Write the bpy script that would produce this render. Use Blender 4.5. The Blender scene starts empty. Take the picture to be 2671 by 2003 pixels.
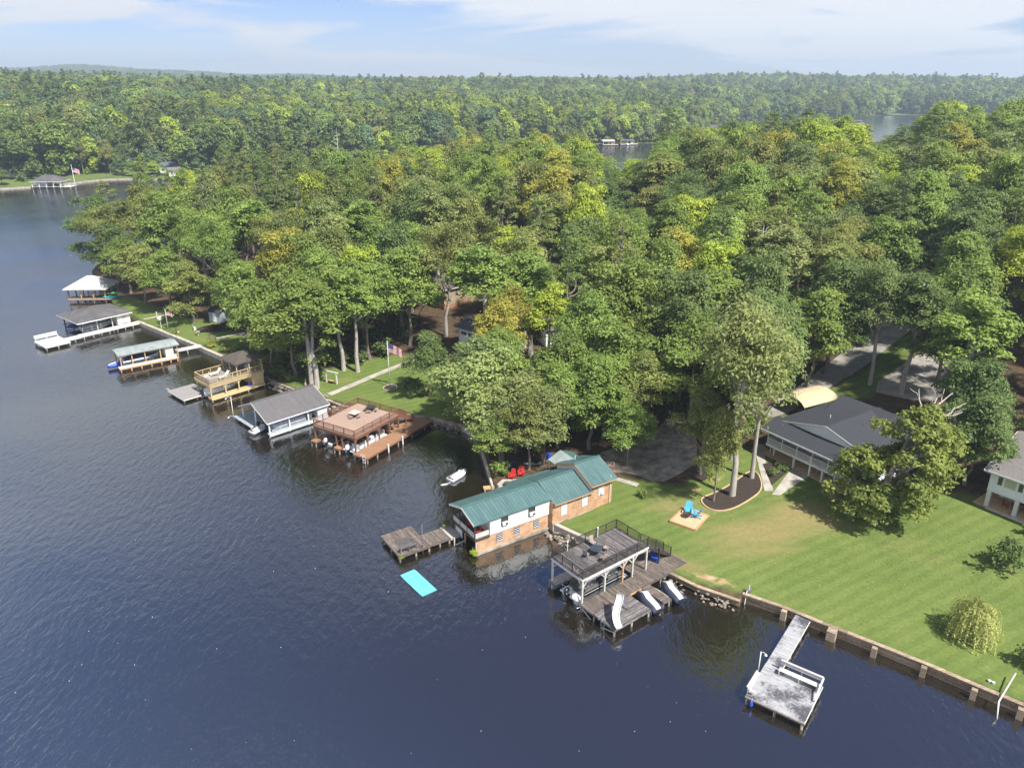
import bpy, math, random
import numpy as np
from mathutils import Vector, Matrix, noise as mnoise
from mathutils.geometry import delaunay_2d_cdt
from mathutils.bvhtree import BVHTree
R = math.radians
SC = bpy.context.scene
COL = SC.collection
RNG = random.Random(7)

# ------------------------------------------------------------------ camera, sky, sun, exposure
cam_d = bpy.data.cameras.new('camera')
cam = bpy.data.objects.new('camera', cam_d)
COL.objects.link(cam)
cam_d.angle = R(68)
cam_d.clip_start = .5
cam_d.clip_end = 20000
cam.location = (0, 0, 48)
cam.rotation_euler = (R(90 - 21.789), 0, 0)
SC.camera = cam

SUN_DIR = Vector((.66, -.68, 0)).normalized()
SUN_EL = 54
world = bpy.data.worlds.new('World')
SC.world = world
world.use_nodes = True
wn = world.node_tree
for n_ in list(wn.nodes):
    wn.nodes.remove(n_)


def wnode(t, **k):
    n = wn.nodes.new(t)
    for a, b in k.items():
        setattr(n, a, b)
    return n


wo = wnode('ShaderNodeOutputWorld')
wb = wnode('ShaderNodeBackground')
wb.inputs['Strength'].default_value = .062
sky = wnode('ShaderNodeTexSky')
sky.sky_type = 'NISHITA'
sky.sun_disc = False
sky.sun_elevation = R(SUN_EL)
sky.sun_rotation = math.atan2(SUN_DIR.x, SUN_DIR.y)
sky.altitude = 100
sky.air_density = 1.0
sky.dust_density = 0
sky.ozone_density = 3.0
tc = wnode('ShaderNodeTexCoord')
# cloud layer: view direction projected on a high flat sheet
sx = wnode('ShaderNodeSeparateXYZ')
az_ = wnode('ShaderNodeMath', operation='ABSOLUTE')
ad_ = wnode('ShaderNodeMath', operation='ADD')
ad_.inputs[1].default_value = .13
dx_ = wnode('ShaderNodeMath', operation='DIVIDE')
dy_ = wnode('ShaderNodeMath', operation='DIVIDE')
cx_ = wnode('ShaderNodeCombineXYZ')
mp = wnode('ShaderNodeMapping')
mp.inputs['Scale'].default_value = (.46, .62, 1.0)
mp.inputs['Location'].default_value = (6.36, 10.48, 4.24)
wl = wn.links.new
wl(tc.outputs['Generated'], sx.inputs[0])
wl(sx.outputs[2], az_.inputs[0])
wl(az_.outputs[0], ad_.inputs[0])
wl(sx.outputs[0], dx_.inputs[0])
wl(sx.outputs[1], dy_.inputs[0])
wl(ad_.outputs[0], dx_.inputs[1])
wl(ad_.outputs[0], dy_.inputs[1])
wl(dx_.outputs[0], cx_.inputs[0])
wl(dy_.outputs[0], cx_.inputs[1])
n1 = wnode('ShaderNodeTexNoise')
n1.inputs['Scale'].default_value = 1.0
n1.inputs['Detail'].default_value = 12
n1.inputs['Roughness'].default_value = .56
n1.inputs['Distortion'].default_value = .35
ramp = wnode('ShaderNodeValToRGB')
ramp.color_ramp.elements[0].position = .455
ramp.color_ramp.elements[1].position = .53
n2 = wnode('ShaderNodeTexNoise')
n2.inputs['Scale'].default_value = 2.2
n2.inputs['Detail'].default_value = 6
cloudcol = wnode('ShaderNodeMix', data_type='RGBA')
cloudcol.inputs[6].default_value = (5.4, 5.6, 6.1, 1)
cloudcol.inputs[7].default_value = (6.7, 6.95, 7.3, 1)
mixc = wnode('ShaderNodeMix', data_type='RGBA')
tintsky = wnode('ShaderNodeMix', data_type='RGBA', blend_type='MULTIPLY')
tintsky.inputs[0].default_value = 1
tintsky.inputs[7].default_value = (.60, .65, .92, 1)
L_ = wn.links.new
L_(cx_.outputs[0], mp.inputs['Vector'])
L_(mp.outputs[0], n1.inputs['Vector'])
L_(mp.outputs[0], n2.inputs['Vector'])
L_(n1.outputs[0], ramp.inputs[0])
L_(n2.outputs[0], cloudcol.inputs[0])
L_(sky.outputs[0], tintsky.inputs[6])
L_(tintsky.outputs[2], mixc.inputs[6])
L_(cloudcol.outputs[2], mixc.inputs[7])
L_(ramp.outputs[0], mixc.inputs[0])
L_(mixc.outputs[2], wb.inputs['Color'])
L_(wb.outputs[0], wo.inputs[0])

sun_d = bpy.data.lights.new('sun', 'SUN')
sun = bpy.data.objects.new('sun', sun_d)
COL.objects.link(sun)
sun_d.energy = 4.0
sun_d.angle = R(2.2)
sun_d.color = (1, .95, .86)
sdir = Vector((SUN_DIR.x * math.cos(R(SUN_EL)), SUN_DIR.y * math.cos(R(SUN_EL)), math.sin(R(SUN_EL))))
sun.rotation_euler = sdir.to_track_quat('Z', 'Y').to_euler()
sun.location = sdir * 90

SC.view_settings.view_transform = 'Standard'
SC.view_settings.look = 'None'
SC.view_settings.gamma = 1
SC.view_settings.use_curve_mapping = False
SC.view_settings.exposure = 1.25
SC.render.engine = 'CYCLES'
SC.cycles.max_bounces = 6
SC.cycles.diffuse_bounces = 3
SC.cycles.glossy_bounces = 3
SC.cycles.transmission_bounces = 3
SC.cycles.volume_bounces = 0
SC.cycles.transparent_max_bounces = 6
SC.cycles.use_adaptive_sampling = True
SC.cycles.use_denoising = True


# ------------------------------------------------------------------ materials
def pm(name, c1, c2=None, scale=4.0, rough=.7, bump=0.0, stretch=(1, 1, 1), metal=0.0, rnd=0.0, spec=.4,
       coord='Object', detail=5.0, lo=.35, hi=.65, bscale=None):
    m = bpy.data.materials.new(name)
    m.use_nodes = True
    nt = m.node_tree
    b = nt.nodes['Principled BSDF']
    b.inputs['Roughness'].default_value = rough
    b.inputs['Metallic'].default_value = metal
    b.inputs['Specular IOR Level'].default_value = spec
    if c2 is None:
        c2 = tuple(x * .82 for x in c1)
    N = lambda t: nt.nodes.new(t)
    tcd = N('ShaderNodeTexCoord')
    mpp = N('ShaderNodeMapping')
    mpp.inputs['Scale'].default_value = stretch
    nt.links.new(tcd.outputs[coord], mpp.inputs['Vector'])
    ns = N('ShaderNodeTexNoise')
    ns.inputs['Scale'].default_value = scale
    ns.inputs['Detail'].default_value = detail
    ns.inputs['Roughness'].default_value = .6
    src = mpp.outputs[0]
    oi = None
    if rnd > 0:
        oi = N('ShaderNodeObjectInfo')
        ml = N('ShaderNodeMath')
        ml.operation = 'MULTIPLY'
        ml.inputs[1].default_value = 91.0
        nt.links.new(oi.outputs['Random'], ml.inputs[0])
        ad = N('ShaderNodeVectorMath')
        ad.operation = 'ADD'
        nt.links.new(src, ad.inputs[0])
        nt.links.new(ml.outputs[0], ad.inputs[1])
        src = ad.outputs[0]
    nt.links.new(src, ns.inputs['Vector'])
    rp = N('ShaderNodeValToRGB')
    rp.color_ramp.elements[0].position = lo
    rp.color_ramp.elements[1].position = hi
    rp.color_ramp.elements[0].color = (*c2, 1)
    rp.color_ramp.elements[1].color = (*c1, 1)
    nt.links.new(ns.outputs[0], rp.inputs[0])
    out = rp.outputs[0]
    if rnd > 0:
        hs = N('ShaderNodeHueSaturation')
        mr = N('ShaderNodeMapRange')
        mr.inputs[3].default_value = 1 - rnd
        mr.inputs[4].default_value = 1 + rnd
        nt.links.new(oi.outputs['Random'], mr.inputs[0])
        nt.links.new(mr.outputs[0], hs.inputs['Value'])
        nt.links.new(out, hs.inputs['Color'])
        out = hs.outputs[0]
    nt.links.new(out, b.inputs['Base Color'])
    if bump > 0:
        bp = N('ShaderNodeBump')
        bp.inputs['Strength'].default_value = bump
        bp.inputs['Distance'].default_value = .02
        if bscale:
            nb = N('ShaderNodeTexNoise')
            nb.inputs['Scale'].default_value = bscale
            nb.inputs['Detail'].default_value = 4
            nt.links.new(src, nb.inputs['Vector'])
            nt.links.new(nb.outputs[0], bp.inputs['Height'])
        else:
            nt.links.new(ns.outputs[0], bp.inputs['Height'])
        nt.links.new(bp.outputs[0], b.inputs['Normal'])
    return m


M = {}


def stained_boards():
    """pale boards with dark mildew blotches that run across many boards"""
    m = pm('pale_stained_boards', (.40, .405, .42), (.30, .30, .315), 1.6, .8, .3, (1, 8, 8), rnd=.10)
    nt = m.node_tree
    b = nt.nodes['Principled BSDF']
    src = b.inputs['Base Color'].links[0].from_socket
    ge = nt.nodes.new('ShaderNodeNewGeometry')
    n1 = nt.nodes.new('ShaderNodeTexNoise')
    n1.inputs['Scale'].default_value = .42
    n1.inputs['Detail'].default_value = 3
    n2 = nt.nodes.new('ShaderNodeTexNoise')
    n2.inputs['Scale'].default_value = 4
    n2.inputs['Detail'].default_value = 6
    n2.inputs['Roughness'].default_value = .75
    k = nt.links.new
    k(ge.outputs['Position'], n1.inputs['Vector'])
    k(ge.outputs['Position'], n2.inputs['Vector'])
    a = nt.nodes.new('ShaderNodeMath')
    a.operation = 'MULTIPLY_ADD'
    k(n2.outputs[0], a.inputs[0])
    a.inputs[1].default_value = .55
    k(n1.outputs[0], a.inputs[2])
    r_ = nt.nodes.new('ShaderNodeMapRange')
    r_.inputs[1].default_value = .69
    r_.inputs[2].default_value = .86
    k(a.outputs[0], r_.inputs[0])
    x = nt.nodes.new('ShaderNodeMix')
    x.data_type = 'RGBA'
    x.inputs[7].default_value = (.075, .075, .09, 1)
    k(r_.outputs[0], x.inputs[0])
    k(src, x.inputs[6])
    k(x.outputs[2], b.inputs['Base Color'])
    return m


M['greywood'] = pm('weathered_grey_wood', (.20, .182, .182), (.045, .04, .041), 1.6, .85, .4, (1, 9, 9), rnd=.45)
M['greywood2'] = pm('brown_grey_wood', (.20, .165, .142), (.06, .048, .041), 1.6, .85, .4, (1, 9, 9), rnd=.35)
M['palewood'] = stained_boards()
M['whitewood'] = pm('white_deck_boards', (.58, .565, .55), (.44, .425, .41), 2, .75, .2, (1, 6, 6), rnd=.08)
M['redwood'] = pm('redwood_stain', (.215, .105, .064), (.155, .074, .045), 3, .7, .2, (1, 6, 6), rnd=.12)
M['redfloor'] = pm('faded_red_floor', (.36, .255, .205), (.30, .21, .168), 1.2, .75, .15, (1, 6, 6), rnd=.07)
M['redwalk'] = pm('red_walk_boards', (.30, .17, .10), (.24, .13, .075), 1.2, .75, .15, (1, 6, 6), rnd=.09)
M['tan'] = pm('tan_paint', (.52, .395, .215), (.455, .34, .18), 2, .7, .1, rnd=.05)
M['tanwire'] = pm('tan_mesh_panel', (.33, .24, .12), (.26, .19, .09), 20, .8)
M['greyplat'] = pm('grey_composite', (.27, .255, .25), (.21, .20, .195), 2, .8, .1, (1, 5, 5), rnd=.08)
M['bluegrey'] = pm('blue_grey_boards', (.33, .375, .41), (.25, .30, .33), 2, .7, .1, (1, 5, 5), rnd=.08)
M['newwood'] = pm('fresh_pine', (.48, .30, .16), (.38, .22, .11), 3, .75, .15, (1, 6, 6), rnd=.1)
M['piling'] = pm('wet_piling', (.27, .24, .20), (.09, .08, .07), 2, .9, .3, (6, 6, 1), rnd=.2)
M['darkwood'] = pm('dark_framing', (.10, .08, .065), (.055, .045, .04), 3, .9, .2)
M['white'] = pm('white_paint', (.64, .64, .63), (.55, .55, .54), 2, .5, .05)
M['offwhite'] = pm('aged_white_paint', (.54, .525, .485), (.40, .385, .355), 3, .65, .1)
M['cream'] = pm('cream_siding', (.70, .685, .64), (.62, .605, .56), 1.2, .6, .05, rnd=.04)
M['whitesid'] = pm('white_siding', (.74, .77, .80), (.67, .70, .74), 1.0, .6, .05)
M['bluewhite'] = pm('bluish_white_paint', (.66, .69, .73), (.58, .61, .66), 2, .6, .05)
M['teal'] = pm('green_metal_roof', (.085, .150, .149), (.060, .114, .116), .45, .42, .05, rnd=.02, spec=.5)
M['tealtrim'] = pm('green_metal_trim', (.07, .15, .14), (.058, .13, .12), 2, .4)
M['greymetal'] = pm('grey_metal_roof', (.122, .116, .120), (.106, .101, .105), .5, .5, .03, rnd=.04)
M['palemetal'] = pm('pale_metal_roof', (.30, .34, .34), (.22, .25, .25), .6, .55, .05, rnd=.07)
M['whiteroof'] = pm('white_metal_roof', (.52, .52, .51), (.42, .42, .41), .5, .5, .03, rnd=.04)
M['shdark'] = pm('dark_shingle', (.048, .052, .062), (.022, .024, .03), 9, .9, .5, (1, 1, 1), bscale=5)
M['shgrey'] = pm('grey_shingle', (.19, .175, .17), (.10, .092, .09), 8, .9, .5, bscale=6)
M['shbrown'] = pm('brown_grey_shingle', (.10, .082, .072), (.05, .042, .038), 6, .9, .5, bscale=6)
M['shblue'] = pm('blue_grey_shingle', (.12, .13, .165), (.07, .076, .10), 7, .9, .5, bscale=6)
M['hip'] = pm('worn_grey_shingle', (.115, .112, .114), (.07, .068, .07), .35, .9, .3, bscale=6)
M['stucco'] = pm('brown_stucco', (.36, .27, .18), (.22, .165, .115), .5, .85, .1)
M['black'] = pm('black_paint', (.018, .018, .02), (.01, .01, .012), 3, .4)
M['bronze'] = pm('dark_bronze_metal', (.05, .042, .04), (.03, .026, .025), 4, .55)
M['steel'] = pm('galvanised_steel', (.55, .56, .57), (.42, .43, .44), 5, .35, metal=.8)
M['alu'] = pm('pontoon_aluminium', (.62, .63, .65), (.45, .46, .48), 2, .3, metal=.85)
M['gel'] = pm('white_gelcoat', (.66, .66, .67), (.6, .6, .62), 3, .22, spec=.6)
M['gelblk'] = pm('black_gelcoat', (.022, .022, .025), (.014, .014, .016), 3, .22, spec=.6)
M['navy'] = pm('navy_cover', (.045, .05, .085), (.03, .034, .06), 3, .8, .2)
M['blue'] = pm('blue_plastic', (.02, .08, .50), (.015, .06, .40), 3, .4)
M['sky'] = pm('sky_blue_plastic', (.07, .42, .68), (.05, .34, .58), 3, .45, rnd=.05)
M['cyan'] = pm('cyan_foam', (.12, .45, .52), (.10, .40, .47), .9, .7, .15, bscale=14)
M['kgreen'] = pm('green_plastic', (.05, .42, .10), (.04, .34, .08), 3, .4)
M['kcyan'] = pm('turquoise_plastic', (.02, .40, .52), (.015, .32, .44), 3, .4)
M['red'] = pm('red_paint', (.55, .035, .03), (.42, .025, .022), 3, .5)
M['seatdark'] = pm('charcoal_vinyl', (.10, .095, .09), (.06, .058, .055), 4, .6)
M['seat'] = pm('grey_vinyl', (.55, .53, .50), (.42, .40, .38), 4, .6)
M['canvas'] = pm('grey_white_cover', (.60, .60, .63), (.44, .44, .48), 1.2, .8, .3)
M['tancanvas'] = pm('tan_canvas', (.55, .42, .27), (.47, .35, .22), 1.5, .8, .1)
M['creamcanvas'] = pm('cream_canvas', (.70, .62, .45), (.60, .52, .37), 3, .8, .1)
M['sling'] = pm('brown_sling', (.34, .28, .25), (.25, .2, .18), 4, .8)
M['concrete'] = pm('concrete', (.40, .37, .33), (.25, .23, .20), .7, .9, .2)
M['oldconcrete'] = pm('stained_concrete', (.36, .315, .26), (.15, .128, .105), .9, .95, .25)
M['asphalt'] = pm('grey_drive', (.30, .28, .255), (.19, .18, .165), .5, .95, .2)
M['mulch'] = pm('dark_mulch', (.05, .036, .028), (.02, .015, .012), 6, 1, .8, bscale=11)
M['clay'] = pm('red_clay', (.36, .17, .085), (.25, .115, .06), 1.2, 1, .4)
M['sand'] = pm('sandy_pad', (.52, .36, .22), (.42, .28, .17), 1.2, .95, .3)
M['rock'] = pm('shore_rock', (.30, .255, .205), (.12, .10, .085), 2.2, .95, .5, rnd=.35)
M['wallwood'] = pm('seawall_timber', (.30, .22, .15), (.12, .09, .065), 1.4, .9, .4, (1, 7, 7), rnd=.3)
M['wallcap'] = pm('seawall_cap', (.36, .28, .20), (.18, .14, .10), 1.4, .9, .3, (1, 7, 7), rnd=.25)
M['wallconc'] = pm('concrete_seawall', (.46, .42, .36), (.27, .24, .20), 1.2, .9, .3)
M['bark'] = pm('tree_bark', (.23, .195, .165), (.12, .10, .085), 2.5, .95, .5, (3, 3, .7))
M['palebark'] = pm('pale_bark', (.42, .385, .345), (.25, .225, .20), 2.0, .9, .4, (3, 3, .6))
M['barewood'] = pm('bare_limb', (.46, .43, .39), (.34, .31, .28), 2.0, .9, .3)
M['flagred'] = pm('flag_red', (.48, .03, .045), (.42, .025, .04), 4, .8)
M['flagblue'] = pm('flag_blue', (.03, .04, .15), (.025, .034, .12), 4, .8)
M['flagwhite'] = pm('flag_white', (.62, .62, .62), (.55, .55, .55), 4, .8)
M['greenish'] = pm('green_lid', (.20, .34, .24), (.16, .28, .2), 4, .6)
M['interior'] = pm('dim_interior', (.12, .10, .09), (.08, .07, .06), 2, .9)


def glass():
    m = pm('window_glass', (.05, .06, .065), (.035, .042, .046), 1.5, .08, spec=.8)
    return m


M['glass'] = glass()
M['blind'] = pm('window_blind', (.42, .43, .30), (.36, .37, .26), 3, .5, spec=.6)


def brick_mat():
    m = bpy.data.materials.new('tan_brick')
    m.use_nodes = True
    nt = m.node_tree
    b = nt.nodes['Principled BSDF']
    b.inputs['Roughness'].default_value = .9
    tcd = nt.nodes.new('ShaderNodeTexCoord')
    mpp = nt.nodes.new('ShaderNodeMapping')
    mpp.inputs['Rotation'].default_value = (R(90), 0, 0)
    br = nt.nodes.new('ShaderNodeTexBrick')
    br.inputs['Color1'].default_value = (.56, .30, .145, 1)
    br.inputs['Color2'].default_value = (.40, .20, .10, 1)
    br.inputs['Mortar'].default_value = (.52, .43, .33, 1)
    br.inputs['Scale'].default_value = 1
    br.inputs['Mortar Size'].default_value = .012
    br.inputs['Brick Width'].default_value = .28
    br.inputs['Row Height'].default_value = .10
    ns = nt.nodes.new('ShaderNodeTexNoise')
    ns.inputs['Scale'].default_value = 1.1
    ns.inputs['Detail'].default_value = 5
    mx = nt.nodes.new('ShaderNodeMix')
    mx.data_type = 'RGBA'
    mx.blend_type = 'MULTIPLY'
    rp = nt.nodes.new('ShaderNodeValToRGB')
    rp.color_ramp.elements[0].position = .3
    rp.color_ramp.elements[0].color = (.62, .55, .5, 1)
    rp.color_ramp.elements[1].position = .6
    rp.color_ramp.elements[1].color = (1, 1, 1, 1)
    mx.inputs[0].default_value = .8
    k = nt.links.new
    k(tcd.outputs['Object'], mpp.inputs[0])
    k(mpp.outputs[0], br.inputs['Vector'])
    k(tcd.outputs['Object'], ns.inputs['Vector'])
    k(ns.outputs[0], rp.inputs[0])
    k(br.outputs[0], mx.inputs[6])
    k(rp.outputs[0], mx.inputs[7])
    k(mx.outputs[2], b.inputs['Base Color'])
    bp = nt.nodes.new('ShaderNodeBump')
    bp.inputs['Strength'].default_value = .4
    bp.inputs['Distance'].default_value = .01
    k(br.outputs[1], bp.inputs['Height'])
    bp.invert = True
    k(bp.outputs[0], b.inputs['Normal'])
    return m


M['brick'] = brick_mat()


def leaf_mat(name, inst):
    m = bpy.data.materials.new(name)
    m.use_nodes = True
    nt = m.node_tree
    k = nt.links.new
    b = nt.nodes['Principled BSDF']
    o = nt.nodes['Material Output']
    b.inputs['Roughness'].default_value = .55
    b.inputs['Specular IOR Level'].default_value = .25
    if inst:
        ci = nt.nodes.new('ShaderNodeAttribute')
        ci.attribute_type = 'INSTANCER'
        ci.attribute_name = 'tint'
        cout = ci.outputs['Color']
    else:
        ci = nt.nodes.new('ShaderNodeObjectInfo')
        cout = ci.outputs['Color']
    at = nt.nodes.new('ShaderNodeAttribute')
    at.attribute_name = 'shade'
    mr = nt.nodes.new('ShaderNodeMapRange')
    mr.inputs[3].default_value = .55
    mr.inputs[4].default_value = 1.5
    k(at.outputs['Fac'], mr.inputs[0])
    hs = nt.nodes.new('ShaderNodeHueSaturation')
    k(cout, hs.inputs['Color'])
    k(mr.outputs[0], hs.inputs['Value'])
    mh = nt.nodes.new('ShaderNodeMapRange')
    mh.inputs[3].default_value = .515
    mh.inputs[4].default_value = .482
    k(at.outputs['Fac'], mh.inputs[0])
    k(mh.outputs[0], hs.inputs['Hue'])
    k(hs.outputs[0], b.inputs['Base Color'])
    tr = nt.nodes.new('ShaderNodeBsdfTranslucent')
    k(hs.outputs[0], tr.inputs['Color'])
    mx = nt.nodes.new('ShaderNodeMixShader')
    mx.inputs[0].default_value = .48
    k(b.outputs[0], mx.inputs[1])
    k(tr.outputs[0], mx.inputs[2])
    k(mx.outputs[0], o.inputs['Surface'])
    return m


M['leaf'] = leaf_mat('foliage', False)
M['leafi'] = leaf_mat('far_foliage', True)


def ground_mat(name, far=False):
    m = bpy.data.materials.new(name)
    m.use_nodes = True
    nt = m.node_tree
    k = nt.links.new
    b = nt.nodes['Principled BSDF']
    b.inputs['Roughness'].default_value = .95
    b.inputs['Specular IOR Level'].default_value = .15
    tcd = nt.nodes.new('ShaderNodeTexCoord')

    def noise(s, d=5, v=None, r=.6):
        n = nt.nodes.new('ShaderNodeTexNoise')
        n.inputs['Scale'].default_value = s
        n.inputs['Detail'].default_value = d
        n.inputs['Roughness'].default_value = r
        k(v or tcd.outputs['Object'], n.inputs['Vector'])
        return n.outputs[0]

    def ramp(v, p0, c0, p1, c1):
        r_ = nt.nodes.new('ShaderNodeValToRGB')
        r_.color_ramp.elements[0].position = p0
        r_.color_ramp.elements[1].position = p1
        r_.color_ramp.elements[0].color = (*c0, 1)
        r_.color_ramp.elements[1].color = (*c1, 1)
        k(v, r_.inputs[0])
        return r_.outputs[0]

    def mix(f, a, c):
        x = nt.nodes.new('ShaderNodeMix')
        x.data_type = 'RGBA'
        k(f, x.inputs[0])
        k(a, x.inputs[6])
        k(c, x.inputs[7])
        return x.outputs[2]
    grass = ramp(noise(.22, 4), .35, (.092, .150, .027), .65, (.140, .195, .043))
    fine = ramp(noise(3.0, 6, r=.75), .3, (.040, .062, .016), .7, (.165, .185, .07))
    grass = mix(ramp(noise(9, 3), .3, (.35,) * 3, .7, (.6,) * 3), grass, fine)
    mps = nt.nodes.new('ShaderNodeMapping')
    mps.inputs['Rotation'].default_value = (0, 0, R(-25))
    mps.inputs['Scale'].default_value = (.12, .75, 1)
    k(tcd.outputs['Object'], mps.inputs[0])
    dry = ramp(noise(2.0, 4), .3, (.17, .16, .055), .7, (.235, .19, .09))
    at = nt.nodes.new('ShaderNodeAttribute')
    at.attribute_name = 'cover'
    sep = nt.nodes.new('ShaderNodeSeparateColor')
    k(at.outputs['Color'], sep.inputs[0])

    def masked(ch, nz, lo, hi):
        a = nt.nodes.new('ShaderNodeMath')
        a.operation = 'ADD'
        k(sep.outputs[ch], a.inputs[0])
        s_ = nt.nodes.new('ShaderNodeMath')
        s_.operation = 'MULTIPLY_ADD'
        k(nz, s_.inputs[0])
        s_.inputs[1].default_value = .9
        s_.inputs[2].default_value = -.45
        k(s_.outputs[0], a.inputs[1])
        mrr = nt.nodes.new('ShaderNodeMapRange')
        mrr.inputs[1].default_value = lo
        mrr.inputs[2].default_value = hi
        k(a.outputs[0], mrr.inputs[0])
        return mrr.outputs[0]
    wv = nt.nodes.new('ShaderNodeTexWave')
    wv.inputs['Scale'].default_value = .22
    wv.inputs['Distortion'].default_value = 1.2
    wv.inputs['Detail'].default_value = 2
    mpw = nt.nodes.new('ShaderNodeMapping')
    mpw.inputs['Rotation'].default_value = (0, 0, R(62))
    k(tcd.outputs['Object'], mpw.inputs[0])
    k(mpw.outputs[0], wv.inputs[0])
    mwn = nt.nodes.new('ShaderNodeMix')
    mwn.data_type = 'RGBA'
    mwn.blend_type = 'MULTIPLY'
    mwn.inputs[0].default_value = 1
    k(grass, mwn.inputs[6])
    k(ramp(wv.outputs[1], .3, (.93, .935, .91), .7, (1.05, 1.05, 1.03)), mwn.inputs[7])
    grass = mwn.outputs[2]
    grass = mix(masked('Green', noise(1.0, 5, mps.outputs[0], .7), .30, .75), grass, dry)
    soil = ramp(noise(1.3, 6), .3, (.035, .028, .018), .7, (.115, .075, .045))
    base = mix(masked('Red', noise(.9, 5), .3, .7), soil, grass)
    clay = ramp(noise(1.1, 6), .3, (.30, .19, .105), .7, (.46, .33, .21))
    base = mix(masked('Blue', noise(1.3, 5, r=.7), .4, .75), base, clay)
    k(base, b.inputs['Base Color'])
    bp = nt.nodes.new('ShaderNodeBump')
    bp.inputs['Strength'].default_value = .8
    bp.inputs['Distance'].default_value = .06
    k(noise(7.0, 5, r=.8), bp.inputs['Height'])
    k(bp.outputs[0], b.inputs['Normal'])
    return m


M['ground'] = ground_mat('lawn_and_soil')


def water_mat():
    m = bpy.data.materials.new('lake_water')
    m.use_nodes = True
    nt = m.node_tree
    k = nt.links.new
    b = nt.nodes['Principled BSDF']
    b.inputs['Roughness'].default_value = .06
    b.inputs['Specular Tint'].default_value = (.86, .93, 1.0, 1)
    b.inputs['IOR'].default_value = 2.25
    b.inputs['Specular IOR Level'].default_value = .8
    tcd = nt.nodes.new('ShaderNodeTexCoord')
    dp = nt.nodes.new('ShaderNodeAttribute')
    dp.attribute_name = 'depth'  # holds distance from shore, which blends in the painted sky reflection
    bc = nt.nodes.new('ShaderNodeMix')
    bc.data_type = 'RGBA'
    bc.inputs[6].default_value = (.0130, .0102, .0062, 1)  # brown body near shore, without the painted sky blue where bank trees reflect
    bc.inputs[7].default_value = (.026, .038, .062, 1)  # blue of the reflected sky painted into the body colour of open water
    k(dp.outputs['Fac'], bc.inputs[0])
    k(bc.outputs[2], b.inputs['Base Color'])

    def noise(s, d, sc, rot, dist=0):
        mp_ = nt.nodes.new('ShaderNodeMapping')
        mp_.inputs['Scale'].default_value = sc
        mp_.inputs['Rotation'].default_value = (0, 0, R(rot))
        k(tcd.outputs['Object'], mp_.inputs[0])
        n = nt.nodes.new('ShaderNodeTexNoise')
        n.inputs['Scale'].default_value = s
        n.inputs['Detail'].default_value = d
        n.inputs['Distortion'].default_value = dist
        k(mp_.outputs[0], n.inputs['Vector'])
        return n.outputs[0]
    a = noise(1.5, 3, (1, .45, 1), 35, .4)
    c = noise(4.4, 2, (1, .55, 1), 20, .2)
    big = noise(.022, 3, (1, 1.6, 1), 40)
    mr = nt.nodes.new('ShaderNodeMapRange')
    mr.inputs[1].default_value = .38
    mr.inputs[2].default_value = .62
    mr.inputs[3].default_value = .24
    mr.inputs[4].default_value = .55
    k(big, mr.inputs[0])
    ma = nt.nodes.new('ShaderNodeMath')
    ma.operation = 'MULTIPLY_ADD'
    k(c, ma.inputs[0])
    ma.inputs[1].default_value = .35
    k(a, ma.inputs[2])
    bp = nt.nodes.new('ShaderNodeBump')
    bp.inputs['Distance'].default_value = .16
    k(mr.outputs[0], bp.inputs['Strength'])
    k(ma.outputs[0], bp.inputs['Height'])
    k(bp.outputs[0], b.inputs['Normal'])
    return m


M['water'] = water_mat()


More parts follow.
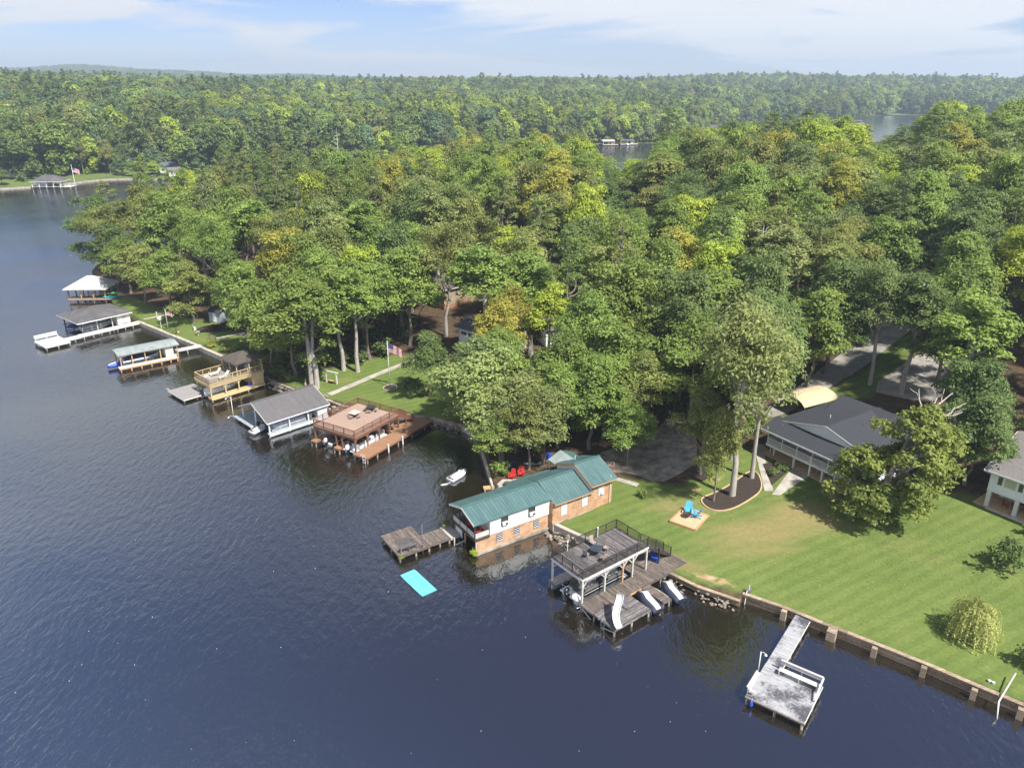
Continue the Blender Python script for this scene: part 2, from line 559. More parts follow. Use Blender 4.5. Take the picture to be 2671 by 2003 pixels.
# ------------------------------------------------------------------ mesh helpers
class MB:
    def __init__(s):
        s.v, s.f, s.m = [], [], []
        s.cur = 0

    def add(s, vs, fs):
        o = len(s.v)
        s.v += [tuple(x) for x in vs]
        s.f += [tuple(i + o for i in f) for f in fs]
        s.m += [s.cur] * len(fs)
        return s

    def box(s, c, d, rz=0, rx=0, ry=0):
        m = Matrix.Translation(c)
        if rz or rx or ry:
            from mathutils import Euler
            m = m @ Euler((rx, ry, rz)).to_matrix().to_4x4()
        h = [x / 2 for x in d]
        vs = [m @ Vector((a * h[0], b * h[1], e * h[2])) for a in (-1, 1) for b in (-1, 1) for e in (-1, 1)]
        return s.add(vs, [(0, 1, 3, 2), (4, 6, 7, 5), (0, 4, 5, 1), (2, 3, 7, 6), (0, 2, 6, 4), (1, 5, 7, 3)])

    def bb(s, a, b):
        return s.box([(a[i] + b[i]) / 2 for i in range(3)], [abs(b[i] - a[i]) for i in range(3)])

    def beam(s, p, q, w, h=None):
        p, q = Vector(p), Vector(q)
        h = h or w
        d = (q - p).normalized()
        up = Vector((0, 0, 1)) if abs(d.z) < .95 else Vector((1, 0, 0))
        x = d.cross(up).normalized() * w / 2
        y = x.cross(d).normalized() * h / 2
        vs = [e + a * x + b * y for e in (p, q) for a, b in ((-1, -1), (1, -1), (1, 1), (-1, 1))]
        return s.add(vs, [(0, 1, 2, 3), (7, 6, 5, 4), (0, 4, 5, 1), (1, 5, 6, 2), (2, 6, 7, 3), (3, 7, 4, 0)])

    def tube(s, pts, rad, n=8, caps=True):
        pts = [Vector(p) for p in pts]
        if not isinstance(rad, (list, tuple)):
            rad = [rad] * len(pts)
        vs, fs = [], []
        for i, p in enumerate(pts):
            d = (pts[min(i + 1, len(pts) - 1)] - pts[max(i - 1, 0)]).normalized()
            up = Vector((0, 0, 1)) if abs(d.z) < .9 else Vector((1, 0, 0))
            x = d.cross(up).normalized()
            y = x.cross(d)
            for j in range(n):
                a = 2 * math.pi * j / n
                vs.append(p + (x * math.cos(a) + y * math.sin(a)) * rad[i])
        for i in range(len(pts) - 1):
            for j in range(n):
                a, b = i * n + j, i * n + (j + 1) % n
                fs.append((a, b, b + n, a + n))
        if caps:
            fs.append(tuple(range(n - 1, -1, -1)))
            fs.append(tuple((len(pts) - 1) * n + j for j in range(n)))
        return s.add(vs, fs)

    def slab(s, poly, t, down=True):
        n = len(poly)
        P = [Vector(p) for p in poly]
        k = -t if down else t
        Q = [p + Vector((0, 0, k)) for p in P]
        return s.add(P + Q, [tuple(range(n)), tuple(range(2 * n - 1, n - 1, -1))] +
                     [(i, i + n, (i + 1) % n + n, (i + 1) % n) for i in range(n)])

    def loft(s, secs, close=True, caps=True):
        n = len(secs[0])
        vs = [p for c in secs for p in c]
        fs = []
        for i in range(len(secs) - 1):
            for j in range(n if close else n - 1):
                a, b = i * n + j, i * n + (j + 1) % n
                fs.append((a, b, b + n, a + n))
        if caps:
            fs.append(tuple(range(n - 1, -1, -1)))
            fs.append(tuple((len(secs) - 1) * n + j for j in range(n)))
        return s.add(vs, fs)

    def lathe(s, prof, n=16, c=(0, 0, 0)):
        secs = [[(c[0] + r * math.cos(2 * math.pi * j / n), c[1] + r * math.sin(2 * math.pi * j / n), c[2] + z)
                 for j in range(n)] for r, z in prof]
        return s.loft(secs)

    def mesh(s, name, mats, smooth=False):
        me = bpy.data.meshes.new(name)
        me.from_pydata(s.v, [], s.f)
        if not isinstance(mats, (list, tuple)):
            mats = [mats]
        for m in mats:
            me.materials.append(M[m] if isinstance(m, str) else m)
        if len(mats) > 1:
            me.polygons.foreach_set('material_index', s.m)
        if smooth:
            me.polygons.foreach_set('use_smooth', [True] * len(me.polygons))
        me.update()
        return me

    def build(s, name, mat, parent=None, smooth=False, loc=None, kind=None, label=None):
        o = bpy.data.objects.new(name, s.mesh(name, mat, smooth))
        COL.objects.link(o)
        if parent is not None:
            o.parent = parent
        if loc is not None:
            o.location = loc
        if kind:
            o['kind'] = kind
        if label:
            o['label'] = label
        return o


def thing(name, label, cat, loc=(0, 0, 0), rz=0.0, group=None):
    o = bpy.data.objects.new(name, None)
    o.empty_display_size = .3
    COL.objects.link(o)
    o.location = loc
    o.rotation_euler = (0, 0, rz)
    o['label'] = label
    o['category'] = cat
    if group:
        o['group'] = group
    return o


def tag(o, label, cat, group=None):
    o['label'] = label
    o['category'] = cat
    if group:
        o['group'] = group
    return o


def dup(root, loc, rz, label, group=None, scale=None, color=None):
    r = root.copy()
    COL.objects.link(r)
    r.location = loc
    r.rotation_euler = (0, 0, rz)
    if scale is not None:
        r.scale = scale
    r['label'] = label
    if group:
        r['group'] = group
    for ch in root.children:
        c = ch.copy()
        COL.objects.link(c)
        c.parent = r
        if color is not None:
            c.color = color
        for g_ in ch.children:
            d = g_.copy()
            COL.objects.link(d)
            d.parent = c
    return r


def box(parent, name, a, b, mat, **k):
    return MB().bb(a, b).build(name, mat, parent, **k)


def beam(parent, name, p, q, w, mat, h=None, **k):
    return MB().beam(p, q, w, h).build(name, mat, parent, **k)


def post(parent, x, y, z0, z1, w, mat, name='post', rnd=False):
    if rnd:
        return MB().tube([(x, y, z0), (x, y, z1)], w / 2, 8).build(name, mat, parent, True)
    return MB().bb((x - w / 2, y - w / 2, z0), (x + w / 2, y + w / 2, z1)).build(name, mat, parent)


def planks(parent, u0, u1, v0, v1, z, along, w, mat, gap=.02, t=.045, name='plank'):
    """boards covering a rectangle; along = axis the boards run"""
    if along == 'u':
        L, S0, S1 = u1 - u0, v0, v1
    else:
        L, S0, S1 = v1 - v0, u0, u1
    n = max(1, round((S1 - S0) / w))
    w = (S1 - S0) / n
    me = MB().box((0, 0, 0), (L, w - gap, t)).mesh(name, mat)
    for i in range(n):
        o = bpy.data.objects.new(name, me)
        COL.objects.link(o)
        o.parent = parent
        c = S0 + (i + .5) * w
        dz = RNG.uniform(-.006, .006)
        if along == 'u':
            o.location = ((u0 + u1) / 2 + RNG.uniform(-.012, .012), c, z - t / 2 + dz)
        else:
            o.location = (c, (v0 + v1) / 2 + RNG.uniform(-.012, .012), z - t / 2 + dz)
            o.rotation_euler = (0, 0, R(90))


def railing(parent, pts, h, mat, sp=.12, bw=.034, post_w=.09, every=1.8, rail=(.10, .04), bmat=None, low=.1, extra=0):
    """pts: 3d points at deck level, one run; sloping runs allowed"""
    for i in range(len(pts) - 1):
        p, q = Vector(pts[i]), Vector(pts[i + 1])
        L = (q - p).length
        up = Vector((0, 0, h))
        beam(parent, 'hand_rail', p + up, q + up, rail[0], mat, rail[1])
        beam(parent, 'bottom_rail', p + Vector((0, 0, low)), q + Vector((0, 0, low)), .05, mat, .05)
        n = max(1, round(L / every))
        for j in range(n + (1 if i == len(pts) - 2 else 0)):
            c = p.lerp(q, j / n)
            post(parent, c.x, c.y, c.z - .05, c.z + h - .02 + extra, post_w, mat, 'rail_post')
        b = MB()
        nb = int(L / sp)
        for j in range(1, nb):
            c = p.lerp(q, j / nb)
            b.box((c.x, c.y, c.z + (h + low) / 2), (bw, bw, h - low))
        if nb > 1:
            b.build('balusters', bmat or mat, parent, kind='stuff')


def pilings(parent, pts, z1, r=.11, mat='piling', z0=-1.5):
    for x, y in pts:
        MB().tube([(x, y, z0), (x, y, z1)], r, 8).build('piling', mat, parent, True)


def fascia(parent, u0, u1, v0, v1, z, h, mat, t=.05):
    """rim boards below a deck edge"""
    for a, b in (((u0, v0), (u1, v0)), ((u0, v1), (u1, v1)), ((u0, v0), (u0, v1)), ((u1, v0), (u1, v1))):
        beam(parent, 'rim_board', (a[0], a[1], z - h / 2), (b[0], b[1], z - h / 2), t, mat, h)


def window(parent, c, n, w, h, mat='white', pane='glass', bars=(1, 1), fr=.07, depth=.05):
    """c centre on the wall surface, n outward unit 2d normal"""
    n = Vector((n[0], n[1], 0)).normalized()
    t = Vector((-n.y, n.x, 0))
    c = Vector(c) + n * depth / 2
    b = MB()
    for sg in (-1, 1):
        b.beam(c + t * sg * (w / 2) - Vector((0, 0, h / 2 + fr / 2)), c + t * sg * (w / 2) + Vector((0, 0, h / 2 + fr / 2)), fr, depth)
        b.beam(c - t * (w / 2 - fr / 2) + Vector((0, 0, sg * h / 2)), c + t * (w / 2 - fr / 2) + Vector((0, 0, sg * h / 2)), depth, fr)
    for i in range(1, bars[0]):
        x = -w / 2 + w * i / bars[0]
        b.beam(c + t * x - Vector((0, 0, h / 2 - fr / 2)), c + t * x + Vector((0, 0, h / 2 - fr / 2)), fr * .7, depth * .8)
    for i in range(1, bars[1]):
        z = -h / 2 + h * i / bars[1]
        b.beam(c - t * (w / 2 - fr / 2) + Vector((0, 0, z)), c + t * (w / 2 - fr / 2) + Vector((0, 0, z)), depth * .8, fr * .7)
    f = b.build('window', mat, parent)
    p = MB()
    p.beam(c - n * depth * .35 - t * (w / 2 - .01), c - n * depth * .35 + t * (w / 2 - .01), .012, h - .01)
    p.build('pane', pane, f)
    return f


def local(o, th, u, v):
    c, s = math.cos(th), math.sin(th)
    return (o[0] + u * c - v * s, o[1] + u * s + v * c)


# ------------------------------------------------------------------ terrain
SHORE = [(90, 8), (60, 33), (41.6, 47.7), (38.7, 50.1), (35.8, 52.6), (32.7, 55), (29.1, 57.7), (26.1, 60.1), (22.9, 62.1),
         (22.3, 61.2), (18.7, 63.6), (15.6, 66.6), (10.5, 70.4), (7.2, 72.9), (4.9, 75.0), (5.2, 76.4), (3.0, 77.6), (0.5, 80.0),
         (-2.3, 83.6), (-2.6, 85.5), (-3.0, 88), (-3.9, 93.2), (-5.0, 98.5), (-7.2, 101.8), (-10, 103.3), (-12.1, 104.4), (-20, 106.6),
         (-26.5, 108.9), (-29.5, 111.5), (-36.2, 116.2), (-39.6, 119), (-45.5, 124.6), (-53.4, 132), (-61.6, 139.3), (-70, 146.3), (-78.5, 153.6),
         (-84, 160), (-90, 167), (-96, 175), (-104, 186), (-112, 199), (-116, 212), (-113, 226), (-104, 243), (-85, 262), (-60, 280),
         (-30, 306), (0, 326), (40, 332), (90, 335), (150, 345), (240, 350), (340, 330), (420, 250), (420, 60), (260, -60), (120, -20)]
FAR = [(-2600, 250), (-900, 300), (-420, 345), (-330, 352), (-270, 360), (-242, 367.4), (-231, 374), (-218.6, 388), (-214.6, 397.8), (-209, 404),
       (-196, 407), (-184, 405), (-165, 412), (-150, 425), (-100, 475), (-40, 545), (30, 605), (75, 633), (95, 641), (135, 640), (165, 690),
       (190, 800), (255, 940), (330, 1000), (415, 1012), (470, 1090), (530, 1165), (640, 1190), (900, 1130), (1500, 900), (2600, 600),
       (5800, 500), (5800, 5800), (-5800, 5800), (-5800, 250)]


def seg_dist(P, poly):
    A = np.array(poly, float)
    B = np.roll(A, -1, 0)
    best = np.full(len(P), 1e9)
    for a, b in zip(A, B):
        d = b - a
        t = np.clip(((P - a) @ d) / (d @ d), 0, 1)
        q = P - (a + t[:, None] * d)
        best = np.minimum(best, np.hypot(q[:, 0], q[:, 1]))
    return best


def inside(P, poly):
    A = np.array(poly, float)
    B = np.roll(A, -1, 0)
    r = np.zeros(len(P), bool)
    x, y = P[:, 0], P[:, 1]
    for (x1, y1), (x2, y2) in zip(A, B):
        if y1 == y2:
            continue
        c = ((y1 > y) != (y2 > y)) & (x < (x2 - x1) * (y - y1) / (y2 - y1) + x1)
        r ^= c
    return r


def sstep(a, b, x):
    t = np.clip((x - a) / (b - a), 0, 1)
    return t * t * (3 - 2 * t)


def near_z(P):
    d = seg_dist(P, SHORE)
    x, y = P[:, 0], P[:, 1]
    z = .85 + .055 * np.clip(d - 2, 0, 40) + .16 * np.clip(d - 42, 0, 60) * (.6 + .4 * sstep(-20, 120, x))
    z += 5 * np.exp(-((x - 165) / 85) ** 2 - ((y - 255) / 75) ** 2)
    z += .10 * np.sin(x * .31) * np.cos(y * .27) * np.clip(d / 12, 0, 1)
    return z


def far_z(P):
    d = seg_dist(P, FAR[:-4] + [(5800, 5800), (-5800, 5800)]) if False else seg_dist(P, FAR)
    x, y = P[:, 0], P[:, 1]
    rr = np.hypot(x, y)
    z = .55 + .045 * np.clip(d, 0, 60) + .036 * np.clip(d - 60, 0, 480)
    az = x / np.maximum(y, 1)
    z += 6.5 * np.sin(x * .0061 + 1.2) * np.cos(y * .0047 + .4) * np.clip((d - 60) / 200, 0, 1)
    z += 6.5 * np.sin(x * .0023 + y * .0031) * np.clip((d - 200) / 400, 0, 1)
    lf = sstep(-.05, -.62, az)
    z += sstep(2300, 4200, rr) * (7 + 50 * lf + 4 * np.sin(az * 21) + 3 * np.sin(az * 47 + 1))
    return z


LAWN = [[(62, 30), (41.6, 47.7), (22.9, 62.1), (18.7, 63.6), (4.9, 75), (12, 85), (21, 82.2), (24.5, 87), (29, 92), (33, 90), (35, 92), (41, 80), (54, 79), (72, 66), (85, 40)],
        [(-40, 118), (-36.2, 116.2), (-29.5, 111.5), (-10, 103.3), (-6, 103), (-6.5, 111), (-12, 115), (-11, 128), (-22, 130), (-36, 122)],
        [(-100, 178), (-90, 167), (-78.5, 153.6), (-53.4, 132), (-46, 125), (-44, 130), (-50, 138), (-58, 149), (-74, 158), (-88, 172)],
        [(36, 97), (40, 96), (56, 106), (72, 124), (66, 124), (56, 112), (44, 104)]]
CLEAR = [  # (x, y, r) kept free of forest trees
    (39, 86, 11), (44, 92, 10), (46, 100, 6), (60, 112, 9), (60, 80, 9), (64, 76, 10), (-8, 133, 8), (-10, 156, 9), (8, 134, 7), (18, 90, 8),
    (52, 106, 8), (66, 122, 6), (-9, 122, 5), (-10, 146, 7), (-11, 138, 6), (-12, 128, 5), (8, 80, 9), (12, 86, 6), (22, 93, 6), (-62, 150, 5)]


def cover(P, kind):
    c = np.zeros((len(P), 4))
    c[:, 3] = 1
    if kind == 'near':
        for L in LAWN:
            ins = inside(P, L)
            d = seg_dist(P, L)
            c[:, 0] = np.maximum(c[:, 0], np.where(ins, np.clip(.5 + d / 3, 0, 1), np.clip(.5 - d / 3, 0, 1)))
        x, y = P[:, 0], P[:, 1]
        # drier turf in the middle of the lawn, towards the fire pit and along the bank
        def blob(cx, cy, rx, ry, a=0):
            ca, sa = math.cos(R(a)), math.sin(R(a))
            u = (x - cx) * ca + (y - cy) * sa
            v = -(x - cx) * sa + (y - cy) * ca
            return np.exp(-(u / rx) ** 2 - (v / ry) ** 2)
        dry = .78 * blob(27, 71.5, 8, 4.5, 20) + .6 * blob(19, 78, 5, 4) + .55 * blob(34, 76, 5, 3, -30) + .4 * blob(43, 68, 6, 3, -20) + .5 * blob(17.5, 67, 4, 1.6, -35) + .5 * blob(-28, 119, 4, 2) + .45 * blob(-62, 142, 8, 2.5, -40)
        c[:, 1] = np.clip(dry, 0, 1)
        clay = .9 * blob(20.6, 64.3, 3.0, .8, -34) + .75 * blob(38, 79.2, 2.2, 1.0, -57) + .8 * blob(22.3, 81.5, 1.4, .8, 20) + .7 * blob(25.5, 83.5, 2.2, .6, 30) \
            + .85 * blob(33.6, 90.5, 1.2, 3.2, 10) + .9 * blob(-8.5, 149, 4, 2) + .9 * blob(63, 84, 5, 3, 20) + .8 * blob(-1.5, 176, 4, 7) + .7 * blob(40.2, 77.2, 1.0, .9) + .7 * blob(38.3, 74.6, .55, .9) + .75 * blob(60, 78, 4, 2)
        c[:, 2] = np.clip(clay, 0, 1)
    else:
        d = seg_dist(P, FAR)
        x, y = P[:, 0], P[:, 1]
        c[:, 0] = np.where((x < -150) & (x > -420) & (d < 34), 1, np.where((x > 40) & (x < 140) & (d < 8), .7, .62))
        c[:, 1] = .15
    return c


def cdt_ground(name, poly, pts, zf, kind):
    P = np.array(pts, float)
    ok = inside(P, poly) & (seg_dist(P, poly) > .45)
    P = P[ok]
    n = len(poly)
    vs = [Vector(p) for p in poly] + [Vector(p) for p in P]
    out = delaunay_2d_cdt(vs, [], [list(range(n))], 1, 1e-4)
    V = np.array([(v.x, v.y) for v in out[0]])
    z = zf(V)
    me = bpy.data.meshes.new(name)
    verts = [(a, b, h) for (a, b), h in zip(V, z)]
    faces = [tuple(f) for f in out[2]]
    # bank face below the shoreline
    o = len(verts)
    idx = {}
    tol = np.round(V, 3)
    for i, p in enumerate(poly):
        j = int(np.argmin(np.hypot(V[:, 0] - p[0], V[:, 1] - p[1])))
        idx[i] = j
    for i in range(n):
        verts.append((poly[i][0], poly[i][1], -2.5))
    for i in range(n):
        k_ = (i + 1) % n
        faces.append((idx[i], idx[k_], o + k_, o + i))
    me.from_pydata(verts, [], faces)
    at = me.color_attributes.new('cover', 'FLOAT_COLOR', 'POINT')
    full = np.vstack([V, np.array(poly, float)])
    at.data.foreach_set('color', cover(full, kind).ravel())
    me.materials.append(M['ground'])
    me.polygons.foreach_set('use_smooth', [True] * len(me.polygons))
    me.update()
    ob = bpy.data.objects.new(name, me)
    COL.objects.link(ob)
    ob['kind'] = 'structure'
    return ob, BVHTree.FromPolygons([Vector(v) for v in verts], faces)


_r = np.random.default_rng(3)
pts = []
for x in np.arange(-4, 66, .9):
    for y in np.arange(44, 96, .9):
        pts.append((x + _r.uniform(-.2, .2), y + _r.uniform(-.2, .2)))
for x in np.arange(-50, -4, 1.6):
    for y in np.arange(100, 140, 1.6):
        pts.append((x + _r.uniform(-.3, .3), y + _r.uniform(-.3, .3)))
for x in np.arange(-120, 130, 3.2):
    for y in np.arange(60, 320, 3.2):
        if not (-4 < x < 66 and 44 < y < 96) and not (-50 < x < -4 and 100 < y < 140):
            pts.append((x + _r.uniform(-.6, .6), y + _r.uniform(-.6, .6)))
for x in np.arange(-40, 420, 14):
    for y in np.arange(-60, 350, 14):
        if x > 130 or y < 44:
            pts.append((x + _r.uniform(-2, 2), y + _r.uniform(-2, 2)))
ground, BV_N = cdt_ground('ground', SHORE, pts, near_z, 'near')
pts = []
rr_ = 330.0
while rr_ < 5700:
    st = max(rr_ * .018, 8)
    for a in np.arange(-52, 52, 1.1 if rr_ > 600 else .9):
        aa = R(a + _r.uniform(-.3, .3))
        pts.append((rr_ * math.sin(aa) + _r.uniform(-2, 2), rr_ * math.cos(aa) + _r.uniform(-2, 2)))
    rr_ += st
far_ground, BV_F = cdt_ground('far_ground', FAR, pts, far_z, 'far')
wx = np.concatenate([[-5900, -3000, -1500, -800, -450], np.arange(-300, 140, 5.0), [180, 300, 500, 900, 1600, 3000, 5900]])
wy = np.concatenate([[-400, -200, -100], np.arange(-40, 430, 5.0), [480, 600, 800, 1000, 1300, 2000, 3500, 5900]])
gx, gy = np.meshgrid(wx, wy, indexing='ij')
WP = np.column_stack([gx.ravel(), gy.ravel()])
w_ = MB()
nyy = len(wy)
w_.add([(x, y, 0) for x, y in WP], [(i * nyy + j, (i + 1) * nyy + j, (i + 1) * nyy + j + 1, i * nyy + j + 1) for i in range(len(wx) - 1) for j in range(nyy - 1)])
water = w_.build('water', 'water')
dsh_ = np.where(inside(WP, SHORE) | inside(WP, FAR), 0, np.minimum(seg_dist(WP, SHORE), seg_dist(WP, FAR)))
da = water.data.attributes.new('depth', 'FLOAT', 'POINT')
da.data.foreach_set('value', sstep(16, 66, dsh_).astype(np.float32))  # rises with distance from shore; mask for the sky reflection painted into the water
water['kind'] = 'structure'


def gz(x, y):
    for bv in (BV_N, BV_F):
        h = bv.ray_cast(Vector((x, y, 500)), Vector((0, 0, -1)))
        if h[0] is not None and h[0].z > .2:
            return h[0].z
    return 0.0


def sheet(name, poly, mat, off=.05, step=.6, thick=0.0):
    """a ground covering that follows the terrain"""
    xs = [p[0] for p in poly]
    ys = [p[1] for p in poly]
    pts_ = []
    x = min(xs)
    while x < max(xs):
        y = min(ys)
        while y < max(ys):
            pts_.append((x, y))
            y += step
        x += step
    dense = []
    for i, p in enumerate(poly):
        q = poly[(i + 1) % len(poly)]
        k_ = max(1, int(math.dist(p, q) / step))
        for j in range(k_):
            dense.append((p[0] + (q[0] - p[0]) * j / k_, p[1] + (q[1] - p[1]) * j / k_))
    P = np.array(pts_)
    P = P[inside(P, dense) & (seg_dist(P, dense) > step * .3)]
    out = delaunay_2d_cdt([Vector(p) for p in dense] + [Vector(p) for p in P], [], [list(range(len(dense)))], 1, 1e-4)
    vs = [(v.x, v.y, gz(v.x, v.y) + off) for v in out[0]]
    me = bpy.data.meshes.new(name)
    fs = [tuple(f) for f in out[2]]
    if thick:
        o = len(vs)
        nd = len(dense)
        ids = [min(range(o), key=lambda i: (vs[i][0] - p[0]) ** 2 + (vs[i][1] - p[1]) ** 2) for p in dense]
        vs += [(p[0], p[1], vs[i][2] - thick) for p, i in zip(dense, ids)]
        fs += [(ids[i], ids[(i + 1) % nd], o + (i + 1) % nd, o + i) for i in range(nd)]
    me.from_pydata(vs, [], fs)
    me.materials.append(M[mat])
    me.update()
    ob = bpy.data.objects.new(name, me)
    COL.objects.link(ob)
    ob['kind'] = 'structure'
    return ob


def smooth_poly(poly, it=2):
    for _ in range(it):
        q = []
        for i, p in enumerate(poly):
            n_ = poly[(i + 1) % len(poly)]
            q += [(p[0] * .75 + n_[0] * .25, p[1] * .75 + n_[1] * .25), (p[0] * .25 + n_[0] * .75, p[1] * .25 + n_[1] * .75)]
        poly = q
    return poly


def strip(path, w):
    l, r_ = [], []
    for i, p in enumerate(path):
        a = Vector(path[max(i - 1, 0)])
        b = Vector(path[min(i + 1, len(path) - 1)])
        d = (b - a).normalized()
        n_ = Vector((-d.y, d.x)) * w / 2
        l.append((p[0] + n_.x, p[1] + n_.y))
        r_.append((p[0] - n_.x, p[1] - n_.y))
    return l + r_[::-1]


# paved and bedded ground
sheet('concrete_path', strip([(-29.6, 113.3), (-24, 120), (-18.2, 126.2), (-14, 130.5)], 1.15), 'concrete', .05, .6, .12)
sheet('driveway', smooth_poly([(12.5, 86), (15, 85.8), (18.2, 82.8), (21.2, 85.0), (24.0, 87.7), (25, 92), (26, 99), (23.5, 102), (20, 97), (17, 93), (14, 92.6), (11.5, 91.2), (11.3, 88.5)], 1), 'oldconcrete', .05, .8, .1)
sheet('driveway', smooth_poly([(36, 101), (38, 99.2), (47, 106.4), (56, 113.3), (62, 118.8), (70, 126), (78, 134), (76, 139), (67, 131.5), (60, 124), (52, 116.5), (44, 108.6)], 1), 'asphalt', .05, 1.2)
sheet('parking_apron', smooth_poly([(53.5, 106), (57.5, 102.6), (62, 101), (68, 108), (76, 118.5), (72, 119.5), (64, 114.8)], 1), 'asphalt', .05, 1.2)
sheet('side_walk', strip([(15.6, 82.6), (13.0, 84.4), (12.2, 86.5)], .8), 'concrete', .05, .5, .08)
sheet('garden_walk', strip([(31.1, 80.5), (31.7, 84), (32.4, 88), (33.2, 92)], 1.05), 'concrete', .05, .5, .1)
sheet('entry_walk', [(31.2, 79.7), (32.1, 79.5), (36.8, 83.4), (38.2, 85.6), (35.4, 85.4)], 'concrete', .05, .5, .1)
sheet('porch_slab', [(33.0, 89.8), (39.9, 78.9), (43.5, 81.2), (36.6, 92.1)], 'sand', .06, .8, .1)
sheet('mulch_bed', smooth_poly([(22.5, 79.3), (22.9, 77.3), (24.1, 76.6), (25.8, 77.1), (28.1, 78.8), (30.4, 80.9), (31.0, 84.6), (30.1, 85.2), (27.2, 82.3), (24.8, 80.5)], 2), 'mulch', .06, .4)
sheet('tree_ring_bed', smooth_poly([(22.1, 85.0), (22.7, 83.2), (24.3, 83.3), (24.9, 85.5), (23.2, 86.7)], 2), 'mulch', .06, .4)
sheet('shrub_bed', [(32.2, 86.8), (31.75, 81.6), (35.0, 84.9), (34.2, 87.6)], 'mulch', .06, .4)
sheet('flagpole_bed', smooth_poly([(-20 + 1.05 * math.cos(a * math.pi / 4), 115.4 + 1.05 * math.sin(a * math.pi / 4)) for a in range(8)], 1), 'mulch', .05, .4)
sheet('patio', [(-2.2, 83.4), (2.2, 79.2), (6.8, 82.2), (4.5, 86.2), (0.6, 85.2), (-1.2, 85.2)], 'concrete', .05, .6, .1)
sheet('house_patio', [(53.6, 77.0), (57.4, 71.6), (63, 75.4), (59.6, 81)], 'sand', .05, .8, .1)
sheet('front_path', strip([(-78.3, 154.9), (-74.5, 157.5), (-70, 160)], .9), 'concrete', .05, .6)
sheet('garden_path', strip([(-58, 141.6), (-53, 144.5), (-47, 148.5)], .8), 'concrete', .05, .6)
sheet('planting_bed', smooth_poly([(-65, 146.5), (-60, 144.8), (-56, 146), (-58, 149.5), (-63, 150)], 2), 'mulch', .05, .6)
sheet('road', strip([(-20, 200), (-8, 192), (0, 181), (6, 172)], 4), 'asphalt', .05, 1.5)


def edging(name, poly, label, mat, w=.14, h=.12):
    t = thing(name, label, 'edging')
    b = None
    n_ = len(poly)
    for i in range(n_):
        p, q = poly[i], poly[(i + 1) % n_]
        MB().beam((p[0], p[1], gz(*p) + .06), (q[0], q[1], gz(*q) + .06), w, h).build('edging_stone', mat, t)
    return t


edging('bed_edging', smooth_poly([(22.4, 79.35), (22.8, 77.2), (24.1, 76.45), (25.9, 76.95), (28.2, 78.65), (30.5, 80.8), (31.1, 84.7), (30.1, 85.35), (27.1, 82.45), (24.7, 80.65)], 2),
       'low sandy edging round the dark mulch bed with pale trunks', 'sand')
edging('bed_edging', [(-20 + 1.12 * math.cos(a * math.pi / 8), 115.4 + 1.12 * math.sin(a * math.pi / 8)) for a in range(16)],
       'ring of pale edging stones round the foot of the tall flagpole', 'concrete')


# seawalls --------------------------------------------------------------
def timber_wall(label, path, ztop, mat='wallwood', cap='wallcap', blocks=(), rows=3):
    t = thing('seawall', label, 'seawall', (path[0][0], path[0][1], 0))
    ox, oy = path[0]
    for i in range(len(path) - 1):
        p, q = Vector((path[i][0] - ox, path[i][1] - oy)), Vector((path[i + 1][0] - ox, path[i + 1][1] - oy))
        L = (q - p).length
        d = (q - p) / L
        nrm = Vector((-d.y, d.x))
        k_ = max(1, round(L / 2.4))
        for j in range(k_):
            a, b = p.lerp(q, j / k_), p.lerp(q, (j + 1) / k_) - d * .015
            for r_ in range(rows):
                z = ztop - .09 - (r_ + .5) * .30
                dy = RNG.uniform(-.02, .02)
                MB().beam((a.x + nrm.x * dy, a.y + nrm.y * dy, z), (b.x + nrm.x * dy, b.y + nrm.y * dy, z), .16, .28).build('wall_board', mat, t)
            MB().beam((a.x, a.y, ztop - .03 + RNG.uniform(-.01, .01)), (b.x, b.y, ztop - .03 + RNG.uniform(-.01, .01)), .42, .09).build('cap_board', cap, t)
    for (x, y, s) in blocks:
        MB().box((x - ox, y - oy, ztop / 2 - .45), (s, s * .9, ztop + .9), R(-37)).build('buttress', 'wallcap', t)
    return t


def conc_wall(label, path, ztop, mat='wallconc', w=.5):
    t = thing('seawall', label, 'seawall', (path[0][0], path[0][1], 0))
    ox, oy = path[0]
    for i in range(len(path) - 1):
        p, q = Vector((path[i][0] - ox, path[i][1] - oy)), Vector((path[i + 1][0] - ox, path[i + 1][1] - oy))
        L = (q - p).length
        k_ = max(1, round(L / 4))
        for j in range(k_):
            a, b = p.lerp(q, j / k_), p.lerp(q, (j + 1) / k_)
            b = b - (b - a).normalized() * .02
            MB().beam((a.x, a.y, ztop / 2 - .9), (b.x, b.y, ztop / 2 - .9), w * .8, ztop + 1.6).build('wall_panel', mat, t)
            MB().beam((a.x, a.y, ztop - .06 + RNG.uniform(-.015, .015)), (b.x, b.y, ztop - .06 + RNG.uniform(-.015, .015)), w, .16).build('wall_cap', mat, t)
    return t


timber_wall('long timber seawall with square buttresses below the right lawn',
            [(61, 32), (52, 39.2), (41.5, 47.6), (38.6, 50.0), (35.7, 52.5), (32.6, 54.9), (29.0, 57.6), (26.0, 60.0), (22.8, 62.0)], 1.0,
            blocks=[(26.0, 59.3, .5), (29.5, 56.5, .8), (32.4, 54.2, .45), (35.6, 51.8, .45), (38.5, 49.2, .45), (41.1, 47.1, .5)])
timber_wall('short timber seawall by the bare clay bank beside the grey dock', [(22.3, 61.05), (18.6, 63.4), (15.5, 66.4)], .82, rows=2)
conc_wall('pale capped seawall between green roofed boathouse and grey dock', [(10.4, 70.2), (7.1, 72.75), (4.9, 74.8)], .95)
conc_wall('low curved seawall along the shady cove left of the boathouse', [(-2.35, 83.4), (-2.7, 85.5), (-3.1, 88), (-4.0, 93.2), (-5.1, 98.4), (-7.3, 101.7)], .8, w=.35)
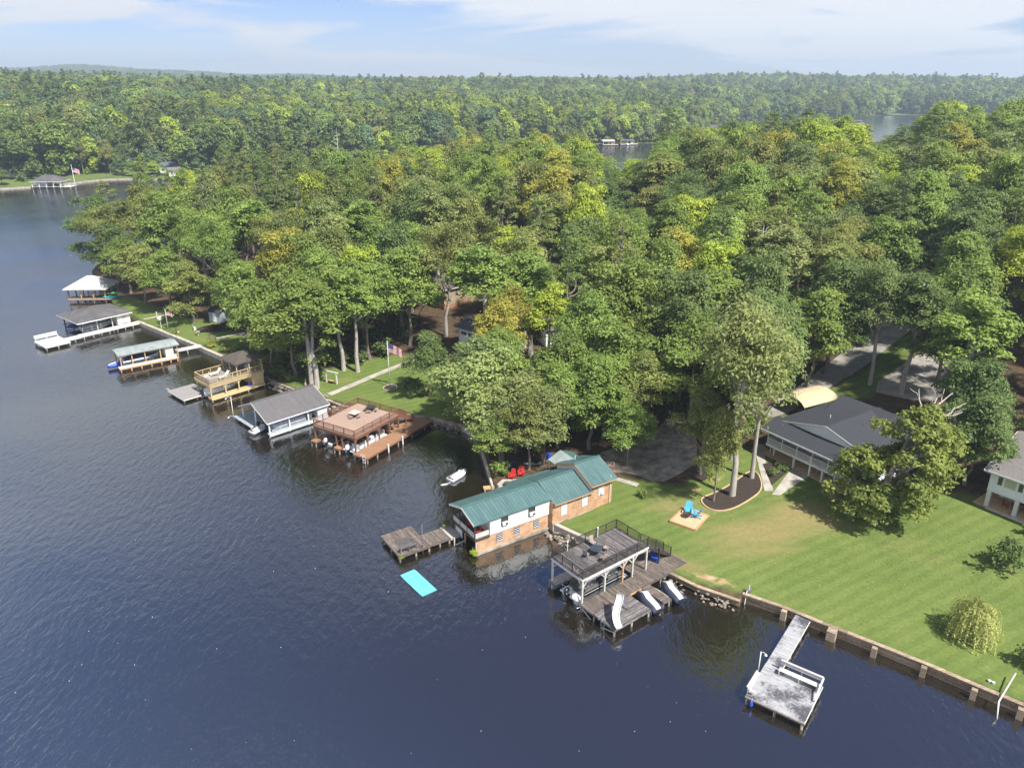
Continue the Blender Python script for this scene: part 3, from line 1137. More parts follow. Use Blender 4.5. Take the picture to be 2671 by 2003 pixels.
conc_wall('stone faced seawall behind the red dock', [(-7.3, 101.7), (-10.1, 103.2), (-12.2, 104.3), (-20, 106.5), (-26.6, 108.8), (-29.6, 111.4)], .9, 'oldconcrete')
conc_wall('weathered seawall behind the gabled boathouse and tan dock', [(-29.6, 111.4), (-36.3, 116.1), (-39.7, 118.9), (-45.6, 124.5), (-53.5, 131.9)], .8, 'oldconcrete', .4)
conc_wall('long pale concrete seawall below the left garden lawn', [(-53.5, 131.9), (-61.7, 139.2), (-70.1, 146.2), (-78.6, 153.5)], .85, w=.7)
conc_wall('far pale seawall along the lawn across the lake', [(-330, 351.8), (-270, 359.8), (-242, 367.2), (-231, 373.8), (-218.6, 387.8), (-214.6, 397.6), (-209, 403.8), (-196, 406.8), (-184, 404.8)], .75, w=.9)

# rocks
ROCKS = []
for sd in range(5):
    b = MB()
    rg = random.Random(sd)
    secs = []
    for (r_, z) in ((.25, -.5), (.8, -.35), (1, .0), (.75, .32), (.25, .5)):
        secs.append([(r_ * math.cos(a * math.pi / 3) * rg.uniform(.7, 1.25), r_ * math.sin(a * math.pi / 3) * rg.uniform(.7, 1.1), z * rg.uniform(.7, 1.1)) for a in range(6)])
    b.loft(secs)
    ROCKS.append(b.mesh('rock', 'rock'))


def rock_bank(label, path, n_, smin, smax, spread=.8):
    t = thing('rock_bank', label, 'rocks', (path[0][0], path[0][1], 0))
    for i in range(n_):
        s = RNG.random() * (len(path) - 1)
        j = int(s)
        p = Vector(path[j]).lerp(Vector(path[min(j + 1, len(path) - 1)]), s - j)
        d = (Vector(path[min(j + 1, len(path) - 1)]) - Vector(path[j])).normalized()
        nn = Vector((-d.y, d.x))
        k_ = RNG.random()
        q = p + nn * (k_ * spread)
        o = bpy.data.objects.new('rock', RNG.choice(ROCKS))
        COL.objects.link(o)
        o.parent = t
        o.location = (q.x - path[0][0], q.y - path[0][1], .45 - k_ * .5 + RNG.uniform(-.05, .1))
        o.rotation_euler = (RNG.uniform(-.5, .5), RNG.uniform(-.5, .5), RNG.uniform(0, 6))
        k2 = RNG.uniform(smin, smax)
        o.scale = (k2, k2 * RNG.uniform(.7, 1.1), k2 * RNG.uniform(.6, .9))


rock_bank('heap of grey rocks under the lawn wall beside the boathouse', [(4.4, 74.6), (6.6, 72.6), (10.2, 69.9)], 75, .14, .34, -1.3)
rock_bank('row of small rocks at the water under the clay bank', [(15.6, 66.0), (18.5, 63.2), (21.9, 61.0)], 60, .10, .24, -.9)
rock_bank('rocks below the stone wall at the foot of the red dock', [(-29.2, 110.6), (-26.5, 108.3), (-21, 106.2)], 40, .18, .4, -.9)
rock_bank('rocks below the stone wall right of the red dock', [(-13, 104.2), (-10, 102.9), (-7.5, 101.3)], 40, .16, .36, -.9)
rock_bank('rocks below the wall behind the tan dock', [(-45.2, 123.6), (-39.5, 118.4), (-36, 115.6)], 36, .18, .4, -.9)


# ------------------------------------------------------------------ boats and small craft
def outboard(parent, x, y, z, cowl='gelblk', s=1.0, tilt=0.0):
    m = MB()
    secs = []
    for (dz, lx, wy) in ((0, .22, .16), (.12, .30, .2), (.42, .32, .21), (.58, .26, .17), (.64, .12, .08)):
        secs.append([(x - .12 * s + lx * s * math.cos(a * math.pi / 4), y + wy * s * math.cos(a * math.pi / 4 - math.pi / 2), z + .35 * s + dz * s) for a in range(8)])
    m.loft(secs)
    o = m.build('outboard_motor', cowl, parent, True)
    g_ = MB()
    g_.bb((x - .25 * s, y - .06 * s, z - .65 * s), (x + .02 * s, y + .06 * s, z + .36 * s))
    g_.bb((x - .05 * s, y - .15 * s, z - .05 * s), (x + .2 * s, y + .15 * s, z + .3 * s))
    g_.build('motor_leg', 'black', o)
    p = MB()
    p.tube([(x - .34 * s, y, z - .55 * s), (x + .1 * s, y, z - .55 * s)], [.05 * s, .08 * s], 8)
    for a in range(3):
        p.box((x - .34 * s, y + .11 * s * math.cos(a * 2.1), z - .55 * s + .11 * s * math.sin(a * 2.1)), (.03, .1 * s, .14 * s), 0, a * 2.1)
    p.build('propeller', 'steel', o)
    return o


def pontoon(label, loc, rz, L=7.2, W=2.5, side='gelblk', zf=.55, seats='seat', cowl='gelblk', roll=True, cover=None, bimini=False):
    """x forward, origin at stern centre on the waterline of its lift"""
    t = thing('pontoon_boat', label, 'boat', loc, rz)
    for s in (-1, 1):
        y = s * W * .33
        MB().tube([(0, y, .1), (.15, y, .12), (L - 1.2, y, .12), (L - .5, y, .22), (L, y, .42)], [.22, .32, .32, .24, .05], 12).build('pontoon', 'alu', t, True)
    MB().bb((-.1, -W / 2, zf - .1), (L - .25, W / 2, zf)).build('boat_deck', 'canvas', t)
    MB().bb((.0, -W / 2 - .03, zf - .14), (L - .2, -W / 2 + .03, zf + .02)).build('rub_rail', 'alu', t)
    MB().bb((.0, W / 2 - .03, zf - .14), (L - .2, W / 2 + .03, zf + .02)).build('rub_rail', 'alu', t)
    if cover:
        secs = []
        for i in range(9):
            x = .4 + (L - 1.1) * i / 8
            hw = W / 2 + .06 - (.35 if i == 8 else 0) - (.12 if i == 0 else 0)
            hh = .55 + .55 * math.sin(min(1, i / 3) * 1.5) - (.25 if i == 8 else 0) + .05 * math.sin(i * 2.3)
            secs.append([(x, -hw, zf + .02), (x, -hw, zf + .5), (x, -hw * .55, zf + hh * .9), (x, 0, zf + hh), (x, hw * .55, zf + hh * .9), (x, hw, zf + .5), (x, hw, zf + .02)])
        MB().loft(secs).build('boat_cover', cover, t, True)
        b = MB()
        for i in (1, 3, 5, 7):
            x = .4 + (L - 1.1) * i / 8
            b.beam((x, -W / 2 - .08, zf), (x, -W / 2 - .08, zf + .5), .04)
        b.build('cover_strap', 'flagwhite', t)
    else:
        for s in (-1, 1):
            f = MB().bb((.9, s * W / 2 - .03, zf + .08), (L - 1.0, s * W / 2 + .03, zf + .68)).build('side_panel', side, t)
            MB().bb((.88, s * W / 2 - .045, zf + .66), (L - .98, s * W / 2 + .045, zf + .72)).build('side_rail', 'alu', f)
            MB().bb((.9, s * (W / 2 + .035) - .006, zf + .38), (L - 1.0, s * (W / 2 + .035) + .006, zf + .43)).build('side_stripe', 'gel', f)
        b = MB()
        ns = 8
        pts_ = [(L - 1.0 + .75 * math.sin(a / ns * math.pi), -W / 2 + W * a / ns) for a in range(ns + 1)]
        for a in range(ns):
            b.beam((*pts_[a], zf + .38), (*pts_[a + 1], zf + .38), .06, .6)
        b.build('bow_panel', side, t)
        MB().bb((.88, -W / 2, zf + .08), (.96, W / 2 - .8, zf + .68)).build('stern_panel', side, t)
        sm = MB()
        for s in (-1, 1):
            sm.bb((1.1, s * (W / 2 - .75), zf), (3.0, s * (W / 2 - .06), zf + .42))
            sm.bb((1.1, s * (W / 2 - .25), zf + .4), (3.0, s * (W / 2 - .06), zf + .85))
            sm.bb((L - 3.0, s * (W / 2 - .75), zf), (L - 1.1, s * (W / 2 - .06), zf + .42))
            sm.bb((L - 3.0, s * (W / 2 - .25), zf + .4), (L - 1.1, s * (W / 2 - .06), zf + .85))
        sm.build('seat', seats, t)
        MB().bb((3.3, -W / 2 + .1, zf), (3.9, -W / 2 + .9, zf + .95)).build('helm_console', side, t)
        if bimini:
            br = MB()
            for x in (2.0, 3.2, 4.4):
                br.tube([(3.0, -W / 2, zf + .7), (x, -W / 2, zf + 1.6), (x, W / 2, zf + 1.6), (3.0, W / 2, zf + .7)], .02, 6)
            br.build('bimini_frame', 'bronze', t)
            MB().bb((1.9, -W / 2, zf + 1.6), (4.5, W / 2, zf + 1.64)).build('bimini_top', 'navy', t)
    b = MB()
    b.tube([(.25, -W / 2 + .1, zf), (.05, -W / 2 + .1, zf + .7), (.05, W / 2 - .1, zf + .7), (.25, W / 2 - .1, zf)], .022, 6)
    b.build('stern_rail', 'alu', t)
    outboard(t, -.2, 0, .45, cowl, 1.15)
    return t


def hull_secs(L, W, H, n=9, flare=.15):
    secs = []
    for i in range(n):
        f = i / (n - 1)
        x = L * f
        hw = W / 2 * (1 - max(0, (f - .5) / .5) ** 2.2) + .02
        zk = .0 + H * .55 * max(0, (f - .6) / .4) ** 2
        zt = H * (1 + .25 * f * f)
        secs.append([(x, 0, zk), (x, hw * .8, zk + .18 * H), (x, hw, zt * .75), (x, hw * .96, zt), (x, -hw * .96, zt), (x, -hw, zt * .75), (x, -hw * .8, zk + .18 * H)])
    return secs


def runabout(label, loc, rz, L=6.2, W=2.2, H=.85, hull='gel', top='navy', stripe='navy', motor='gel'):
    t = thing('motor_boat', label, 'boat', loc, rz)
    MB().loft(hull_secs(L, W, H)).build('hull', hull, t, True)
    s = MB()
    for i, h in enumerate(hull_secs(L, W, H)[:-1]):
        pass
    hs = hull_secs(L, W, H)
    for sg in (2, 5):
        for i in range(len(hs) - 2):
            p, q = Vector(hs[i][sg]), Vector(hs[i + 1][sg])
            o = Vector((0, .012 if sg == 2 else -.012, -.08))
            s.beam(p + o, q + o, .02, .14)
    s.build('hull_stripe', stripe, t)
    secs = []
    for i in range(8):
        f = .04 + .9 * i / 7
        x = L * f
        hw = W / 2 * .93 * (1 - max(0, (f - .5) / .5) ** 2.2) + .02
        zt = H * (1 + .25 * f * f) + .01
        hh = .12 + .5 * math.sin(math.pi * min(1, f * 1.25)) * (1 if f < .75 else .6)
        secs.append([(x, -hw, zt), (x, -hw * .6, zt + hh * .8), (x, 0, zt + hh), (x, hw * .6, zt + hh * .8), (x, hw, zt)])
    MB().loft(secs).build('cover', top, t, True)
    ws = MB()
    ws.beam((L * .52, -W * .32, H * 1.45), (L * .52, W * .32, H * 1.45), .04, .35)
    ws.build('windscreen', 'glass', t)
    if motor:
        outboard(t, -.15, 0, .5, motor, 1.0)
    return t


def jetski(label, loc, rz, covered=True, c1='navy', c2='gel', cat='jet ski', s=1.0):
    t = thing('jet_ski', label, cat, loc, rz)
    L, W, H = 3.2 * s, 1.3 * s, .5 * s
    hs = hull_secs(L, W, H, 9)
    MB().loft(hs).build('hull', 'gel' if not covered else c1, t, True)
    if covered:
        prof = [(0, .10, .8), (.12, .28, .9), (.3, .38, .95), (.5, .45, 1), (.62, .72, .95), (.7, .68, .85), (.85, .35, .6), (.98, .12, .18)]
        secs, band = [], []
        for f, h, wv in prof:
            hw = W / 2 * 1.04 * wv
            z0 = H * (.75 + .25 * f)
            sec = [(L * f, -hw, z0 - .15), (L * f, -hw * .92, z0 + h * .45 * s), (L * f, -hw * .45, z0 + h * .92 * s), (L * f, hw * .45, z0 + h * .92 * s), (L * f, hw * .92, z0 + h * .45 * s), (L * f, hw, z0 - .15)]
            secs.append(sec)
            band.append([(L * f, -hw * .47, z0 + h * .92 * s - .04), (L * f, -hw * .47, z0 + h * .92 * s + .012), (L * f, hw * .47, z0 + h * .92 * s + .012), (L * f, hw * .47, z0 + h * .92 * s - .04)])
        c = MB().loft(secs).build('cover', c1, t, True)
        MB().loft(band).build('cover_band', c2, c, True)
    else:
        secs = []
        for f, h, hw in ((.05, .02, .3), (.15, .16, .26), (.4, .24, .22), (.52, .26, .22), (.6, .45, .24), (.7, .5, .26), (.85, .25, .24), (.97, .08, .08)):
            z0 = H * (1 + .25 * f * f)
            secs.append([(L * f, -hw * s * 1.3, z0 - .05), (L * f, -hw * s, z0 + h * s * .8), (L * f, 0, z0 + h * s), (L * f, hw * s, z0 + h * s * .8), (L * f, hw * s * 1.3, z0 - .05)])
        MB().loft(secs).build('body', 'gel', t, True)
        MB().loft([[(L * f, -.17 * s, H + .1), (L * f, -.14 * s, H + z * s), (L * f, .14 * s, H + z * s), (L * f, .17 * s, H + .1)] for f, z in ((.14, .2), (.2, .30), (.42, .34), (.54, .32))]).build('seat', 'seat', t, True)
        b = MB()
        b.tube([(L * .6, -.35 * s, H + .62 * s), (L * .63, 0, H + .66 * s), (L * .6, .35 * s, H + .62 * s)], .03, 6)
        b.build('handlebar', 'black', t)
        MB().bb((.06, -.42 * s, H + .0), (.5, .42 * s, H + .06)).build('rear_mat', 'black', t)
        MB().bb((L * .62, -.2 * s, H * 1.1 + .40), (L * .74, .2 * s, H * 1.1 + .48)).build('hatch', 'black', t)
    return t


def kayak(label, loc, rz, mat, tilt=0, L=3.2, cat='kayak'):
    secs = []
    for i in range(9):
        f = i / 8
        hw = .36 * math.sin(math.pi * (.06 + .88 * f)) ** .7
        z = .1 * (2 * f - 1) ** 2
        secs.append([(L * (f - .5), -hw, z + .16), (L * (f - .5), -hw * .6, z + .02), (L * (f - .5), 0, z), (L * (f - .5), hw * .6, z + .02), (L * (f - .5), hw, z + .16), (L * (f - .5), hw * .5, z + .26), (L * (f - .5), -hw * .5, z + .26)])
    t = thing('kayak', label, cat, loc, rz)
    h = MB().loft(secs).build('hull', mat, t, True)
    MB().lathe([(.30, 0), (.34, .03), (.28, .05)], 10, (0, 0, .26)).build('cockpit_rim', 'black', t)
    t.rotation_euler = (tilt, 0, rz)
    return t


def adirondack(label, loc, rz, mat, group=None, s=1.0):
    t = thing('adirondack_chair', label, 'chair', loc, rz, group)
    for i in range(5):
        MB().box((.05 + .11 * i * s, 0, (.34 - .03 * i + .05) * s), (.10 * s, .56 * s, .025), 0, 0, R(14)).build('seat_slat', mat, t)
    for i in range(5):
        y = (-.24 + .12 * i) * s
        h = (.78 + .12 * (1 - abs(i - 2) / 2)) * s
        MB().beam((0, y, .28 * s), (-.30 * s * h / .8, y * 1.15, .28 * s + h), .11 * s, .025).build('back_slat', mat, t)
    for sg in (-1, 1):
        MB().box((.22 * s, sg * .36 * s, .56 * s), (.75 * s, .14 * s, .03)).build('arm', mat, t)
        MB().bb((.50 * s, sg * .33 * s - .03, 0), (.58 * s, sg * .33 * s + .03, .55 * s)).build('leg', mat, t)
        MB().beam((.5 * s, sg * .30 * s, .36 * s), (-.35 * s, sg * .30 * s, .04), .04, .12 * s).build('leg', mat, t)
        MB().bb((-.16 * s, sg * .33 * s - .03, .30 * s), (-.10 * s, sg * .33 * s + .03, .55 * s)).build('arm_brace', mat, t)
    return t


def patio_chair(label, loc, rz, frame='bronze', sling='sling', group=None):
    t = thing('patio_chair', label, 'chair', loc, rz, group)
    MB().box((0, 0, .42), (.5, .5, .03)).build('seat', sling, t)
    MB().beam((-.24, 0, .44), (-.36, 0, 1.05), .5, .03).build('backrest', sling, t)
    for sx in (-1, 1):
        for sy in (-1, 1):
            MB().beam((sx * .22, sy * .24, .42), (sx * .27, sy * .27, 0), .035).build('leg', frame, t)
    for sy in (-1, 1):
        MB().tube([(.24, sy * .27, .42), (.22, sy * .28, .64), (-.28, sy * .28, .66)], .018, 6).build('arm', frame, t)
    return t


def round_table(label, loc, r=.6, h=.72, top='glass', frame='bronze', umbrella=None):
    t = thing('patio_table', label, 'table', loc, 0)
    MB().lathe([(r * .98, h - .03), (r, h - .015), (r * .98, h)], 20).build('table_top', top, t)
    for a in range(4):
        c, s = math.cos(a * math.pi / 2 + .4), math.sin(a * math.pi / 2 + .4)
        MB().beam((c * r * .75, s * r * .75, h - .03), (c * r * .62, s * r * .62, 0), .035).build('leg', frame, t)
    return t


def picnic_set(label, loc, rz, top, frame='bronze', bench='sling'):
    t = thing('picnic_table', label, 'table', loc, rz)
    MB().bb((-.62, -.62, .70), (.62, .62, .75)).build('table_top', top, t)
    MB().tube([(0, 0, 0), (0, 0, .7)], .05, 8).build('pedestal', frame, t)
    for a in range(4):
        c, s = round(math.cos(a * math.pi / 2)), round(math.sin(a * math.pi / 2))
        MB().beam((c * .05, s * .05, .12), (c * .85, s * .85, .40), .05).build('bench_arm', frame, t)
        MB().box((c * .88, s * .88, .43), (.28 if c else .8, .8 if c else .28, .04)).build('bench_seat', bench, t)
    return t


def lounger(label, loc, rz, group=None):
    t = thing('sun_lounger', label, 'lounger', loc, rz, group)
    for i in range(8):
        MB().bb((-.2 + i * .17, -.32, .32), (-.2 + i * .17 + .13, .32, .36)).build('seat_slat', 'white', t)
    for i in range(5):
        p = Vector((-.24, 0, .36)).lerp(Vector((-.85, 0, 1.0)), (i + .2) / 5)
        q = Vector((-.24, 0, .36)).lerp(Vector((-.85, 0, 1.0)), (i + .95) / 5)
        MB().beam(p, q, .64, .04).build('back_slat', 'white', t)
    for sx in (-.15, 1.05):
        for sy in (-.3, .3):
            MB().bb((sx - .03, sy - .03, 0), (sx + .03, sy + .03, .32)).build('leg', 'white', t)
    for sy in (-.36, .36):
        MB().bb((-.3, sy - .03, .28), (1.2, sy + .03, .36)).build('side_frame', 'white', t)
    return t


def ladder(name, label, loc, rz, h, z0, mat='alu', n=4):
    t = thing(name, label, 'ladder', loc, rz)
    for s in (-.22, .22):
        MB().tube([(.35, s, .5), (.15, s, .75), (0, s, .5), (0, s, z0)], .028, 6).build('side_rail', mat, t)
    for i in range(n):
        z = z0 + .15 + i * (.0 - z0) / n
        MB().bb((-.05, -.22, z - .02), (.05, .22, z + .02)).build('rung', mat, t)
    return t


def lamp_post(label, loc, h, mat='white', arm=.35, rz=0, heads=1):
    t = thing('lamp_post', label, 'lamp', loc, rz)
    MB().tube([(0, 0, 0), (0, 0, h)], .045, 8).build('pole', mat, t, True)
    for k_ in range(heads):
        z = h - .05 - k_ * (h * .72)
        MB().tube([(0, 0, z), (arm * .6, 0, z + .04), (arm, 0, z - .08)], .025, 6).build('lamp_arm', mat, t)
        MB().lathe([(.03, 0), (.09, -.06), (.15, -.16), (.13, -.18)], 10, (arm, 0, z - .06)).build('lamp_head', mat, t, True)
    return t


def us_flag(parent, w, h, z, droop=.25):
    """wavy flag hung from the pole, stripes and canton as separate cloth pieces"""
    nx = 12

    def pt(i, j, n_):
        x = w * i / nx
        return (x * math.cos(.25 * i / nx) + .03, .12 * math.sin(i * 1.1) * i / nx, z - h * j / n_ - droop * (i / nx) ** 1.5 * h)
    root = MB()
    for j in range(13):
        root.cur = 0 if j % 2 == 0 else 1
        for i in range(nx):
            if i < 5 and j < 7:
                root.cur = 2
            else:
                root.cur = 0 if j % 2 == 0 else 1
            a, b, c, d = pt(i, j, 13), pt(i + 1, j, 13), pt(i + 1, j + 1, 13), pt(i, j + 1, 13)
            root.add([a, b, c, d], [(0, 1, 2, 3)])
    f = root.build('flag', ['flagred', 'flagwhite', 'flagblue'], parent, label='red white and blue striped flag with starred canton')
    st = MB()
    for r_ in range(5):
        for c_ in range(5):
            p = pt(.5 + c_ * .95, .9 + r_ * 1.3, 13)
            for s in (-.012, .012):
                st.box((p[0], p[1] + s, p[2]), (.05, .004, .05), 0, 0, .78)
    st.build('stars', 'flagwhite', f, kind='stuff')
    return f


# ------------------------------------------------------------------ grey double deck dock (right of centre)
GD_O, GD_T = (6.75, 60.45), R(37.5)
def GD(u, v, z=0): return (*local(GD_O, GD_T, u, v), z)


d = thing('boat_dock', 'two storey weathered grey boat dock with white posts and railed roof deck', 'dock', (*GD_O, 0), GD_T)
ZU, ZL = 3.7, .9
planks(d, 0, 9.1, 0, 4.6, ZU, 'v', .145, 'greywood')
fascia(d, -.03, 9.13, -.03, 4.63, ZU - .05, .16, 'white')
fascia(d, .05, 9.05, .05, 4.55, ZU - .22, .2, 'offwhite')
for u in (1.5, 3, 4.5, 6, 7.5):
    beam(d, 'joist', (u, .1, ZU - .2), (u, 4.5, ZU - .2), .07, 'offwhite', .22)
for (u, v) in ((.1, .1), (3.1, .1), (7.0, .1), (9.0, .1), (.1, 4.5), (3.1, 4.5), (6.0, 4.5), (9.0, 4.5)):
    post(d, u, v, -1.5, ZU - .3, .17, 'offwhite')
post(d, 5.6, .1, -1.5, ZU - .3, .17, 'newwood')
for (u, v) in ((.1, .1), (3.1, .1), (5.6, .1), (7.0, .1)):
    for s in (-1, 1):
        if u + s * .75 > .1:
            beam(d, 'brace', (u, v, ZU - 1.15), (u + s * .75, v, ZU - .32), .09, 'offwhite')
for v, s in ((.1, 1), (4.5, -1)):
    beam(d, 'brace', (.1, v, ZU - 1.15), (.1, v + s * .75, ZU - .32), .09, 'offwhite')
    beam(d, 'brace', (.1, v, .35), (.1, v + s * .6, ZL + .5), .09, 'offwhite')
railing(d, [(9.0, 1.25, ZU), (9.0, 4.55, ZU), (.05, 4.55, ZU), (.05, .05, ZU), (9.0, .05, ZU)], 1.05, 'bronze', .13, .03, .07, 1.6, (.10, .05))
for (u, v) in ((2.0, 4.48), (6.2, 4.48)):
    b = MB().tube([(u, v, ZU), (u, v, ZU + 1.0)], .05, 8).lathe([(.05, 1.0), (.1, 1.06), (.09, 1.16), (.02, 1.2)], 8, (u, v, ZU))
    b.build('post_light', 'white', d)
# rolled awning along the right eave
b = MB()
for i in range(34):
    u = .3 + i * .142
    b.beam((u, -.10, ZU - .10), (u, -.14, ZU - .36 - .05 * (i % 2)), .11, .03)
b.build('awning_scallops', 'flagwhite', d, kind='stuff')
beam(d, 'awning_roll', (.25, -.12, ZU - .09), (5.2, -.12, ZU - .09), .12, 'flagwhite')
# lower decks
planks(d, 7.4, 9.1, 0.15, 4.55, ZL, 'v', .145, 'greywood2')
planks(d, -.1, 13.5, -1.75, .12, ZL, 'v', .145, 'greywood2')
planks(d, -.1, 4.7, -4.65, -1.78, ZL, 'u', .145, 'greywood')
planks(d, 6.45, 7.5, -4.7, -1.78, ZL, 'u', .145, 'greywood2')
planks(d, 9.15, 13.3, .15, 2.2, ZL + .01, 'u', .145, 'greywood2')
planks(d, -.1, 7.4, 3.75, 4.9, ZL, 'v', .145, 'greyplat')
fascia(d, -.12, 4.72, -4.67, -1.8, ZL - .05, .2, 'greywood')
fascia(d, -.12, 13.5, -1.76, .12, ZL - .06, .2, 'greywood')
fascia(d, 6.43, 7.52, -4.72, -1.8, ZL - .055, .2, 'greywood')
fascia(d, -.1, 7.4, 3.75, 4.9, ZL - .05, .2, 'greywood')
beam(d, 'edge_board', (4.8, -1.85, ZL - .1), (6.4, -1.85, ZL - .1), .06, 'newwood', .2)
pilings(d, [(0, -4.5), (2.3, -4.5), (4.6, -4.5), (0, -1.8), (2.3, -1.8), (4.6, -1.8), (6.5, -4.6), (7.4, -4.6), (6.9, -2), (9.5, -1.6), (11.8, -1.6), (0, 4.8), (3.6, 4.8), (7, 4.8), (0, .0), (3.1, -.05)], ZL - .06)
beam(d, 'cross_brace', (-.1, -.2, .5), (-.1, -1.9, -.2), .07, 'offwhite')
beam(d, 'cross_brace', (-.12, -3.0, .1), (-.12, -4.6, .55), .07, 'offwhite')
# stairs from roof deck to shore
n_ = 13
for i in range(n_):
    u = 9.25 + i * .285
    z = ZU - (i + 1) * (ZU - ZL) / (n_ + 1)
    MB().bb((u, .15, z - .04), (u + .3, 1.15, z)).build('stair_tread', 'greywood', d)
for v in (.12, 1.18):
    beam(d, 'stair_stringer', (9.15, v, ZU - .25), (12.95, v, ZL + .02), .06, 'bronze', .26)
    railing(d, [(9.15, v, ZU - .05), (12.9, v, ZL + .2)], 1.0, 'bronze', .13, .02, .07, 1.6)
post(d, 10.9, .05, ZL, ZU - .9, .12, 'bronze')
# eagle ornament on the front railing
b = MB()
b.add([(0, 0, 0), (.18, 0, .18), (.42, 0, .36), (.36, 0, .16), (.2, 0, .0), (.08, 0, -.16), (-.08, 0, -.16), (-.2, 0, 0), (-.36, 0, .16), (-.42, 0, .36), (-.18, 0, .18)],
      [(0, 1, 2, 3, 4, 5), (0, 5, 6), (0, 6, 7, 8, 9, 10)])
b.add([(x, .05, z) for x, y, z in b.v[:11]], [(5, 4, 3, 2, 1, 0), (6, 5, 0), (10, 9, 8, 7, 6, 0)])
eg = b.build('railing_ornament', 'flagwhite')
MB().box((0, -.01, -.12), (.2, .06, .12)).build('ornament_shield', 'flagred', eg)
eg.location = GD(-.06, .95, ZU + .55)
eg.rotation_euler = (0, 0, GD_T - R(90))
tag(eg, 'white spread winged bird ornament with red shield on the grey dock railing', 'ornament')

pontoon('black and silver pontoon boat moored under the grey dock roof deck', GD(.1, 1.95, .1), GD_T, 7.2, 2.5, seats='seatdark')
for i, (u, v, a) in enumerate(((2.75, 2.5, 20), (4.7, 3.6, -95), (5.1, 2.1, -170), (3.6, .95, 80))):
    patio_chair(['brown sling patio chair nearest the water on the grey roof deck', 'brown sling patio chair with its back to the boathouse on the grey roof deck',
                 'brown sling patio chair on the inland side of the glass table', 'brown sling patio chair by the right railing of the grey roof deck'][i], GD(u, v, ZU + .01), GD_T + R(a))
round_table('round glass patio table on the weathered grey roof deck', GD(3.9, 2.3, ZU + .01), .62)
adirondack('bright blue adirondack chair under the stairs of the grey dock', GD(10.9, .75, ZL + .03), GD_T + R(-70), 'blue')
jetski('covered jet ski between grey dock platform and its finger pier', GD(5.35, -5.15, .42), GD_T + R(83))
jetski('covered jet ski on the shore side of the grey finger pier', GD(8.25, -5.45, .42), GD_T + R(80))
for (u0, side) in ((4.85, 0), (6.2, 0), (7.75, 1), (9.35, 1)):
    t = thing('lift_rail', ['white lift rail left of the jet ski by the platform', 'white lift rail right of the jet ski by the platform',
                            'white lift rail left of the jet ski by the shore', 'white lift rail right of the jet ski by the shore'][(0, 1, 2, 3)[[4.85, 6.2, 7.75, 9.35].index(u0)]], 'boat lift', GD(u0, -4.6, 0), GD_T)
    MB().beam((0, 0, .62), (0, 2.2, .62), .07, .1).build('rail_bar', 'white', t)
    for vv in (0, 2.1):
        MB().tube([(0, vv, -1.2), (0, vv, .7)], .045, 8).build('rail_post', 'steel', t)
# slide
t = thing('water_slide', 'white curved water slide on the lower grey platform', 'slide', GD(0, 0, 0), GD_T)
path = [(2.15, -3.0, 2.75), (1.75, -3.35, 2.6), (1.2, -3.65, 2.25), (.75, -3.9, 1.85), (.45, -4.2, 1.5), (.28, -4.5, 1.2), (.2, -4.85, 1.02)]
secs = []
for i, p in enumerate(path):
    p = Vector(p)
    dd = (Vector(path[min(i + 1, len(path) - 1)]) - Vector(path[max(i - 1, 0)])).normalized()
    sd = dd.cross(Vector((0, 0, 1))).normalized()
    up = sd.cross(dd)
    secs.append([p - sd * .34 + up * .24, p - sd * .28, p - sd * .1 - up * .06, p + sd * .1 - up * .06, p + sd * .28, p + sd * .34 + up * .24,
                 p + sd * .31 + up * .24, p + sd * .25 + up * .04, p - sd * .25 + up * .04, p - sd * .31 + up * .24])
MB().loft(secs).build('slide_chute', 'gel', t, True)
for s in (-.25, .25):
    MB().tube([(2.95, -3.15 + s, ZL), (2.3, -2.95 + s, 2.7), (2.2, -2.9 + s, 3.1), (1.95, -3.1 + s, 3.2), (1.8, -3.2 + s, 2.85)], .03, 6).build('ladder_rail', 'steel', t)
for i in range(6):
    p = Vector((2.95, -3.15, ZL)).lerp(Vector((2.3, -2.95, 2.7)), (i + .7) / 6.2)
    MB().box(p, (.1, .5, .03)).build('ladder_step', 'steel', t)
for (a, b_) in (((1.2, -3.45, ZL), (1.2, -3.6, 2.1)), ((.55, -4.0, ZL), (.55, -4.1, 1.5))):
    MB().tube([a, b_], .035, 6).build('slide_leg', 'steel', t)
ladder('dock_ladder', 'thin swim ladder hanging off the grey slide platform', GD(-.15, -3.1, ZL - .3), GD_T + R(180), 1, -1.4)

# ------------------------------------------------------------------ swim mat
m_ = MB()
L, W = 4.42, 1.76
secs = []
for i in range(13):
    x = L * (i / 12 - .5)
    z = .035 + .012 * math.sin(i * 1.3)
    e = .04 if i in (0, 12) else 0
    secs.append([(x, -W / 2 + e, z), (x, -W / 2 + e, z + .03), (x, -W / 4, z + .045), (x, W / 4, z + .045), (x, W / 2 - e, z + .03), (x, W / 2 - e, z)])
mat_o = m_.loft(secs).build('swim_mat', 'cyan')
mat_o.location = (-9.65, 64.95, 0)
mat_o.rotation_euler = (0, 0, R(-52.3))
tag(mat_o, 'bright cyan foam swim mat floating on the open water', 'swim mat')

# ------------------------------------------------------------------ pale L shaped dock (bottom right)
LO, LT = (19.35, 48.7), R(53.2)
def LD(u, v, z=0): return (*local(LO, LT, u, v), z)


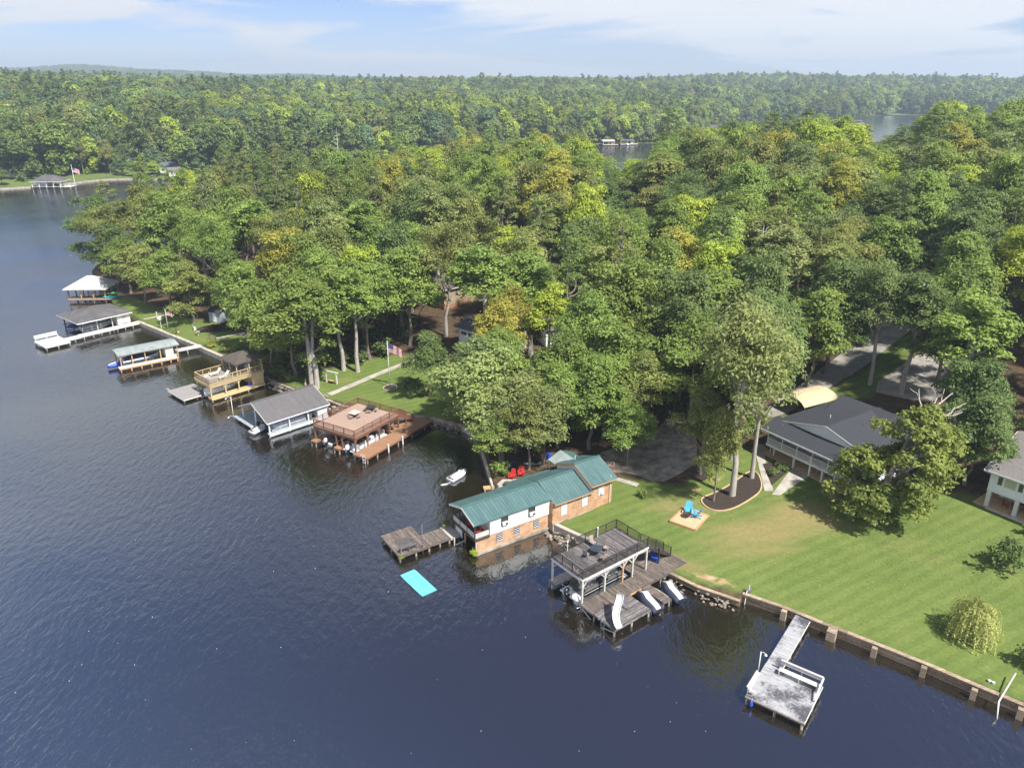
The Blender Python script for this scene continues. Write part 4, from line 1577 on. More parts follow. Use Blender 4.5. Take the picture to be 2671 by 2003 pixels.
d = thing('swim_dock', 'pale L shaped plank dock with long walkway and bench, bottom right', 'dock', (*LO, 0), LT)
Z = .8
planks(d, 0, 4.9, -4.75, 0, Z, 'v', .15, 'palewood')
planks(d, 4.92, 14.0, -1.35, 0, Z, 'v', .15, 'palewood')
fascia(d, -.02, 4.92, -4.77, .02, Z - .05, .18, 'whitewood')
fascia(d, 4.94, 14.0, -1.36, .01, Z - .06, .18, 'whitewood')
beam(d, 'front_stringer', (-.08, -4.8, Z - .12), (-.08, .05, Z - .12), .1, 'greywood2', .14)
pilings(d, [(.05, -.1), (.05, -2.4), (.05, -4.6), (2.5, -4.65), (4.8, -4.6), (4.8, -.1), (2.5, -.1), (7.5, -.1), (7.5, -1.25), (10.4, -.1), (10.4, -1.25), (13.2, -.1), (13.2, -1.25)], Z - .08)
# bench along the inner edge and right edge
for i, (u, z) in enumerate(((4.05, .45), (4.22, .45), (4.39, .45))):
    MB().beam((u, -4.7, Z + z), (u, -1.25, Z + z), .15, .04).build('bench_board', 'whitewood', d)
for z in (.7, .9):
    MB().beam((4.72, -4.72, Z + z), (4.72, -1.22, Z + z), .04, .14).build('backrest_board', 'whitewood', d)
MB().beam((4.76, -4.75, Z + 1.0), (4.76, -1.2, Z + 1.0), .18, .04).build('bench_cap', 'whitewood', d)
for v in (-4.6, -3, -1.35):
    post(d, 3.98, v, Z, Z + .44, .08, 'whitewood', 'bench_leg')
    post(d, 4.78, v, Z, Z + .98, .08, 'whitewood', 'bench_post')
MB().beam((4.7, -4.75, Z + 1.0), (2.6, -4.75, Z + .3), .14, .04).build('side_board', 'whitewood', d)
post(d, 2.7, -4.72, Z, Z + .4, .08, 'whitewood', 'bench_post')
# left rail seat
MB().beam((.35, -.05, Z + .5), (2.7, -.05, Z + .5), .28, .04).build('rail_seat', 'whitewood', d)
MB().beam((.35, .12, Z + .62), (2.7, .12, Z + .62), .1, .04).build('rail_cap', 'whitewood', d)
for u in (.4, 1.5, 2.6):
    post(d, u, .04, Z, Z + .6, .09, 'whitewood', 'rail_post')
MB().beam((.4, -.6, Z + .42), (.4, 0, Z + .42), .2, .04).build('rail_seat', 'whitewood', d)
lamp_post('white lamp post with drooping head on the pale L dock', LD(3.0, .12, Z - .2), 2.6, 'white', .4, R(-20))
b = MB().lathe([(.02, -.32), (.12, -.2), (.15, 0), (.12, .2), (.02, .32)], 12)
o = b.build('boat_fender', 'blue', None, True)
o.location = LD(-.22, -.55, Z - .35)
MB().tube([(0, 0, .3), (.1, .05, .55)], .015, 5).build('fender_rope', 'white', o)
tag(o, 'blue boat fender hanging at the corner of the pale dock', 'fender')

# ------------------------------------------------------------------ boathouse with green metal roof
BO, BT = (-3.9, 70.0), R(33.2)
def BH(u, v, z=0): return (*local(BO, BT, u, v), z)


d = thing('boathouse', 'long brick boathouse with green metal roof and cream upper storey', 'boathouse', (*BO, 0), BT)
cb = MB()
cb.bb((-.1, -.3, -1.5), (9.6, -.02, .28)).bb((-.1, 4.55, -1.5), (9.6, 4.8, .28)).bb((9.6, -.95, -1.0), (18.4, 5.4, 1.0))
cb.build('footing', 'oldconcrete', d)
w1 = MB()
w1.bb((0, -.18, .28), (9.6, .06, 2.02)).bb((0, 4.5, .28), (9.6, 4.72, 2.02))
w1.build('brick_wall', 'brick', d)
w2 = MB()
w2.bb((9.6, -.85, .95), (15.1, 5.2, 3.75)).bb((15.1, -.86, 1.0), (18.3, 5.2, 4.45))
w2.build('brick_wall', 'brick', d)
# siding boards, upper storey right wall
nb = 12
me = MB().box((0, 0, 0), (7.95, .035, .165)).mesh('siding_board', 'cream')
for i in range(nb):
    o = bpy.data.objects.new('siding_board', me)
    COL.objects.link(o)
    o.parent = d
    o.location = (1.65 + 3.975, -.27, 2.02 + (i + .5) * .165)
    o.rotation_euler = (R(8), 0, 0)
MB().bb((1.65, -.25, 2.0), (9.6, -.02, 3.98)).bb((1.65, 4.5, 2.0), (9.6, 4.72, 3.98)).bb((1.6, -.2, 2.0), (1.75, 4.7, 3.98)).build('upper_wall', 'cream', d)
for u in (1.63, 9.55):
    MB().bb((u - .06, -.33, 2.0), (u + .06, -.2, 3.98)).build('corner_board', 'offwhite', d)
# porch
planks(d, -.25, 1.6, -.2, 4.7, 2.05, 'u', .16, 'greywood2')
fascia(d, -.28, 1.6, -.24, 4.74, 2.0, .22, 'bronze')
for (u, v) in ((-.2, -.15), (-.2, 1.5), (-.2, 3.1), (-.2, 4.62)):
    post(d, u, v, 2.05, 4.1, .10, 'bronze')
for a_, b_ in (((-.2, -.15), (-.2, 4.62)), ((-.2, -.18), (1.55, -.18)), ((-.2, 4.66), (1.55, 4.66))):
    MB().beam((*a_, 2.45), (*b_, 2.45), .04, .62).build('rail_panel', 'offwhite', d)
    MB().beam((*a_, 2.82), (*b_, 2.82), .09, .06).build('hand_rail', 'bronze', d)
MB().bb((.05, 3.2, .3), (.12, 4.7, 1.95)).build('lower_panel', 'bluewhite', d)
MB().bb((.1, 2.5, .3), (.2, 2.75, 1.95)).build('slip_post', 'newwood', d)
MB().bb((2.5, .1, .0), (2.6, 4.5, 1.95)).build('slip_back_wall', 'interior', d)
MB().bb((-.1, -.15, .0), (.0, .0, 2.0)).build('slip_post', 'offwhite', d)
# roofs: panel by panel
def roof_slope(parent, u0, u1, e, r_, pw=.42, mat='teal', t=.05, name='roof_panel'):
    """e = (v,z) at the eave, r_ = (v,z) at the ridge"""
    n = max(1, round((u1 - u0) / pw))
    w = (u1 - u0) / n
    b = MB()
    b.loft([[(0, e[0], e[1]), (0, r_[0], r_[1]), (0, r_[0], r_[1] - t), (0, e[0], e[1] - t)],
            [(w - .004, e[0], e[1]), (w - .004, r_[0], r_[1]), (w - .004, r_[0], r_[1] - t), (w - .004, e[0], e[1] - t)]])
    # standing seam along one side
    b.beam((.02, e[0], e[1] + .006), (.02, r_[0], r_[1] + .006), .03, .022)
    me = b.mesh(name, mat)
    for i in range(n):
        o = bpy.data.objects.new(name, me)
        COL.objects.link(o)
        o.parent = parent
        o.location = (u0 + i * w, 0, 0)


roof_slope(d, -.45, 9.65, (-.42, 4.02), (2.3, 4.92))
roof_slope(d, -.45, 9.65, (5.02, 4.02), (2.3, 4.92))
roof_slope(d, 9.66, 15.25, (-1.2, 3.62), (2.25, 5.05))
roof_slope(d, 9.66, 15.25, (5.7, 3.62), (2.25, 5.05))
roof_slope(d, 14.9, 18.75, (-1.35, 4.42), (2.2, 5.85))
roof_slope(d, 14.9, 18.75, (5.7, 4.42), (2.2, 5.85))
for u0, u1, v, z in ((-.45, 9.66, 2.3, 4.93), (9.66, 14.9, 2.25, 5.06), (14.88, 18.77, 2.2, 5.86)):
    MB().beam((u0, v, z + .01), (u1, v, z + .01), .3, .05).build('ridge_cap', 'tealtrim', d)
# fascia of the gable steps
for u, e, z0, r_, z1 in ((-.47, -.42, 4.0, 2.3, 4.9), (14.87, -1.35, 4.38, 2.2, 5.81)):
    for ee in (e, 2 * r_ - e):
        MB().beam((u, ee, z0 - .1), (u, r_, z1 - .1), .05, .2).build('gable_trim', 'white' if u < 0 else 'newwood', d)
MB().add([(14.93, -1.2, 3.7), (14.93, 5.6, 3.7), (14.93, 5.6, 4.38), (14.93, 2.2, 5.76), (14.93, -1.2, 4.38), (15.02, -1.2, 3.7), (15.02, 5.6, 3.7), (15.02, 5.6, 4.38), (15.02, 2.2, 5.76), (15.02, -1.2, 4.38)],
         [(0, 1, 2, 3, 4), (9, 8, 7, 6, 5)]).build('gable_wall', 'offwhite', d)
MB().add([(1.66, -.2, 4.1), (1.66, 4.8, 4.1), (1.66, 2.3, 4.86), (1.74, -.2, 4.1), (1.74, 4.8, 4.1), (1.74, 2.3, 4.86)], [(0, 1, 2), (5, 4, 3)]).build('gable_wall', 'cream', d)
for u0, u1, v, z in ((-.45, 9.66, -.44, 3.94), (9.66, 15.25, -1.22, 3.53), (14.9, 18.75, -1.37, 4.33)):
    MB().beam((u0, v, z), (u1, v, z), .04, .13).build('eave_board', 'newwood' if u0 > 5 else 'tealtrim', d)
# windows
for u in (3.5, 7.1):
    wv = window(d, (u, -.3, 3.35), (0, -1), .85, 1.25, 'bronze', 'glass', (1, 2))
    MB().bb((u - .36, -.55, 2.82), (u + .36, -.31, 3.15)).build('air_conditioner', 'white', wv)
    MB().bb((u + .02, -.57, 2.86), (u + .3, -.555, 3.08)).build('conditioner_grille', 'black', wv)
for u in (2.9, 5.2, 7.8):
    w_o = MB().bb((u - .4, -.22, .85), (u + .4, -.185, 1.75)).build('window', 'glass', d)
    for i in range(4):
        MB().bb((u - .4, -.25, .94 + i * .22), (u + .4, -.223, .975 + i * .22)).build('window_louvre', 'bluewhite', w_o)
    MB().bb((u - .45, -.27, .76), (u + .45, -.185, .85)).build('window_sill', 'concrete', w_o)
for u, z in ((11.2, 2.5), (14.2, 2.7)):
    window(d, (u, -.86, z), (0, -1), .8, 1.5, 'white', 'flagwhite', (1, 2))
w_o = window(d, (16.6, -.87, 3.2), (0, -1), .75, 1.1, 'white', 'flagwhite', (1, 2))
MB().bb((16.55, -1.05, 2.7), (16.95, -.90, 2.98)).build('air_conditioner', 'white', w_o)
MB().tube([(17.9, -1.0, 1.2), (17.9, -1.0, 4.9)], .04, 6).build('vent_pipe', 'white', d)
MB().tube([(16.6, 4.2, 5.1), (16.6, 4.2, 5.6)], .05, 8).build('roof_vent', 'white', d)
# lean-to on the left and small cross gable at the back
b = MB()
b.slab([(8.4, 7.5, 2.75), (8.4, 5.2, 3.45), (15.2, 5.2, 3.45), (15.2, 7.5, 2.75)], .06)
b.build('lean_to_roof', 'teal', d)
for u in (8.6, 11.8, 15):
    post(d, u, 7.35, .8, 2.75, .1, 'offwhite')
gx = MB()
n = 12
for i in range(n):
    f = i / n
    v0 = 4.6 + 3.0 * f
    gx.slab([(15.0, v0, 4.05), (16.9, v0, 4.85 - .0), (16.9, v0 + .2, 4.85), (15.0, v0 + .2, 4.05)], .04)
gx.build('porch_roof_ribs', 'palemetal', d, kind='stuff')
MB().slab([(14.95, 4.5, 4.0), (16.9, 4.5, 4.8), (16.9, 7.7, 4.8), (14.95, 7.7, 4.0)], .05).build('porch_roof', 'tealtrim', d)
MB().slab([(18.9, 4.5, 4.0), (18.9, 7.7, 4.0), (16.9, 7.7, 4.8), (16.9, 4.5, 4.8)], .05).build('porch_roof', 'tealtrim', d)
for (u, v) in ((15.2, 7.4), (18.6, 7.4)):
    post(d, u, v, .8, 4.0, .12, 'offwhite')
# porch chairs
adirondack('red chair on the boathouse porch at the right corner', BH(.75, .55, 2.07), BT + R(150), 'red', s=.9)
adirondack('red chair on the boathouse porch beside the middle post', BH(.75, 2.3, 2.07), BT + R(170), 'red', s=.9)

# weathered dock in front of the boathouse
d = thing('swim_dock', 'weathered brown plank dock in front of the green roofed boathouse', 'dock', (*BO, 0), BT)
Z = .75
planks(d, -7.6, -3.92, 3.25, 8.0, Z, 'v', .16, 'greywood2')
planks(d, -3.9, -1.3, 3.4, 5.7, Z, 'v', .16, 'greywood2')
fascia(d, -7.62, -3.9, 3.23, 8.02, Z - .05, .22, 'greywood2')
fascia(d, -3.9, -1.3, 3.38, 5.72, Z - .06, .22, 'greywood2')
MB().slab([(-1.3, 3.3, Z - .02), (-.15, 3.3, Z - .02), (-.15, 5.9, Z - .02), (-1.3, 5.9, Z - .02)], .3).build('landing', 'concrete', d)
MB().bb((-6.9, 4.1, Z + .005), (-5.2, 6.2, Z + .014)).build('door_mat', 'greywood', d)
pilings(d, [(-7.5, 3.35), (-5.6, 3.35), (-4, 3.35), (-7.5, 7.9), (-5.6, 7.9), (-4, 7.9), (-7.5, 5.6), (-2.6, 3.5), (-1.4, 3.5), (-2.6, 5.6)], Z - .1)
beam(d, 'lower_brace', (-1.0, 2.6, .2), (.2, 2.6, .35), .1, 'offwhite')
post(d, -1.1, 2.9, -1.2, Z + .2, .12, 'offwhite')
post(d, .1, 2.6, -1.2, 1.0, .12, 'newwood')
b = thing('bench', 'grey slatted bench facing away on the boathouse swim dock', 'bench', BH(-6.3, 3.55, Z), BT)
for i in range(3):
    MB().bb((-1.0, .05 + i * .14, .42), (1.0, .16 + i * .14, .46)).build('seat_slat', 'greywood', b)
for i in range(3):
    MB().bb((-1.0, .0 - i * .03, .55 + i * .15), (1.0, .04 - i * .03, .66 + i * .15)).build('back_slat', 'greywood', b)
for u in (-.95, 0, .95):
    MB().bb((u - .05, -.05, 0), (u + .05, .05, .98)).build('bench_post', 'greywood', b)
    MB().bb((u - .04, .4, 0), (u + .04, .48, .42)).build('leg', 'greywood', b)
lamp_post('grey lamp post at the inner corner of the boathouse swim dock', BH(-4.75, 3.35, -.5), 4.2, 'greywood', .22, R(120))

# ------------------------------------------------------------------ red dock
RO, RT = (-21.4, 92.85), R(58)
def RD(u, v, z=0): return (*local(RO, RT, u, v), z)


d = thing('boat_dock', 'red stained two storey boat dock with railed sun deck', 'dock', (*RO, 0), RT)
ZU, ZL = 3.0, .85
planks(d, .1, 9.3, 0, 7.8, ZU, 'v', .15, 'redfloor', .012)
fascia(d, .07, 9.33, -.03, 7.83, ZU - .05, .18, 'redwood', .07)
fascia(d, .15, 9.25, .05, 7.75, ZU - .25, .24, 'redwood', .09)
for u in (1.5, 3, 4.5, 6, 7.5):
    beam(d, 'joist', (u, .1, ZU - .2), (u, 7.7, ZU - .2), .07, 'redwood', .22)
for (u, v) in ((.2, .1), (.2, 2.5), (.2, 3.6), (.2, 7.7), (2.6, .1), (5.0, .1), (7.2, .1), (9.2, .1), (5.0, 7.7), (9.2, 7.7), (9.2, 3.0), (5, 3.0)):
    post(d, u, v, -1.5, ZU - .35, .19, 'redwood')
for (u, v, dirs) in ((.2, .1, ((1, 0), (0, 1))), (2.6, .1, ((1, 0), (-1, 0))), (5.0, .1, ((1, 0), (-1, 0))), (7.2, .1, ((1, 0), (-1, 0))), (.2, 2.5, ((0, -1),)), (.2, 3.6, ((0, 1),)), (.2, 7.7, ((0, -1),))):
    for du, dv in dirs:
        pr = None
        for k_ in range(4):
            a1, a2 = k_ / 4 * math.pi / 2, (k_ + 1) / 4 * math.pi / 2
            f = lambda a: (u + du * .85 * (1 - math.cos(a)), v + dv * .85 * (1 - math.cos(a)), ZU - 1.2 + .85 * math.sin(a))
            beam(d, 'arch_brace', f(a1), f(a2), .10, 'redwood', .14)
railing(d, [(9.2, .05, ZU), (9.2, 7.75, ZU)][::-1] and [(9.2, 1.2, ZU), (9.2, 7.75, ZU), (.15, 7.75, ZU), (.15, .05, ZU), (9.2, .05, ZU)], .95, 'redwood', .13, .03, .11, 1.9, (.14, .05), extra=.06)
planks(d, -.55, 13.9, -2.6, -.1, ZL, 'v', .15, 'redwalk', .012)
planks(d, 9.3, 13.8, -.08, 1.3, ZL, 'v', .15, 'redwalk', .012)
planks(d, -.6, 8.5, 6.9, 7.9, ZL, 'v', .15, 'redwalk', .012)
planks(d, -.5, 8.5, 2.5, 3.6, ZL, 'v', .15, 'redwalk', .012)
planks(d, 7.6, 9.3, -.05, 2.4, ZL, 'v', .15, 'redwalk', .012)
for r_ in ((-.57, 13.9, -2.62, -.08), (-.6, 8.5, 6.88, 7.92), (-.5, 8.5, 2.48, 3.62)):
    fascia(d, *r_, ZL - .05, .22, 'redwood')
pilings(d, [(-.4, -2.5), (1.6, -2.5), (-.4, -.3), (6, -2.5), (9, -2.5), (12, -2.5), (-.5, 7), (-.5, 7.8), (-.4, 2.6), (-.4, 3.5), (4, 7.8), (13.6, -2.4)], ZL - .1)
for u in (3.65, 6.71):
    MB().tube([(u, -2.75, -1.5), (u, -2.75, 1.15)], .1, 10).lathe([(.1, 1.15), (.12, 1.2), (.02, 1.3)], 10, (u, -2.75, 0)).build('mooring_pole', 'white', d)
for u in (1.9, 4.2):
    MB().tube([(u, -.2, -1.2), (u, -.2, 1.9)], .06, 8).build('mooring_pole', 'white', d)
beam(d, 'cross_brace', (8.2, -2.5, -.2), (13.0, -2.5, .5), .1, 'redwood')
n_ = 10
for i in range(n_):
    u = 9.4 + i * .3
    z = ZU - (i + 1) * (ZU - ZL) / (n_ + 1)
    MB().bb((u, .05, z - .05), (u + .31, 1.1, z)).build('stair_tread', 'redwalk', d)
for v in (.02, 1.13):
    beam(d, 'stair_stringer', (9.3, v, ZU - .2), (12.4, v, ZL + .05), .06, 'redwood', .28)
    railing(d, [(9.3, v, ZU), (12.4, v, ZL + .15)], .95, 'redwood', .13, .03, .11, 1.6, (.14, .05))
post(d, 10.9, 0, ZL, ZU - .8, .12, 'redwood')
# swimming ladder and bar set
t = ladder('dock_ladder', 'white box step ladder at the corner of the red dock walkway', RD(-.62, -2.1, ZL - .15), RT + R(180), 1, -1.1, 'white', 3)
for i, (u, v, a) in enumerate(((7.9, .6, 0), (8.5, .9, 90))):
    patio_chair(['small brown chair under the red sun deck near the stairs', 'small brown chair under the red sun deck further inside'][i], RD(u, v, ZL + .01), RT + R(a))
round_table('small round table between chairs under the red sun deck', RD(8.2, .3, ZL + .01), .35, .7, 'redwood', 'bronze')
picnic_set('picnic table with square cream top on the red sun deck', RD(5.2, 4.7, ZU + .01), RT, 'creamcanvas')
picnic_set('dark metal picnic table near the back rail of the red sun deck', RD(8.0, 4.1, ZU + .01), RT + R(20), 'bronze')
pontoon('silver pontoon boat in the right slip of the red dock', RD(.2, 1.3, .1), RT, 7.0, 2.3, 'canvas', cowl='gel', seats='seatdark')
runabout('tan and grey motor boat in the left slip of the red dock', RD(.3, 5.6, .05), RT, 5.4, 1.9, .7, 'seat', 'bronze', 'black', 'canvas')

# personal watercraft adrift in the cove
jetski('silver and white jet ski floating free in the cove', (-8.0, 86.2, -.12), R(52), False)
o = MB().loft([[(x, -w, .02), (x, -w, .10), (x, w, .10), (x, w, .02)] for x, w in ((0, .06), (.25, .14), (.75, .12), (.95, .05))]).build('float', 'offwhite', None)
MB().tube([(.95, 0, .08), (1.4, .25, .12)], .03, 6).build('tow_rope', 'white', o)
o.location = (-9.1, 85.2, 0)
o.rotation_euler = (0, 0, R(20))
tag(o, 'small white float trailing behind the jet ski in the cove', 'float')

# ------------------------------------------------------------------ gabled grey boathouse
GO, GT = (-35.0, 99.1), R(44.5)
def GB(u, v, z=0): return (*local(GO, GT, u, v), z)


d = thing('boathouse', 'open sided boathouse with grey brown gabled metal roof and white posts', 'boathouse', (*GO, 0), GT)
W, L, ZE, ZR = 8.3, 9.6, 2.45, 4.35
roof_slope(d, -.35, 9.95, (-.35, ZE), (W / 2, ZR), .45, 'greymetal')
roof_slope(d, -.35, 9.95, (W + .35, ZE), (W / 2, ZR), .45, 'greymetal')
MB().beam((-.37, W / 2, ZR + .03), (9.97, W / 2, ZR + .03), .35, .05).build('ridge_cap', 'greymetal', d)
for e in (-.35, W + .35):
    for u in (-.37, 9.97):
        MB().beam((u, e, ZE - .1), (u, W / 2, ZR - .1), .05, .18).build('gable_trim', 'white', d)
    MB().beam((-.35, e * 1.0, ZE - .1), (9.95, e, ZE - .1), .05, .16).build('eave_board', 'bluewhite', d)
for v in (.1, W - .1):
    for u in (0.1, 3.3, 6.4, 9.5):
        post(d, u, v, -1.5, ZE - .1, .17, 'bluewhite')
    MB().beam((0, v, ZE - .2), (9.6, v, ZE - .2), .14, .24).build('top_beam', 'bluewhite', d)
post(d, .1, 4.15, -1.5, ZR - .3, .15, 'bluewhite')
MB().bb((8.0, 0.02, .6), (9.6, .12, ZE - .1)).build('storage_wall', 'bluewhite', d)
MB().bb((8.0, .12, .6), (8.1, 3.2, ZE - .1)).build('storage_wall', 'bluewhite', d)
MB().bb((9.5, .1, .6), (9.6, W, ZE - .1)).build('back_wall', 'bluewhite', d)
MB().bb((6.4, .02, .6), (7.0, .08, ZE - .2)).build('screen_panel', 'interior', d)
planks(d, 0, 9.6, -.15, .5, .65, 'v', .15, 'bluegrey')
fascia(d, -.02, 9.62, -.17, .52, .6, .22, 'bluewhite')
MB().beam((0, -.19, .42), (9.6, -.19, .42), .05, .4).build('skirt_board', 'bluewhite', d)
planks(d, -.75, 3.2, 4.3, 9.6, .65, 'v', .15, 'bluegrey')
fascia(d, -.77, 3.22, 4.28, 9.62, .6, .2, 'bluewhite')
planks(d, 3.25, 9.5, 4.3, 8.2, .65, 'v', .15, 'bluegrey')
planks(d, 8.0, 9.5, .55, 4.2, .65, 'v', .15, 'bluegrey')
pilings(d, [(0, 0), (3.2, -.05), (6.4, -.05), (9.5, 0), (-.6, 4.4), (-.6, 7), (-.6, 9.5), (1.5, 9.5), (3.1, 9.5), (3.2, 4.4)], .55)
t = lamp_post('white twin headed lamp post at the left corner of the grey gabled boathouse', GB(-.8, 9.75, -.6), 4.3, 'white', .75, R(190), 2)
pontoon('pontoon boat under a pale grey cover in the gabled boathouse', GB(.9, 1.75, .15), GT, 6.6, 2.3, cover='canvas')
jetski('black and white jet ski at the mouth of the gabled boathouse', GB(-1.5, 2.6, .1), GT + R(15), False)
runabout('dark low motor boat in the inner slip of the gabled boathouse', GB(.3, 3.4, .0), GT, 4.6, 1.0, .5, 'gelblk', 'bronze', 'gel', 'gelblk')
patio_chair('grey chair on the pale deck of the gabled boathouse', GB(1.6, 5.4, .66), GT + R(200), 'bronze', 'navy')

# ------------------------------------------------------------------ tan dock with gazebo
TO, TT = (-48.2, 112.2), R(47)
def TD(u, v, z=0): return (*local(TO, TT, u, v), z)


d = thing('boat_dock', 'tan painted two storey dock with brown roofed gazebo on top', 'dock', (*TO, 0), TT)
ZU, ZL = 2.95, .65
planks(d, 0, 9.4, 0, 4.8, ZU, 'v', .16, 'greyplat')
fascia(d, -.15, 9.55, -.15, 4.95, ZU - .02, .16, 'tan', .09)
fascia(d, -.05, 9.45, -.05, 4.85, ZU - .25, .3, 'tan', .09)
for (u, v) in ((.1, .1), (2.6, .1), (4.9, .1), (7.4, .1), (9.3, .1), (.1, 4.7), (4.9, 4.7), (9.3, 4.7)):
    post(d, u, v, -1.5, ZU - .3, .17, 'tan')
for u in (.1, 2.6, 4.9, 7.4):
    for s in (-1, 1):
        if u + s * .7 > 0:
            beam(d, 'brace', (u, .1, ZU - 1.1), (u + s * .7, .1, ZU - .38), .09, 'tan')
beam(d, 'brace', (.1, .1, ZU - 1.1), (.1, .8, ZU - .38), .09, 'tan')
beam(d, 'brace', (.1, 4.7, ZU - 1.1), (.1, 4.0, ZU - .38), .09, 'tan')
for a_, b_ in (((0, 0), (9.4, 0)), ((0, 4.8), (9.4, 4.8)), ((0, 0), (0, 4.8)), ((9.4, 0), (9.4, 4.8))):
    L = math.dist(a_, b_)
    n = round(L / 1.35)
    for i in range(n):
        p = Vector((*a_, 0)).lerp(Vector((*b_, 0)), i / n)
        post(d, p.x, p.y, ZU, ZU + .95, .09, 'tan', 'rail_post')
    MB().beam((*a_, ZU + .97), (*b_, ZU + .97), .14, .05).build('hand_rail', 'tan', d)
    MB().beam((*a_, ZU + .12), (*b_, ZU + .12), .06, .08).build('bottom_rail', 'tan', d)
    bm = MB()
    k_ = int(L / .17)
    for i in range(1, k_):
        p = Vector((*a_, 0)).lerp(Vector((*b_, 0)), i / k_)
        bm.box((p.x, p.y, ZU + .55), (.03, .03, .8))
    bm.build('balusters', 'tanwire', d, kind='stuff')
# gazebo
g0, g1 = 4.9, 9.3
for (u, v) in ((g0, .1), (g0, 2.4), (g0, 4.7), (7.1, .1), (g1, .1), (g1, 4.7), (7.1, 4.7), (g1, 2.4)):
    post(d, u, v, ZU, 5.2, .13, 'tan')
for v in (.1, 4.7):
    for u, s in ((g0, 1), (7.1, -1), (7.1, 1), (g1, -1)):
        beam(d, 'brace', (u, v, 4.5), (u + s * .6, v, 5.1), .08, 'tan')
for v, s in ((.1, 1), (2.4, -1), (2.4, 1), (4.7, -1)):
    beam(d, 'brace', (g0, v, 4.5), (g0, v + s * .6, 5.1), .08, 'tan')
for a_, b_ in (((g0, .1), (g1, .1)), ((g0, 4.7), (g1, 4.7)), ((g0, .1), (g0, 4.7)), ((g1, .1), (g1, 4.7))):
    beam(d, 'gazebo_beam', (*a_, 5.2), (*b_, 5.2), .12, 'tan', .2)
ap = (7.1, 2.4, 6.35)
cs = [(g0 - .45, -.4, 5.25), (g1 + .45, -.4, 5.25), (g1 + .45, 5.2, 5.25), (g0 - .45, 5.2, 5.25)]
rb = MB()
for i in range(4):
    MB().add([cs[i], cs[(i + 1) % 4], ap, tuple(Vector(cs[i]) - Vector((0, 0, .1))), tuple(Vector(cs[(i + 1) % 4]) - Vector((0, 0, .1))), (ap[0], ap[1], ap[2] - .1)],
             [(0, 1, 2), (5, 4, 3), (0, 3, 4, 1)]).build('roof_slope', 'shbrown', d)
# lower level
planks(d, 0, 9.4, -.25, 1.0, ZL, 'v', .16, 'tan', .012)
fascia(d, -.02, 9.42, -.27, 1.02, ZL - .03, .3, 'tan', .06)
MB().bb((7.5, .02, ZL), (9.4, .1, ZU - .4)).build('storage_wall', 'tan', d)
MB().bb((7.5, .1, ZL), (7.58, 4.6, ZU - .4)).build('storage_wall', 'tan', d)
MB().bb((9.32, .1, ZL), (9.4, 4.7, ZU - .4)).build('back_wall', 'tan', d)
planks(d, 7.6, 9.3, 1.02, 4.6, ZL, 'v', .16, 'tan', .012)
planks(d, -3.25, 1.0, 2.8, 8.5, ZL - .05, 'u', .16, 'greyplat', .012)
fascia(d, -3.3, 1.03, 2.77, 8.53, ZL - .08, .2, 'offwhite', .08)
pilings(d, [(.1, -.1), (3.2, -.15), (6.3, -.15), (9.3, -.1), (-3.1, 3), (-3.1, 5.7), (-3.1, 8.3), (-1, 3), (.8, 3), (.8, 8.3)], ZL - .15)
lad = ladder('dock_ladder', 'looped white swim ladder on the grey platform of the tan dock', TD(-3.3, 7.8, ZL - .1), TT + R(180), 1, -1.0, 'white', 3)
lounger('white sun lounger beside the left rail of the tan sun deck', TD(3.0, 3.6, ZU + .01), TT + R(180))
lounger('white sun lounger beside the right rail of the tan sun deck', TD(3.3, 1.3, ZU + .01), TT + R(188))
adirondack('white low chair at the water end of the tan sun deck', TD(1.4, 3.2, ZU + .01), TT + R(160), 'white', s=.9)
adirondack('white chair inside the gazebo on the tan dock', TD(7.4, 1.6, ZU + .01), TT + R(-120), 'white', s=.9)
runabout('white motor boat under the tan dock', TD(.0, 2.6, .3), TT, 5.8, 2.0, .8, 'gel', 'canvas', 'seat', 'gelblk')
o = MB().bb((-.3, -.2, 0), (.3, .2, .35)).bb((-.32, -.22, .35), (.32, .22, .42)).build('cooler', 'blue', None)
o.location = TD(7.1, .5, ZL + .01)
tag(o, 'blue cooler on the lower walkway of the tan dock', 'cooler')

# ------------------------------------------------------------------ flat roofed dock with white walkway
FO, FT = (-69.7, 126.5), R(38.5)
def FD(u, v, z=0): return (*local(FO, FT, u, v), z)


d = thing('boat_dock', 'low dock with flat pale grey green metal roof and white walkway', 'dock', (*FO, 0), FT)
ZE = 2.8
roof_slope(d, -.1, 10.4, (-.1, ZE - .02), (2.15, ZE + .22), .5, 'palemetal')
roof_slope(d, -.1, 10.4, (4.4, ZE - .02), (2.15, ZE + .22), .5, 'palemetal')
for e in (-.12, 4.42):
    MB().beam((-.1, e, ZE - .12), (10.4, e, ZE - .12), .05, .16).build('eave_board', 'greyplat', d)
for u in (.3, 2.2, 4.4, 7.0, 10.0):
    for v in (.15, 4.1):
        post(d, u, v, -1.5, ZE - .05, .16, 'newwood')
planks(d, -.3, 9.6, -1.1, .15, .7, 'v', .17, 'whitewood', .012)
fascia(d, -.32, 9.62, -1.12, .17, .66, .24, 'newwood')
planks(d, 7.9, 10.2, .2, 4.2, .7, 'v', .17, 'whitewood', .012)
MB().bb((7.9, .2, .7), (9.3, 1.9, ZE - .15)).build('storage_closet', 'offwhite', d)
MB().bb((7.86, .55, .75), (7.89, 1.4, 2.5)).build('closet_door', 'cream', d)
pilings(d, [(-.1, -1.0), (1.6, -1.0), (3.3, -1.0), (5, -1.0), (6.7, -1.0), (8.3, -1.0), (9.5, -1.0)], .6, .1, 'newwood')
pilings(d, [(10, 4.1), (8, 4.1)], .6)
runabout('white and navy motor boat in the flat roofed dock', FD(.8, 1.9, .45), FT, 6.3, 2.3, .8, 'gel', 'navy', 'navy', None)
